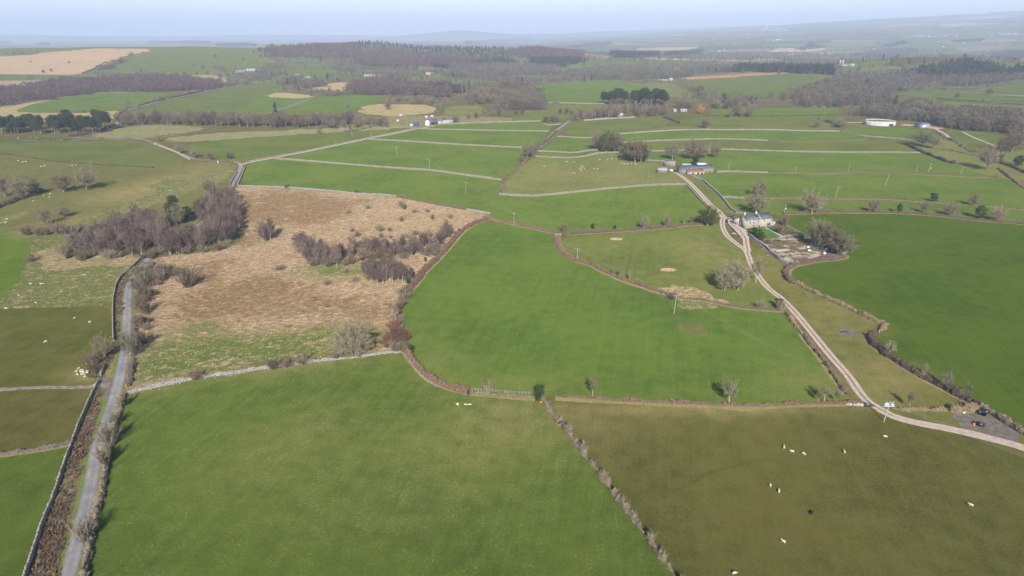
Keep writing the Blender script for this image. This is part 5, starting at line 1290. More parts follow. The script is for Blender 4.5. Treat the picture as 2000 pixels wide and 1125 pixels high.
def gable_house(name, px_a, px_b, depth, eave, ridge, label, wall_m, roof_m, cat="house", over=.25, chimneys=(), group=None, ridge_axis='x', roofname="roof"):
    """walls with two gables, a pitched roof with thickness; front runs from photo pixel a to b"""
    f = Frame(U1(*px_a), U1(*px_b)); L = f.len; root = empty(name, f.o, f.ang); tag(root, label, cat, group)
    D = depth; mb = MB()
    if ridge_axis == 'x':
        prof = [(0, 0), (D, 0), (D, eave), (D / 2, ridge), (0, eave)]
        V = [(0, y, z) for y, z in prof] + [(L, y, z) for y, z in prof]; n = 5
        T = [(0, 2, 1), (0, 4, 2), (4, 3, 2), (5, 6, 7), (5, 7, 9), (9, 7, 8)]
        for i in (0, 1, 4): j = (i + 1) % n; T += [(i, j, n + j), (i, n + j, n + i)]
        mb.add(V, T); rb = MB()
        sl = (ridge - eave) / (D / 2); e = over
        for y0, y1 in ((-e, D / 2), (D + e, D / 2)):
            z0, z1 = eave - sl * e + .02, ridge + .02
            rb.hexa([(-e, y0, z0), (L + e, y0, z0), (-e, y1, z1), (L + e, y1, z1), (-e, y0, z0 + .14), (L + e, y0, z0 + .14), (-e, y1, z1 + .14), (L + e, y1, z1 + .14)])
        rb.box(-e, L + e, D / 2 - .16, D / 2 + .16, ridge + .14, ridge + .27)
    else:
        prof = [(0, 0), (L, 0), (L, eave), (L / 2, ridge), (0, eave)]
        V = [(x, 0, z) for x, z in prof] + [(x, D, z) for x, z in prof]; n = 5
        T = [(0, 1, 2), (0, 2, 4), (4, 2, 3), (5, 7, 6), (5, 9, 7), (9, 8, 7)]
        for i in (0, 1, 4): j = (i + 1) % n; T += [(i, n + j, j), (i, n + i, n + j)]
        mb.add(V, T); rb = MB(); sl = (ridge - eave) / (L / 2); e = over
        for x0, x1 in ((-e, L / 2), (L + e, L / 2)):
            z0, z1 = eave - sl * e + .02, ridge + .02
            rb.hexa([(x0, -e, z0), (x1, -e, z1), (x0, D + e, z0), (x1, D + e, z1), (x0, -e, z0 + .14), (x1, -e, z1 + .14), (x0, D + e, z0 + .14), (x1, D + e, z1 + .14)])
    mb.build("wall", M[wall_m], root); roof = rb.build(roofname, M[roof_m], root)
    for cx in chimneys:
        cb = MB().box(cx - .55, cx + .55, D / 2 - .45, D / 2 + .45, ridge - .6, ridge + 1.15).box(cx - .64, cx + .64, D / 2 - .54, D / 2 + .54, ridge + 1.15, ridge + 1.3)
        for q in (-.28, .28): cb.tube(np.array([(cx + q, D / 2, ridge + 1.3), (cx + q, D / 2, ridge + 1.75)]), .13, 8, True)
        cb.build("chimney", M[wall_m], roof)
    return root, f, roof

def opening(root, x, z, w, hgt, y=0.0, kind="window", mat='glass', face='front', frame=True):
    """a recessed-looking opening with a stone surround, set on a wall face"""
    def bx(mb, a0, a1, p0, p1, z0, z1):
        if face == 'front': mb.box(a0, a1, y - p1, y - p0, z0, z1)
        else: mb.box(-p1 + y, -p0 + y, a0, a1, z0, z1)
        return mb
    o = bx(MB(), x - w / 2, x + w / 2, 0, .03, z, z + hgt).build(kind, M[mat], root)
    if frame:
        fb = MB(); t = .16
        bx(fb, x - w / 2 - t, x - w / 2, 0, .07, z, z + hgt); bx(fb, x + w / 2, x + w / 2 + t, 0, .07, z, z + hgt); bx(fb, x - w / 2 - t, x + w / 2 + t, 0, .08, z + hgt, z + hgt + .2)
        if kind == "window":
            bx(fb, x - w / 2 - t, x + w / 2 + t, 0, .12, z - .15, z); bx(fb, x - .04, x + .04, .03, .06, z, z + hgt)
        fb.build("frame", M['concrete'], o)
    return o

# farmhouse: two roofs under one ridge line, three stacks, garden front facing the viewer
root, f, roof = gable_house("farmhouse", (1457, 446.5), (1506, 441.5), 7.6, 5.3, 8.0, "pale stone farmhouse with blue grey slate roof beside the farm track", 'house_stone', 'slate', chimneys=(.7, 9.3))
L = f.len; k = L / 49.0
def hx(zx): return (zx - 515) / 325.0 * L
for zx, z, w, hg in ((562, 3.0, .85, 1.9), (606, 2.9, .85, 1.9), (666, 3.6, .95, 1.1), (744, 3.6, 1.0, 1.1), (608, .9, 1.1, 1.3), (660, 1.1, .8, .9)): opening(root, hx(zx), z, w, hg)
opening(root, hx(725), 0, 1.1, 2.1, kind="door", mat='door'); opening(root, hx(803), .35, 2.3, 2.1, kind="window"); opening(root, hx(682), 0, 1.1, 1.3, kind="door", mat='dark')
for y, z, w, hg, kd in ((2.6, 1.2, .8, 1.1, "window"), (1.2, 1.0, .7, 1.2, "window"), (6.4, 0, 1.0, 2.0, "door")): opening(root, y, z, w, hg, kind=kd, face='side', mat='glass' if kd == "window" else 'dark')
sb = MB(); sx = L * .40
sl = (8.0 - 5.3) / 3.8
for q in range(3):
    x0 = sx + q * 1.05; y0, y1 = 1.3, 3.0; z0, z1 = 5.3 + sl * y0 + .2, 5.3 + sl * y1 + .2
    sb.hexa([(x0, y0, z0), (x0 + 1.0, y0, z0), (x0, y1, z1), (x0 + 1.0, y1, z1), (x0, y0, z0 + .06), (x0 + 1.0, y0, z0 + .06), (x0, y1, z1 + .06), (x0 + 1.0, y1, z1 + .06)])
sb.build("solar_panel", M['solar'], roof)
MB().hexa([(L * .53, -.3, 5.2), (L * .53 + .35, -.3, 5.2), (L * .53, 3.8, 8.15), (L * .53 + .35, 3.8, 8.15), (L * .53, -.3, 5.48), (L * .53 + .35, -.3, 5.48), (L * .53, 3.8, 8.38), (L * .53 + .35, 3.8, 8.38)]).build("roof_coping", M['house_stone'], roof)
# lean-to and annexe at the right end (part of the same house)
ax = MB().hexa([(L, .8, 0), (L + 3.6, .8, 0), (L, 6.2, 0), (L + 3.6, 6.2, 0), (L, .8, 2.9), (L + 3.6, .8, 2.6), (L, 6.2, 4.4), (L + 3.6, 6.2, 4.1)]); ax.build("annexe", M['house_stone'], root)
MB().hexa([(L + .02, .5, 2.86), (L + 3.9, .5, 2.55), (L + .02, 6.4, 4.5), (L + 3.9, 6.4, 4.2), (L + .02, .5, 3.02), (L + 3.9, .5, 2.71), (L + .02, 6.4, 4.66), (L + 3.9, 6.4, 4.36)]).build("annexe_roof", M['slate'], root)
opening(root, L + 1.8, 1.0, .7, .8, y=.8)
MB().hexa([(.05, 7.62, 0), (L * .6, 7.62, 0), (.05, 14.5, 0), (L * .6, 14.5, 0), (.05, 7.62, 5.1), (L * .6, 7.62, 5.1), (.05, 14.5, 2.5), (L * .6, 14.5, 2.5)]).build("rear_wing", M['house_stone'], root)
MB().hexa([(-.2, 7.66, 5.2), (L * .6 + .2, 7.66, 5.2), (-.2, 14.9, 2.46), (L * .6 + .2, 14.9, 2.46), (-.2, 7.66, 5.36), (L * .6 + .2, 7.66, 5.36), (-.2, 14.9, 2.62), (L * .6 + .2, 14.9, 2.62)]).build("rear_roof", M['slate'], root)
for y in (9.2, 12.6): opening(root, y, .9, .8, 1.0, face='side', y=.05)
# garden path
ribbon("garden_path", [(1494, 444), (1505, 450), (1517, 456), (1526, 461)], 1.0, M['concrete'], .05)

# long barn range by the upper track
root, f, roof = gable_house("barn", (1329.5, 340), (1393.5, 337.5), 8.6, 4.2, 6.6, "long stone barn with slate roof and rusty lean-to at the end of the upper track", 'barn_stone', 'slate', "barn", chimneys=(f.len * 1.35,))
L = f.len
for x in (L * .06, L * .12): opening(root, x, 1.6, .8, 1.2)
opening(root, L * .72, .9, .9, 1.1); opening(root, L * .80, 1.6, .9, 1.1); opening(root, L * .90, 0, 1.1, 2.1, kind="door", mat='dark'); opening(root, 4.2, .8, .9, 1.0, face='side')
x0, x1 = L * .16, L * .64
MB().hexa([(x0, -4.6, 0), (x1, -4.6, 0), (x0, -.01, 0), (x1, -.01, 0), (x0, -4.6, 2.3), (x1, -4.6, 2.3), (x0, -.01, 3.9), (x1, -.01, 3.9)]).build("lean_to", M['house_stone'], root)
MB().hexa([(x0 - .2, -4.9, 2.32), (x1 + .2, -4.9, 2.32), (x0 - .2, -.3, 4.0), (x1 + .2, -.3, 4.0), (x0 - .2, -4.9, 2.46), (x1 + .2, -4.9, 2.46), (x0 - .2, -.3, 4.14), (x1 + .2, -.3, 4.14)]).build("lean_to_roof", M['rust'], root)
for q in (.3, .62, .85): opening(root, x0 + (x1 - x0) * q, 0, 1.6, 1.9, y=-4.6, kind="door", mat='dark', frame=False)
MB().hexa([(L * .66, 8.62, 0), (L * .93, 8.62, 0), (L * .66, 13, 0), (L * .93, 13, 0), (L * .66, 8.62, 5.6), (L * .93, 8.62, 5.6), (L * .66, 13, 6.8), (L * .93, 13, 6.8)]).build("rear_shed", M['tin'], root)
MB().hexa([(L * .65, 8.4, 5.72), (L * .94, 8.4, 5.72), (L * .65, 13.2, 7.0), (L * .94, 13.2, 7.0), (L * .65, 8.4, 5.86), (L * .94, 8.4, 5.86), (L * .65, 13.2, 7.14), (L * .94, 13.2, 7.14)]).build("rear_roof", M['tin_white'], root)
gable_house("tin_shed", (1285, 337.5), (1302.5, 337.5), 5.2, 2.5, 3.9, "small grey tin shed with curved pale roof left of the white pickup", 'barn_stone', 'tin', "shed")
r_, f_, ro_ = gable_house("stone_shed", (1317.5, 325.5), (1326.5, 323), 9.5, 2.6, 4.6, "small brown roofed stone shed below the tall bare tree", 'barn_stone', 'stone_roof', "shed", ridge_axis='y'); r_.rotation_euler.z += .35
opening(r_, f_.len * .5, 0, .9, 1.8, kind="door", mat='dark')
gable_house("lean_shed", (1333, 327), (1350, 326), 3, 2.2, 3.0, "low green grey shed tucked behind the long barn", 'tin', 'tin', "shed")

# white pickup van
def vehicle(px, ang, label, body='white', name="white_van"):
    r = empty(name, U1(*px), ang); tag(r, label, "van")
    b = MB(); prof = [(-2.4, .35), (2.4, .35), (2.45, .95), (1.35, 1.15), (.75, 1.95), (-2.35, 1.98)]
    n = len(prof); V = [(x, -.92, z) for x, z in prof] + [(x, .92, z) for x, z in prof]; T = []
    for i in range(n): j = (i + 1) % n; T += [(i, j, n + j), (i, n + j, n + i)]
    T += [(0, i + 1, i) for i in range(1, n - 1)] + [(n, n + i, n + i + 1) for i in range(1, n - 1)]
    b.add(V, T).build("body", M[body], r)
    MB().hexa([(1.38, -.8, 1.17), (1.46, -.8, 1.2), (1.38, .8, 1.17), (1.46, .8, 1.2), (.80, -.8, 1.90), (.86, -.8, 1.94), (.80, .8, 1.90), (.86, .8, 1.94)]).build("windscreen", M['glass'], r)
    for s in (-1, 1): MB().box(-.5, .8, s * .93 - .01, s * .93 + .01, 1.2, 1.75).build("side_window", M['glass'], r)
    for x in (-1.5, 1.5):
        for s in (-.85, .85):
            w = MB().tube(np.array([(x, s - .11, .35), (x, s + .11, .35)]), .35, 14, True).build("wheel", M['rubber'], r)
            MB().tube(np.array([(x, s - .12, .35), (x, s + .12, .35)]), .19, 10, True).build("rim", M['steel'], w)
    return r
vehicle((1310, 335), 1.95, "white van parked between the tin shed and the long barn")
vehicle((1318, 335.5), 2.2, "small dark car parked against the end of the long barn", 'black_wrap', "dark_car")["category"] = "car"

# round slurry tank with blue shed
c = U1(1731, 246.3); a = U1(1705, 243); b = U1(1759, 243); rad = abs(b[0] - a[0]) / 2; c[1] += rad * .9
hgt = 5.6
root = empty("slurry_tank", c); tag(root, "large round white slurry tank with brown crusted contents", "tank")
th = np.arange(64) * 2 * math.pi / 64; ring = np.column_stack([np.cos(th), np.sin(th)])
V = []; 
for rr, z in ((rad, -1), (rad, hgt), (rad - .25, hgt), (rad - .25, hgt - 1.3)): V.append(np.column_stack([ring * rr, np.full(64, z)]))
T = []
for i in range(3):
    for j in range(64): p, q = i * 64 + j, i * 64 + (j + 1) % 64; T += [(p, q, q + 64), (p, q + 64, p + 64)]
MB().add(np.concatenate(V), T).build("tank_wall", M['concrete'], root)
MB().prism([tuple(v * (rad - .26)) for v in ring], hgt - 2, hgt - .9).build("slurry", M['brown_slurry'], root)
for j in range(0, 64, 4): MB().box(-.12, .12, 0, .12, 0, hgt - .05).build("panel_joint", M['tin'], root).matrix_local = __import__('mathutils').Matrix.Translation((ring[j][0] * (rad + .0), ring[j][1] * (rad + .0), 0)) @ __import__('mathutils').Matrix.Rotation(th[j] - math.pi / 2, 4, 'Z')
t = empty("slurry_tanker", U1(1740, 246.5), .1); tag(t, "dark green slurry tanker parked in front of the white tank", "tanker")
MB().tube(np.array([(-3, 0, 1.9), (-2.6, 0, 1.9), (2.6, 0, 1.9), (3, 0, 1.9)]), [.8, 1.3, 1.3, .8], 14, True).build("barrel", M['green_paint'], t); MB().box(-3.2, 3.6, -.5, .5, .7, 1.0).build("chassis", M['green_paint'], t)
for x in (-.9, .9):
    for s in (-1.05, 1.05): MB().tube(np.array([(x, s - .2, .65), (x, s + .2, .65)]), .65, 14, True).build("wheel", M['rubber'], t)
r_, f_, ro_ = gable_house("shed", (1799, 250), (1816, 249.5), 14, 4.4, 6.4, "blue grey shed with open end right of the round tank", 'tin', 'tin_blue', "shed")
opening(r_, f_.len * .35, 0, f_.len * .4, 3.6, kind="door", mat='cream', frame=False)
ribbon("bare_soil", [(1762, 244), (1775, 245), (1790, 246), (1815, 249), (1835, 252)], 14, M['patch'], .3, color=(.36, .22, .14), wob=.2)
ribbon("bare_soil", [(1655, 240), (1700, 239), (1705, 239)], 6, M['patch'], .3, color=(.33, .27, .15), wob=.2)

# small farm at the end of the straight track
r_, f_, ro_ = gable_house("shed", (838.5, 243.5), (855, 242.5), 10, 4.4, 6.4, "purple grey shed beside the white silo at the small farm", 'tin_blue', 'slate', "shed")
opening(r_, f_.len * .45, 0, 5, 3.2, kind="door", mat='dark', frame=False)
s = empty("silo", U1(835, 244.5)); tag(s, "squat white silo tank with domed top at the small farm", "silo")
MB().tube(np.array([(0, 0, -.5), (0, 0, 5.2)]), 3.1, 24).build("silo_wall", M['white'], s)
MB().tube(np.array([(0, 0, 5.2), (0, 0, 6.1), (0, 0, 6.7)]), [3.1, 2.0, .2], 24, True).build("dome", M['white'], s)
gable_house("shed", (866, 242), (892, 239.5), 8, 2.8, 4.2, "low pale roofed shed behind the purple grey shed", 'concrete', 'tin', "shed")
gable_house("shed", (856, 242.5), (865, 242), 8, 3.2, 4.6, "pinkish shed between two sheds at the small farm", 'cream', 'stone_roof', "shed")
gable_house("shed", (812, 246), (818, 245.5), 6, 3, 4.2, "blue sheeted shed left of the white silo", 'blue_sheet', 'blue_sheet', "shed")
gable_house("caravan", (802, 247), (808, 246.5), 2.6, 2.5, 2.8, "white caravan beside the blue sheeted shed", 'white', 'white', "caravan")
for (px, py), lb in zip([(831, 230.5), (842, 229), (781, 227), (775, 238)], ["white caravan in the bog above the white silo", "small pale caravan right of another in the bog", "small white trailer by the bog wall", "cream trailer left in the bog below the wall"]):
    gable_house("caravan", (px, py), (px + 5, py - .2), 3, 2.4, 2.7, lb, 'white', 'white', "caravan")

# distant farms and houses
def far_house(px, py, w, label, wm='cream', rm='slate', e=5, rd=7.5, d=8, nm="farm_building"):
    r, ff, ro = gable_house(nm, (px, py), (px + w, py - .3), d, e, rd, label, wm, rm, "building" if nm != "house" else "house")
    if w > 4:
        for q in (.25, .7): opening(r, ff.len * q, 1.2, 1.4, 1.5)
    return r
far_house(833, 146.5, 14, "cream house with orange tiled roof in the far fields", 'cream', 'tile', 5, 8, nm="house")
far_house(711, 150, 22, "long pale stone farm left of the cream house", 'concrete', 'stone_roof')
far_house(736, 150, 20, "second stone building of the far pale farm", 'cream', 'stone_roof')
far_house(480, 139.5, 26, "wide grey roofed farm shed on the left hillside", 'tin', 'tin', 5, 8, 20)
far_house(462, 142, 16, "smaller grey roofed shed on the left hillside", 'tin', 'tin', 4.5, 7, 16)
far_house(595, 155, 14, "grey roofed shed among dark trees left of centre", 'tin', 'tin', 4.5, 7, 14)
far_house(575, 150, 12, "pale stone barn above the grey roofed shed", 'concrete', 'stone_roof')
far_house(1288, 158.5, 17, "long low pale shed below the brown wood", 'concrete', 'tin', 3.0, 4.2, 12)
far_house(1310, 158, 5, "pale gable building at the end of the long low shed", 'concrete', 'tin')
far_house(1630, 129, 26, "long pale farm shed beside two silos", 'concrete', 'rust', 5, 8, 16)
far_house(1658, 129.5, 10, "pale building right of the two silos", 'concrete', 'tin')
for q, lb in ((1640, "left grey silo of the pair behind the pale shed"), (1645.5, "right grey silo of the pair behind the pale shed")):
    s = empty("silo", U1(q, 128)); tag(s, lb, "silo", "pair of grey farm silos")
    MB().tube(np.array([(0, 0, -.5), (0, 0, 15)]), 2.8, 16).build("silo_wall", M['tin'], s); MB().tube(np.array([(0, 0, 15), (0, 0, 17)]), [2.8, .3], 16, True).build("roof", M['tin'], s)
for i, (px, py, w, wm, rm) in enumerate([(1545, 108, 6, 'white', 'tin_white'), (1553, 107.5, 6, 'white', 'tin'), (1561, 107, 6, 'white', 'tin_white'), (1568, 107, 5, 'white', 'tin'), (1539, 108.5, 4, 'cream', 'stone_roof')]):
    far_house(px, py, w, "white building of the hazy hamlet right of centre", wm, rm)["group"] = "white buildings of the hazy hamlet"
for px, py, w in [(1403, 101, 5), (1412, 100, 5), (1345, 108, 4), (1350, 107.5, 4), (1707, 97, 3), (1841, 92, 3), (1910, 81, 5), (1882, 84, 4), (1520, 78, 5), (1516, 79, 4), (1510, 80, 4), (1360, 66, 4), (1458, 67, 4)]:
    far_house(px, py, w, "tiny white building in the hazy far lowland", 'white', 'tin_white')["group"] = "tiny white buildings in the hazy lowland"
for i in range(46):
    px = random.choice([random.uniform(1780, 1870), random.uniform(1918, 1990), random.uniform(1960, 1990)]); py = 71 - (px - 1780) * .012 + random.uniform(-1.5, 2)
    if px > 1915: py = 69 - (px - 1918) * .02 + random.uniform(-2, 2.5)
    far_house(px, py, random.uniform(2, 3.8), "tiny pale house of the hillside town at upper right", random.choice(['white', 'cream', 'concrete']), random.choice(['tin', 'slate', 'tin_white']), 6, 9, 9, "house")["group"] = "houses of the hillside town"
for i in range(22):
    px = random.uniform(1480, 1540); py = 58 + random.uniform(-2.5, 4)
    far_house(px, py, random.uniform(2, 4), "tiny white works building on the hazy slope", 'white', 'tin_white', 8, 11, 20)["group"] = "works buildings on the hazy slope"
ch = empty("chimney_stack", U1(1497, 57)); tag(ch, "white chimney stack on the hazy slope", "chimney")
MB().tube(np.array([(0, 0, 0), (0, 0, 60)]), [7, 5], 12, True).build("stack", M['white'], ch)
far_house(1974, 238, 14, "pale blue roofed house among the valley trees at right", 'concrete', 'tin_white', 4, 6.5, 10)
far_house(1992, 232, 14, "second pale roofed building at the right edge", 'concrete', 'tin', 4, 6.5, 10)
far_house(1206, 228, 4, "tiny white cottage behind the larch belt", 'white', 'tin'); far_house(1212, 228, 5, "dark roofed cottage beside the tiny white one", 'white', 'slate')
far_house(1317, 219, 5, "small pale shed left of the orange tree", 'concrete', 'tin', 3, 4.5, 6); far_house(1330, 218.5, 12, "low grey building left of the orange tree", 'concrete', 'tin', 3, 4.5, 6)

# white gate post or trig stone by the lane
p = MB().hexa([(-.45, -.45, 0), (.45, -.45, 0), (-.45, .45, 0), (.45, .45, 0), (-.3, -.3, 1.9), (.3, -.3, 1.9), (-.3, .3, 1.9), (.3, .3, 1.9)]).box(-.36, .36, -.36, .36, 1.9, 2.1).build("stone_pillar", M['white']); p.location = U1(426, 318.5); tag(p, "small white pillar standing in the pasture near the lane junction", "pillar")

# ------------------------------------------------------------------ farmyard clutter
def lump(mb, c, sx, sy, sz, n=9, seed=0):
    rg = np.random.default_rng(seed); V = [(0, 0, sz)]; T = []
    for ri, (q, z) in enumerate(((.35, .86), (.7, .55), (1.0, -.05))):
        for j in range(n):
            a = 6.283 * j / n; k = q * rg.uniform(.8, 1.2); V.append((math.cos(a) * sx * k, math.sin(a) * sy * k, sz * z * rg.uniform(.8, 1.15)))
    for j in range(n):
        T.append((0, 1 + j, 1 + (j + 1) % n))
        for r in range(2): p, q = 1 + r * n + j, 1 + r * n + (j + 1) % n; T += [(p, p + n, q + n), (p, q + n, q)]
    return mb.add(np.array(V) + np.array(c), T)
def heap(name, px, sx, sy, sz, mat, label, cat, seed=0, bits=0, group=None):
    mb = MB(); lump(mb, (0, 0, -.05), sx * .72, sy * .72, sz * .8, 14, seed); rg = np.random.default_rng(seed + 5)
    for i in range(bits * 2):
        a = rg.uniform(0, 6.28); r = math.sqrt(rg.uniform(0, 1.7)); s = rg.uniform(.12, .35)
        lump(mb, (math.cos(a) * r * sx, math.sin(a) * r * sy, max(0, sz * (1 - r) * .9)), s * 1.6, s, s, 6, seed * 50 + i)
    o = mb.build(name, M[mat]); o.location = U1(*px); return tag(o, label, cat, group)
heap("straw_heap", (1203, 467), 2.9, 1.9, .8, 'straw', "small flattened straw heap near the trimmed hedge", "straw heap", 1, 90)
heap("straw_heap", (1305, 527), 3.1, 2.0, .55, 'straw', "scattered straw heap further down the same field", "straw heap", 2, 110)
heap("feed_heap", (1649, 649), 1.3, .5, .5, 'black_wrap', "dark feeder remains on the mud patch in the paddock", "heap", 3, 8)
heap("fallen_branches", (1676, 790), 3.0, .7, .35, 'timber', "pale cut branches lying at the hedge end by the track", "branches", 4, 40)
for i, (px, py, sx, sy, sz, mt, nm, lb, ct) in enumerate([
  (1497, 479, 3.2, 1.3, .7, 'rubble', "rubble_heap", "pale rubble heap at the top left of the farmyard", "rubble"), (1531, 468, 3.4, 1.6, .8, 'rubble', "rubble_heap", "pale rubble heap at the top of the farmyard", "rubble"),
  (1548, 467, 2.2, 1.0, .6, 'rubble', "rubble_heap", "small rubble heap by the far yard wall", "rubble"), (1528, 497, 3.0, 1.5, .8, 'rubble', "rubble_heap", "grey heap of broken blocks below the white timber stack", "rubble"),
  (1560, 500, 3.5, 1.4, .5, 'rubble', "rubble_heap", "low spread of rubble in the middle of the farmyard", "rubble"), (1552, 512, 4.0, 1.3, .4, 'rubble', "rubble_heap", "pinkish spread of rubble at the lower yard corner", "rubble"),
  (1522, 503, 1.8, .9, .7, 'black_wrap', "scrap_heap", "dark scrap heap beside the yard's left wall", "scrap"), (1518, 470, 1.8, .7, .6, 'black_wrap', "scrap_heap", "dark scrap by the top rubble heap", "scrap"),
  (1567, 465, 1.8, .8, .8, 'black_wrap', "scrap_heap", "dark scrap against the far yard wall", "scrap"), (1584, 482, 2.4, 1.0, .9, 'tin_blue', "scrap_heap", "blue grey scrap beside the white bags", "scrap"),
  (1620, 492, 3.0, .9, .9, 'black_wrap', "scrap_heap", "dark scrap under the pale tree clump", "scrap")]):
    heap(nm, (px, py), sx, sy, sz, mt, lb, ct, 20 + i, 22)
for i, (px, py, lb) in enumerate([(1578, 484, "white bulk bag at the top of the yard's bag group"), (1580, 490.5, "white bulk bag lying lowest of the yard's bag group"), (1610, 496, "white bulk bag near the pale tree clump"), (1614, 488, "half hidden white bulk bag beneath the pale trees")]):
    mb = MB(); lump(mb, (0, 0, .55), .75, .7, .5, 12, 60 + i)
    mb.hexa([(-.6, -.55, 0), (.6, -.55, 0), (-.6, .55, 0), (.6, .55, 0), (-.7, -.65, .7), (.7, -.65, .7), (-.7, .65, .7), (.7, .65, .7)])
    o = mb.build("bulk_bag", M['white']); o.location = U1(px, py); tag(o, lb, "bag", "white bulk bags in the yard")
ts = empty("timber_stack", U1(1527, 490), math.radians(18)); tag(ts, "long stack of white grey boards in the farmyard", "timber")
for r_ in range(3):
    for q in range(5):
        z0 = r_ * .26; MB().box(-4.6 + random.uniform(-.4, .4), 4.6 + random.uniform(-.6, .6), q * .42 - 1, q * .42 - .62, z0, z0 + .22).build("board", M['timber'], ts)
# black wrapped bales by the mud
bale_grp = "black wrapped bales at the muddy corner"
for i, (px, py, ang, st, lb) in enumerate([(1912, 808, .4, 0, "left black wrapped bale of the pile"), (1920, 811, 1.2, 0, "front black wrapped bale of the pile"), (1926, 807, .2, 0, "right black wrapped bale of the pile"), (1918, 804, .9, 0, "rear black wrapped bale of the pile")]):
    mb = MB(); mb.tube(np.array([(-.62, 0, .64), (-.55, 0, .64), (.55, 0, .64), (.62, 0, .64)]), [.45, .66, .66, .45], 16, True)
    o = mb.build("wrapped_bale", M['black_wrap']); b = U1(px, py); o.location = b; o.rotation_euler = (0, 0, ang); o.scale = (1.15, 1.15, 1.1); tag(o, lb, "bale", bale_grp)
tr_ = empty("feed_trough", U1(1914, 831), -.5); tag(tr_, "black feed box standing on the mud below the bales", "trough")
MB().hexa([(-1.0, -.6, 0), (1.0, -.6, 0), (-1.0, .6, 0), (1.0, .6, 0), (-1.1, -.7, .9), (1.1, -.7, .9), (-1.1, .7, .9), (1.1, .7, .9)]).build("box", M['black_wrap'], tr_)
MB().hexa([(-1.15, -.75, .9), (1.15, -.75, .9), (-1.15, .75, .9), (1.15, .75, .9), (-1.0, -.2, 1.25), (1.0, -.2, 1.25), (-1.0, .2, 1.25), (1.0, .2, 1.25)]).build("lid", M['black_wrap'], tr_)
b_ = MB().tube(np.array([(0, 0, 0), (0, 0, .08), (0, 0, .75), (0, 0, .85)]), [.34, .30, .26, .1], 12, True).build("orange_drum", M['orange']); b_.location = U1(1902, 830.5); tag(b_, "small bright orange drum on the mud", "drum")
b_ = MB().tube(np.array([(0, 0, 0), (0, 0, .5), (0, 0, .6)]), [.35, .38, .1], 12, True).build("white_tub", M['white']); b_.location = U1(1883, 807); tag(b_, "small white tub at the edge of the mud", "tub")
b_ = MB().tube(np.array([(0, 0, 0), (0, 0, .45), (0, 0, .55)]), [.3, .33, .1], 12, True).build("red_bucket", M['orange']); b_.location = U1(1057, 786.5); tag(b_, "tiny red tub beneath the dark bush where fields meet", "tub")
tp_ = empty("water_trough", U1(1780, 800), .2); tag(tp_, "grey water trough beside the scrub sapling", "trough")
MB().box(-1.2, 1.2, -.45, -.35, 0, .6).box(-1.2, 1.2, .35, .45, 0, .6).box(-1.2, -1.1, -.35, .35, 0, .6).box(1.1, 1.2, -.35, .35, 0, .6).box(-1.1, 1.1, -.35, .35, 0, .1).build("basin", M['steel'], tp_)
MB().box(-1.1, 1.1, -.35, .35, .1, .5).build("water", M['glass'], tp_)

# ------------------------------------------------------------------ gates and the post fence
def gate(a, b, label, bars=5):
    A, B = U1(*a), U1(*b); d = B[:2] - A[:2]; L = np.linalg.norm(d); r = empty("field_gate", A, math.atan2(d[1], d[0])); tag(r, label, "gate")
    mb = MB()
    for i in range(bars): mb.tube(np.array([(.15, 0, .25 + i * .24), (L - .15, 0, .25 + i * .24)]), .035, 5)
    for x in (.15, L / 2, L - .15): mb.tube(np.array([(x, 0, .22), (x, 0, 1.25)]), .035, 5)
    mb.tube(np.array([(.15, 0, .25), (L - .15, 0, 1.2)]), .025, 5); mb.build("bars", M['steel'], r)
    for x in (0, L): MB().tube(np.array([(x, 0, -.2), (x, 0, 1.45)]), .11, 7, True).build("gatepost", M['timber'], r)
gate((185, 757), (193, 746), "grey steel gate across the field track beside the lane"); gate((1557, 641), (1566, 653), "steel gate beside the farm track, left side")
gate((1717, 650), (1721, 645), "steel gate in the bend of the right hand hedge"); gate((1084, 460), (1095, 460), "pale wooden rail across the hedge corner"); gate((1437, 417), (1448, 418), "dark gate behind the farmhouse gable")
def post_fence(px, label, n):
    P = spline(U(px), 1); s = np.linspace(0, len(P) - 1, n).astype(int); Q = P[s]
    r = empty("post_fence", (Q[0][0], Q[0][1], float(terrain(*Q[0])))); tag(r, label, "fence"); o = np.array(r.location)
    for q in Q:
        z = float(terrain(*q)); MB().tube(np.array([(q[0] - o[0], q[1] - o[1], z - .1 - o[2]), (q[0] - o[0], q[1] - o[1], z + 1.15 - o[2])]), .07, 5, True).build("post", M['timber'], r)
    mb = MB()
    for hgt in (.4, .7, 1.0): mb.tube(np.array([(q[0] - o[0], q[1] - o[1], float(terrain(*q)) + hgt - o[2]) for q in Q]), .02, 3)
    mb.build("fence_wire", M['wire'], r)
post_fence([(922, 763), (945, 764), (970, 766), (1000, 769), (1045, 771)], "pale post and wire fence above the low broken hedge", 18)
post_fence([(1640, 748), (1600, 690), (1575, 656)], "wire fence along the gappy hedge by the farm track", 20)
post_fence([(792, 690), (805, 714), (825, 738), (850, 754)], "wire fence inside the curve of the reddish hedge", 16)

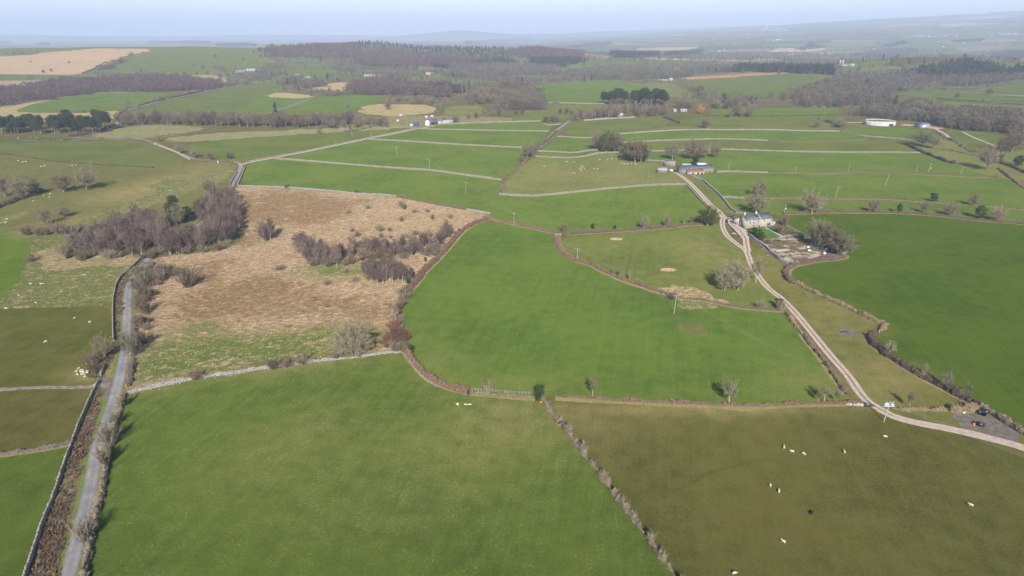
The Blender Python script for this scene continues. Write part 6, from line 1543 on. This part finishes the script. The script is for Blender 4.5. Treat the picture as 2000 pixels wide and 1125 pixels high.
# ------------------------------------------------------------------ poles and wires
POLES = {}
def pole(px, top, label, lean=0.0, arm=True, extra=None, r=.15):
    b = U1(*px); h = max(5.5, height_at(b, top[1])); x_top = (top[0] - px[0]) * b[1] / (FOC * math.cos(PITCH)) * .95
    root = empty("power_pole", b); tag(root, label, "power pole"); t = np.array([x_top * .9, 0, h])
    MB().tube(np.array([(0, 0, -.3), t * .5, t]), [r, r * .85, r * .7], 8, True).build("post", M['pole'], root)
    if arm:
        ab = MB().box(t[0] - 1.15, t[0] + 1.15, -.07, .07, h - .32, h - .16).build("crossarm", M['pole'], root)
        for q in (-1.05, 0, 1.05): MB().tube(np.array([(t[0] + q, 0, h - .16), (t[0] + q, 0, h + .12)]), [.06, .09], 6, True).build("insulator", M['white'], ab)
    if extra == 'transformer':
        MB().box(t[0] - 1.9, t[0] + 1.6, -.4, .4, h - 1.5, h - 1.35).build("platform", M['steel'], root)
        MB().box(t[0] - 1.6, t[0] - .4, -.35, .35, h - 1.35, h - .45).build("transformer", M['steel'], root)
        MB().box(t[0] + .35, t[0] + 1.3, -.3, .3, h - 1.35, h - .6).build("switch_box", M['steel'], root)
    if extra == 'box': MB().box(t[0] - .3, t[0] + .3, -.55, -.15, h * .45, h * .45 + .8).build("transformer", M['white'], root)
    POLES[px] = np.array(b) + t + np.array([0, 0, .1]); return root
for a in [((1726, 824), (1731, 785), "wooden power pole with transformer platform beside the farm track", .0, True, 'transformer', .17), ((1316, 613), (1318.5, 577), "power pole with long shadow in the big green field", 0, True, None, .16), ((1127, 510), (1127.5, 486), "power pole on the hedge left of the straw heaps", 0, True, None, .16),
          ((1004, 440), (1004, 416), "power pole on the low hedge above the big green field", 0, True, None, .16), ((910, 378), (910, 356), "power pole with pale ring of earth in the upper green field", 0, True, None, .16), ((839, 332), (839, 312), "power pole just above the long straight wall", 0, True, None, .16),
          ((775, 303), (775, 287), "power pole alone in the second upper green field", 0, True, None, .16), ((725, 271), (725, 262), "power pole at the bend of the straight track", 0, True, None, .16), ((688, 268), (688, 256), "power pole left of the straight track bend", 0, False, None, .15), ((654, 282), (654, 274), "short power pole beside the straight track", 0, False, None, .15),
          ((1631, 387), (1635, 365), "leaning power pole in front of the brown hedge", 0, True, None, .15), ((1729, 362), (1733, 341), "leaning power pole in the middle strip field", 0, False, None, .15), ((1656, 336), (1658, 321), "left power pole of the row on the long brown hedge", 0, False, None, .15), ((1789, 336), (1791, 323), "second power pole of the row on the long brown hedge", 0, False, None, .15),
          ((1813, 336), (1816, 320), "power pole with white box in the row on the long brown hedge", 0, True, 'box', .16), ((1876, 340), (1878, 325), "right power pole of the row on the long brown hedge", 0, False, None, .15), ((1847, 309), (1850, 296), "power pole in the small right hand pasture", 0, False, None, .15), ((1531, 417), (1533, 398), "power pole with white fitting on the trimmed hedge by the farmhouse", 0, False, 'box', .15),
          ((1421, 336), (1423, 319), "power pole on the wall right of the long barn", 0, False, None, .15), ((1553, 338), (1554, 324), "faint thin power pole at the left end of the brown hedge", 0, False, None, .14), ((1690, 270), (1691, 262), "far power pole by the pale wall", 0, False, None, .14)]:
    pole(a[0], a[1], a[2], a[3], a[4], a[5], a[6])
def wires(keys, label, offs=(-1.05, 0, 1.05), end=None):
    pts = [POLES[k] for k in keys] + ([np.array(end)] if end is not None else [])
    r = empty("overhead_wires", pts[0]); tag(r, label, "wires"); o = pts[0]
    for q in offs:
        mb = MB()
        for A, B in zip(pts[:-1], pts[1:]):
            t = np.linspace(0, 1, 14); d = np.linalg.norm(B - A); P = A + (B - A) * t[:, None]; P[:, 0] += q; P[:, 2] -= 4 * d * .014 * t * (1 - t); mb.tube(P - o, .018, 3)
        mb.build("wire", M['wire'], r)
wires([(1726, 824), (1316, 613), (1127, 510), (1004, 440), (910, 378), (839, 332), (775, 303), (725, 271)], "three sagging power lines crossing the fields from the transformer pole")
e_ = U1(2150, 1010); e_[2] += 9
wires([(1726, 824)], "power lines leaving the transformer pole towards the lower right corner", end=e_)

# ------------------------------------------------------------------ sheep
def sheep_mesh(seed, lying=False, lamb=False):
    rg = np.random.default_rng(seed); mb = MB()
    zc = .36 if lying else .66; k = 12
    xs = np.array([-.62, -.58, -.42, -.15, .15, .38, .52, .60, .74, .84, .95, 1.04]); rw = np.array([.03, .15, .27, .32, .31, .27, .21, .16, .13, .12, .10, .03]); rh = np.array([.03, .15, .27, .31, .30, .28, .23, .18, .14, .13, .10, .03])
    zz = zc + np.array([0, 0, 0, -.01, 0, .02, .07, .12, .20, .22, .17, .13]) * (1 if rg.random() < .6 else -1.1)
    th = np.arange(k) * 2 * math.pi / k; V = []
    for x, w, hh, z in zip(xs, rw, rh, zz): V.append(np.column_stack([np.full(k, x), np.cos(th) * w * (1 + rg.normal(size=k) * .05), z + np.sin(th) * hh * (1 + rg.normal(size=k) * .05)]))
    V = np.concatenate(V); T = []
    for i in range(len(xs) - 1):
        for j in range(k): p, q = i * k + j, i * k + (j + 1) % k; T += [(p, q, q + k), (p, q + k, p + k)]
    mb.add(V, T)
    if not lying:
        for x in (-.40, .36):
            for s in (-.16, .16):
                hock = (.05 if x < 0 else -.02)
                mb.tube(np.array([(x, s, zc - .12), (x - hock * 1.5, s, zc * .52), (x - hock, s, .12), (x - hock + .02, s, 0)]), [.095, .055, .038, .045], 6, True)
    for s in (-1, 1):
        z = zz[9] + .08; mb.add([(.80, s * .08, z), (.86, s * .10, z), (.80, s * .24, z + .01), (.83, s * .10, z - .05)], [(0, 1, 2), (0, 2, 3), (1, 3, 2)])
    return mb.mesh("fleece")
SHEEP = [(sheep_mesh(i), False) for i in range(3)] + [(sheep_mesh(9 + i, True), True) for i in range(2)]
for m_, _ in SHEEP: m_.materials.append(M['wool'])
black_sheep = sheep_mesh(33); black_sheep.materials.append(M['wool_black'])
def sheep(px, py, label, group=None, s=1.0, ang=None, me=None, lying=None):
    pick = [m for m, l in SHEEP if lying is None or l == lying]
    o = bpy.data.objects.new("sheep", me or random.choice(pick)); link(o); o.location = U1(px, py); o.rotation_euler = (0, 0, random.uniform(0, 6.28) if ang is None else ang); o.scale = (s, s, s); tag(o, label, "sheep", group)
for px, py, lb, ang in [(1729, 855, "white sheep alone below the farm track near the pole", 3.0), (1531, 876, "white sheep, leftmost of three in a row in the olive field", 1.2), (1547, 884, "white sheep in the middle of three in the olive field", 2.9), (1569, 888, "white sheep at the right of three in the olive field", -.8),
   (1649, 885, "white sheep standing alone right of the row of three", 1.4), (1504, 950, "upper white sheep of a pair in the olive field", 1.5), (1521, 962, "lower white sheep of a pair in the olive field", 1.2), (1530, 1060, "white sheep near the bottom of the olive field", 2.3), (1896, 989, "white sheep alone at the far right of the olive field", 2.5), (1434, 1122, "white sheep cut off by the bottom edge of the picture", .3)]:
    sheep(px, py, lb, "sheep in the olive field", .86, ang, lying=False)
sheep(1585, 1005, "small black sheep alone in the olive field", "sheep in the olive field", .95, .6, black_sheep)
for px, py in [(892, 790), (895, 790), (909, 791), (917, 791)]: sheep(px, py, "tiny pale lamb resting near the curved hedge in the big front field", "lambs by the curved hedge", .8, lying=True)
for zx, zy in [(690,575),(700,566),(685,590),(678,605),(618,640),(600,663),(605,692),(645,655),(650,670),(655,682),(640,688),(633,670),(665,707),(680,662),(683,680),(668,692),(655,665),(630,655),(690,672)]:
    sheep(zx / 4, 560 + zy / 4, "cream sheep lying in the resting flock below the thicket by the lane", "resting flock below the thicket", .8, lying=random.random() < .7)
for px, py in [(175, 631), (178, 629.5), (146, 622), (90, 669), (12, 604)]: sheep(px, py, "white sheep spread over the olive field left of the lane", "sheep in the field left of the lane", .95)
for px, py in [(37, 578), (70, 592), (60, 556), (80, 556.5), (83, 555)]: sheep(px, py, "white sheep in the rushy pasture at left", "sheep in the rushy pasture", .95)
for zx, zy in [(145,60),(180,72),(203,68),(320,104),(348,99),(560,72),(568,97),(555,99),(595,97),(712,78),(343,332),(395,318),(388,347),(262,378),(58,518),(48,542)]: sheep(zx / 4, 300 + zy / 4, "white sheep on the hill pasture at upper left", "sheep on the upper left hill pasture", 1.2)
for zx, zy in [(245,100),(257,100),(430,68),(485,68),(545,97),(540,107),(535,117),(560,107),(565,122),(530,124),(545,132),(540,144),(475,157),(490,157),(640,124),(668,122),(685,52),(745,50),(780,42),(815,44),(850,77),(875,82),(900,84),(930,84),(965,87)]: sheep(1000 + zx / 4, 300 + zy / 4, "white sheep grazing in the pale pasture left of the barn", "sheep in the pale pasture by the barn", 1.15)
for px, py in [(10, 270), (35, 271), (72, 270), (105, 270), (60, 269)]: sheep(px, py, "tiny white sheep in the strip below the left pines", "sheep below the left pines", 1.2)
# ------------------------------------------------------------------ far woods, far hedges, far farms
def far_tree_tris(n_tri, H, Rr, rg, conifer=False, clear=.12, fine=1.0):
    """a small loose crown of slivers and leaves plus a trunk sliver"""
    z = rg.uniform(clear, 1, n_tri)
    rad = (Rr * np.clip(1.05 - z, 0, 1) ** .7) if conifer else Rr * np.sqrt(np.clip(1 - ((z - .55) / .52) ** 2, .05, 1))
    a = rg.uniform(0, 6.28, n_tri); q = rad * np.sqrt(rg.uniform(.05, 1, n_tri))
    c = np.column_stack([np.cos(a) * q, np.sin(a) * q, z * H])
    s = H * (.16 if conifer else .15) * fine
    d1 = rg.normal(size=(n_tri, 3)); d1 /= np.linalg.norm(d1, axis=1)[:, None]
    if not conifer: d1[:, 2] = np.abs(d1[:, 2]) + .4
    d2 = rg.normal(size=(n_tri, 3)); d2 /= np.linalg.norm(d2, axis=1)[:, None]
    w = s * (.5 if conifer else .34)
    T = np.stack([c - d2 * w, c + d2 * w, c + d1 * s * 1.3], 1)
    tr = np.array([[(-.18, 0, 0), (.18, 0, 0), (0, 0, H * .75)], [(0, -.18, 0), (0, .18, 0), (0, 0, H * .75)]])
    return np.concatenate([T, tr])

LIB = {False: [far_tree_tris(64, 12, 4.2, np.random.default_rng(300 + i)) for i in range(6)],
       True: [far_tree_tris(80, 15, 3.4, np.random.default_rng(320 + i), True) for i in range(6)],
       'mid': [far_tree_tris(210, 12, 4.6, np.random.default_rng(340 + i), False, .06, .62) for i in range(8)]}

def mass(name, P, hs, conifer, mat, label, cat):
    
    out = []
    for p, h in zip(P, hs):
        t = random.choice(LIB[conifer]); k = h / (15 if conifer is True else 12); a = random.uniform(0, 6.28); c, s = math.cos(a), math.sin(a); kx = k * random.uniform(.85, 1.2)
        q = np.stack([(t[..., 0] * c - t[..., 1] * s) * kx + p[0], (t[..., 0] * s + t[..., 1] * c) * kx + p[1], t[..., 2] * k + p[2]], -1)
        out.append(q)
    V = np.concatenate(out).reshape(-1, 3)
    o = mesh_obj(name, raw_mesh(name, V, np.arange(len(V)).reshape(-1, 3)), M[mat])
    return tag(o, label, cat, kind="stuff")

def wood(px, spacing, hr, conifer, mat, label, cap=5200, name="wood"):
    W = U(px)[:, :2]; L = np.linalg.norm(W - np.roll(W, -1, 0), axis=1); out = []
    for i in range(len(W)):      # ragged outline
        n = max(1, int(L[i] / 28)); tt = np.arange(n)[:, None] / n; out.append(W[i] + (W[(i + 1) % len(W)] - W[i]) * tt + RNG.normal(size=(n, 2)) * min(16, L[i] / n * .35))
    W = np.vstack(out); lo, hi = W.min(0), W.max(0)
    area = .5 * abs(np.sum(W[:, 0] * np.roll(W[:, 1], -1) - W[:, 1] * np.roll(W[:, 0], -1)))
    sp = max(spacing, math.sqrt(area / cap))
    nx, ny = int((hi[0] - lo[0]) / sp) + 1, int((hi[1] - lo[1]) / sp) + 1
    if nx * ny > 400000: return
    gx, gy = np.meshgrid(lo[0] + np.arange(nx) * sp, lo[1] + np.arange(ny) * sp)
    p = np.column_stack([gx.ravel(), gy.ravel()]) + RNG.uniform(-.48, .48, (nx * ny, 2)) * sp
    p = p[inside(W, p[:, 0], p[:, 1])]
    if not len(p): return
    p = p[np.sin(p[:, 0] / 31 + 1.7 * np.sin(p[:, 1] / 47)) + np.sin(p[:, 1] / 23) + RNG.normal(size=len(p)) * .5 > -1.75]
    P = np.column_stack([p, terrain(p[:, 0], p[:, 1])])
    mass(name, P, RNG.uniform(hr[0] * .65, hr[1] * 1.15, len(P)) * max(1, (sp / spacing) ** .35), conifer, mat, label, "wood")

wood([(-160,184),(0,178),(75,170),(100,162),(200,158),(250,154),(310,152),(400,158),(430,165),(432,171),(360,179),(290,181),(190,181),(110,193),(60,200),(0,207),(-160,214)], 8, (9, 13), False, 'far_purple', "broad purple birch wood across the upper left hillside", 6000)
wood([(664,181),(690,168),(760,164),(850,172),(890,180),(870,192),(760,186)], 7, (11, 16), False, 'far_purple', "reddish purple wood on the slope left of centre")
wood([(845,176),(890,174),(895,182),(850,184)], 8, (13, 18), True, 'far_conifer', "small dark conifer clump beside the reddish purple wood")
wood([(985,178),(1005,172),(1028,176),(1030,184),(1000,188)], 7, (11, 15), False, 'far_purple', "small crimson purple copse left of the bright field")
wood([(600,180),(668,182),(690,186),(640,188),(610,186)], 7, (5, 9), False, 'far_brown', "low brown scrub below the reddish purple wood")
wood([(585,166),(620,162),(622,172),(590,174)], 8, (10, 15), False, 'far_brown', "dark trees round the grey farm sheds left of centre")
wood([(505,100),(600,92),(680,88),(700,100),(680,116),(600,112),(530,112)], 11, (10, 14), False, 'far_purple', "left end of the long wooded ridge, purple and bare")
wood([(640,90),(740,86),(880,93),(1000,101),(990,113),(940,119),(860,108),(760,99),(690,100)], 11, (8, 12), True, 'far_conifer', "dark conifer crest of the long wooded ridge")
wood([(690,106),(760,102),(860,110),(940,121),(900,132),(800,130),(740,130),(690,124)], 10, (11, 15), False, 'far_purple', "bare purple brown flank of the long wooded ridge")
wood([(800,120),(880,114),(1000,116),(1010,126),(960,134),(880,136)], 10, (9, 13), True, 'far_conifer', "conifers low on the flank of the long wooded ridge")
wood([(880,132),(1000,128),(1080,134),(1100,142),(1000,148),(930,144),(880,140)], 10, (10, 15), False, 'far_brown', "brown woods at the foot of the long ridge")
wood([(1000,100),(1040,98),(1090,92),(1130,102),(1138,116),(1080,118),(1010,112)], 10, (10, 14), False, 'far_purple', "purple right shoulder of the long wooded ridge")
wood([(1030,118),(1080,118),(1140,118),(1144,124),(1090,132),(1050,128)], 10, (12, 17), True, 'far_conifer', "dark conifers at the right end of the long ridge")
wood([(1100,144),(1180,134),(1225,134),(1240,140),(1180,150),(1110,148)], 9, (10, 15), False, 'far_brown', "brown wood left of the far white sheds")
wood([(1160,152),(1230,142),(1310,142),(1345,150),(1300,155),(1180,156)], 9, (10, 15), False, 'far_brown', "brown wood behind the far white shed")
wood([(1192,107),(1240,106),(1285,108),(1285,113),(1200,113)], 10, (14, 20), True, 'far_conifer', "far dark pine wood right of the ridge, left part")
wood([(1300,106),(1370,100),(1370,105),(1310,110)], 10, (14, 20), True, 'far_conifer', "far dark pine wood right of the ridge, right part")
wood([(1105,92),(1190,80),(1196,87),(1120,95)], 14, (10, 14), False, 'far_purple', "far purple wood on the small hill right of centre")
wood([(1320,146),(1380,143),(1440,141),(1440,136),(1380,138),(1330,140)], 8, (12, 17), False, 'far_brown', "reddish larch strip left of the dark conifer plantation")
wood([(1440,142),(1520,142),(1585,145),(1627,148),(1620,140),(1520,137),(1450,137)], 7, (17, 22), True, 'far_conifer', "dark conifer plantation along the top of the middle hill")
wood([(1760,146),(1790,136),(1830,129),(1885,124),(1940,129),(2060,142),(2060,148),(1960,148),(1875,156),(1830,154)], 10, (12, 16), True, 'far_conifer', "rounded hill covered with dark conifers at the right", 6000)
wood([(1830,158),(1880,158),(1960,150),(2060,146),(2060,154),(1960,160),(1890,168),(1850,170)], 9, (9, 13), False, 'far_brown', "brown bare wood along the foot of the conifer hill")
wood([(1640,152),(1700,150),(1760,142),(1828,157),(1800,170),(1760,178),(1700,168),(1650,162)], 10, (10, 15), False, 'far_brown', "mixed bare wood climbing towards the conifer hill")
wood([(200,137),(212,128),(235,119),(243,124),(222,134)], 8, (8, 11), False, 'far_purple', "small dark wood on the green flank of the moor hill")
wood([(290,81),(410,82),(412,86),(292,85)], 14, (14, 19), True, 'far_conifer', "dark shelter belt on the skyline at upper left")
wood([(422,85),(500,88),(500,91),(424,90)], 14, (13, 17), True, 'far_conifer', "second dark shelter belt on the skyline")
wood([(74,86),(96,86),(96,88),(74,88)], 9, (13, 17), True, 'far_conifer', "tiny square dark plantation on the skyline")
wood([(-60,80),(22,81),(22,85),(-60,85)], 12, (14, 20), True, 'far_conifer', "dark plantation on the skyline at the left edge")
wood([(905,84),(960,77),(1040,75),(1042,79),(960,83),(912,87)], 18, (15, 20), True, 'far_conifer', "hazy dark wood on the far low hill")
wood([(1555,97),(1610,90),(1612,94),(1565,100)], 16, (12, 16), False, 'far_purple', "hazy purple wood left of the white hamlet")
wood([(1575,94),(1582,84),(1590,86),(1588,94)], 14, (16, 22), True, 'far_conifer', "hazy dark conifers behind the white hamlet")
wood([(1725,90),(1765,82),(1772,86),(1738,92)], 14, (13, 18), True, 'far_conifer', "dark wood in the hazy fields at upper right")
wood([(1860,82),(1920,76),(1926,80),(1870,85)], 16, (13, 18), True, 'far_conifer', "far dark wood below the pale town")
wood([(1935,108),(2060,92),(2060,112),(1950,114)], 11, (10, 15), False, 'far_purple', "purple wood at the right edge below the town")
wood([(1675,106),(1730,98),(1790,96),(1790,104),(1700,110)], 12, (10, 15), False, 'far_brown', "patchy brown wood in the upper right fields")
wood([(505,140),(540,136),(552,146),(520,152)], 9, (8, 12), False, 'far_brown', "trees round the grey roofed farm at left")
wood([(470,156),(520,158),(540,152),(470,150)], 9, (6, 10), False, 'far_brown', "scrub below the grey roofed farm at left")
wood([(1552,208),(1640,210),(1725,203),(1735,190),(1700,175),(1640,165),(1600,170),(1560,188)], 8.5, (11, 17), 'mid', 'far_brown', "wooded valley of bare trees at the right")
wood([(1670,226),(1720,230),(1770,238),(1800,240),(1790,225),(1750,215),(1705,216)], 8, (9, 14), 'mid', 'far_brown', "belt of bare trees in the valley behind the round tank")
wood([(1800,241),(1870,252),(1960,263),(2060,285),(2060,258),(1990,238),(1900,226),(1810,226)], 8.5, (10, 16), 'mid', 'far_brown', "belt of dark bare trees in the valley right of the blue shed")
wood([(1000,215),(1060,214),(1065,205),(1050,186),(1000,182),(965,190),(985,210)], 7, (9, 15), 'mid', 'far_brown', "brown wood of bare trees left of the bright field")
for lb, px in (("brown trees along the valley road left of the cream house", [(730,150),(800,146),(830,148),(790,153),(740,155)]), ("dark hedgerow trees right of the cream house", [(890,148),(950,142),(985,150),(920,155)]),
               ("scrub trees along the slope left of centre", [(540,165),(590,150),(600,156),(560,170)]), ("small copse between the ridge and the cream house", [(660,128),(700,135),(690,142),(650,138)])):
    wood(px, 11, (8, 13), False, 'far_brown', lb)

# hedges on the edges of the far parcels, and the trees along them
def far_hedges():
    mb = MB(); tp = []; th = []; cp = []; ch = []
    for a, b in PE:
        A, B = PV[a], PV[b]; m = (A + B) / 2; d = math.hypot(*m)
        if abs(m[0]) > m[1] * .9: continue
        if random.random() > .93: continue
        n = max(6, int(np.linalg.norm(B - A) / max(9, d * .004))); t = np.linspace(0, 1, n)
        C = A + (B - A) * t[:, None] + RNG.normal(size=(n, 2)) * 1.2
        ok = ~on_traced(C[:, 0], C[:, 1])
        if ok.sum() < 3: continue
        N = normals(C); z = terrain(C[:, 0], C[:, 1]); hh = RNG.uniform(1.4, 3.8, n) + (RNG.random(n) < .12) * 2; ww = RNG.uniform(1.1, 2.2, n)
        V = np.zeros((n, 3, 3))
        for j, (s, u) in enumerate(((-1, -.1), (0, 1), (1, -.1))):
            V[:, j, :2] = C + N * (s * ww)[:, None]; V[:, j, 2] = z + u * hh
        T = []
        for i in range(n - 1):
            if ok[i] and ok[i + 1]:
                for j in range(2):
                    p = i * 3 + j; T += [(p, p + 3, p + 4), (p, p + 4, p + 1)]
        if T: mb.add(V.reshape(-1, 3), T)
        dens = random.choice([.05, .15, .35, .65]) * (2.4 if d > 2600 else 1.3)
        for i in range(n):
            if ok[i] and random.random() < dens:
                (tp if random.random() < .93 else cp).append((C[i, 0], C[i, 1], z[i]))
    o = mb.build("far_hedgerows", M['far_hedge']); tag(o, "network of dark hedgerows dividing the far fields up to the horizon", "hedgerows", kind="stuff")
    mass("far_hedgerow_trees", tp, RNG.uniform(8, 14, len(tp)), False, 'far_brown', "bare trees strung along the far hedgerows", "trees")
    if cp: mass("far_conifers", cp, RNG.uniform(11, 18, len(cp)), True, 'far_conifer', "single dark conifers dotted along the far hedgerows", "trees")
    # loose copses between them
    P = []
    for _ in range(420):
        y = 1500 * (17000 / 1500) ** (random.random() ** .75); x = random.uniform(-.85, .85) * y; r = random.uniform(.012, .035) * y ** .9 + 10
        if on_traced(np.array([x]), np.array([y]))[0]: continue
        k = int(random.uniform(8, 60)); q = np.column_stack([x + RNG.normal(size=k) * r * 2.6, y + RNG.normal(size=k) * r * .6])
        P.append(q[~on_traced(q[:, 0], q[:, 1])])
    P = np.concatenate(P); P = np.column_stack([P, terrain(P[:, 0], P[:, 1])])
    mass("far_copses", P, RNG.uniform(9, 15, len(P)), False, 'far_brown', "bare copses scattered over the far lowland", "copses")
far_hedges()

# ------------------------------------------------------------------ the hazy air
def haze():
    mb = MB().box(-34000, 34000, -420, 37000, -45, 830)
    m = bpy.data.materials.new("haze"); m.use_nodes = True; t = m.node_tree
    t.nodes.remove(t.nodes["Principled BSDF"])
    v = t.nodes.new("ShaderNodeVolumePrincipled")
    v.inputs["Color"].default_value = (*HAZE_COLOR, 1); v.inputs["Density"].default_value = HAZE_DENSITY; v.inputs["Anisotropy"].default_value = -0.12
    t.links.new(v.outputs[0], t.nodes["Material Output"].inputs["Volume"])
    o = mb.build("haze", m); tag(o, "pale blue haze filling the air over the whole landscape", "haze", kind="stuff")
haze()
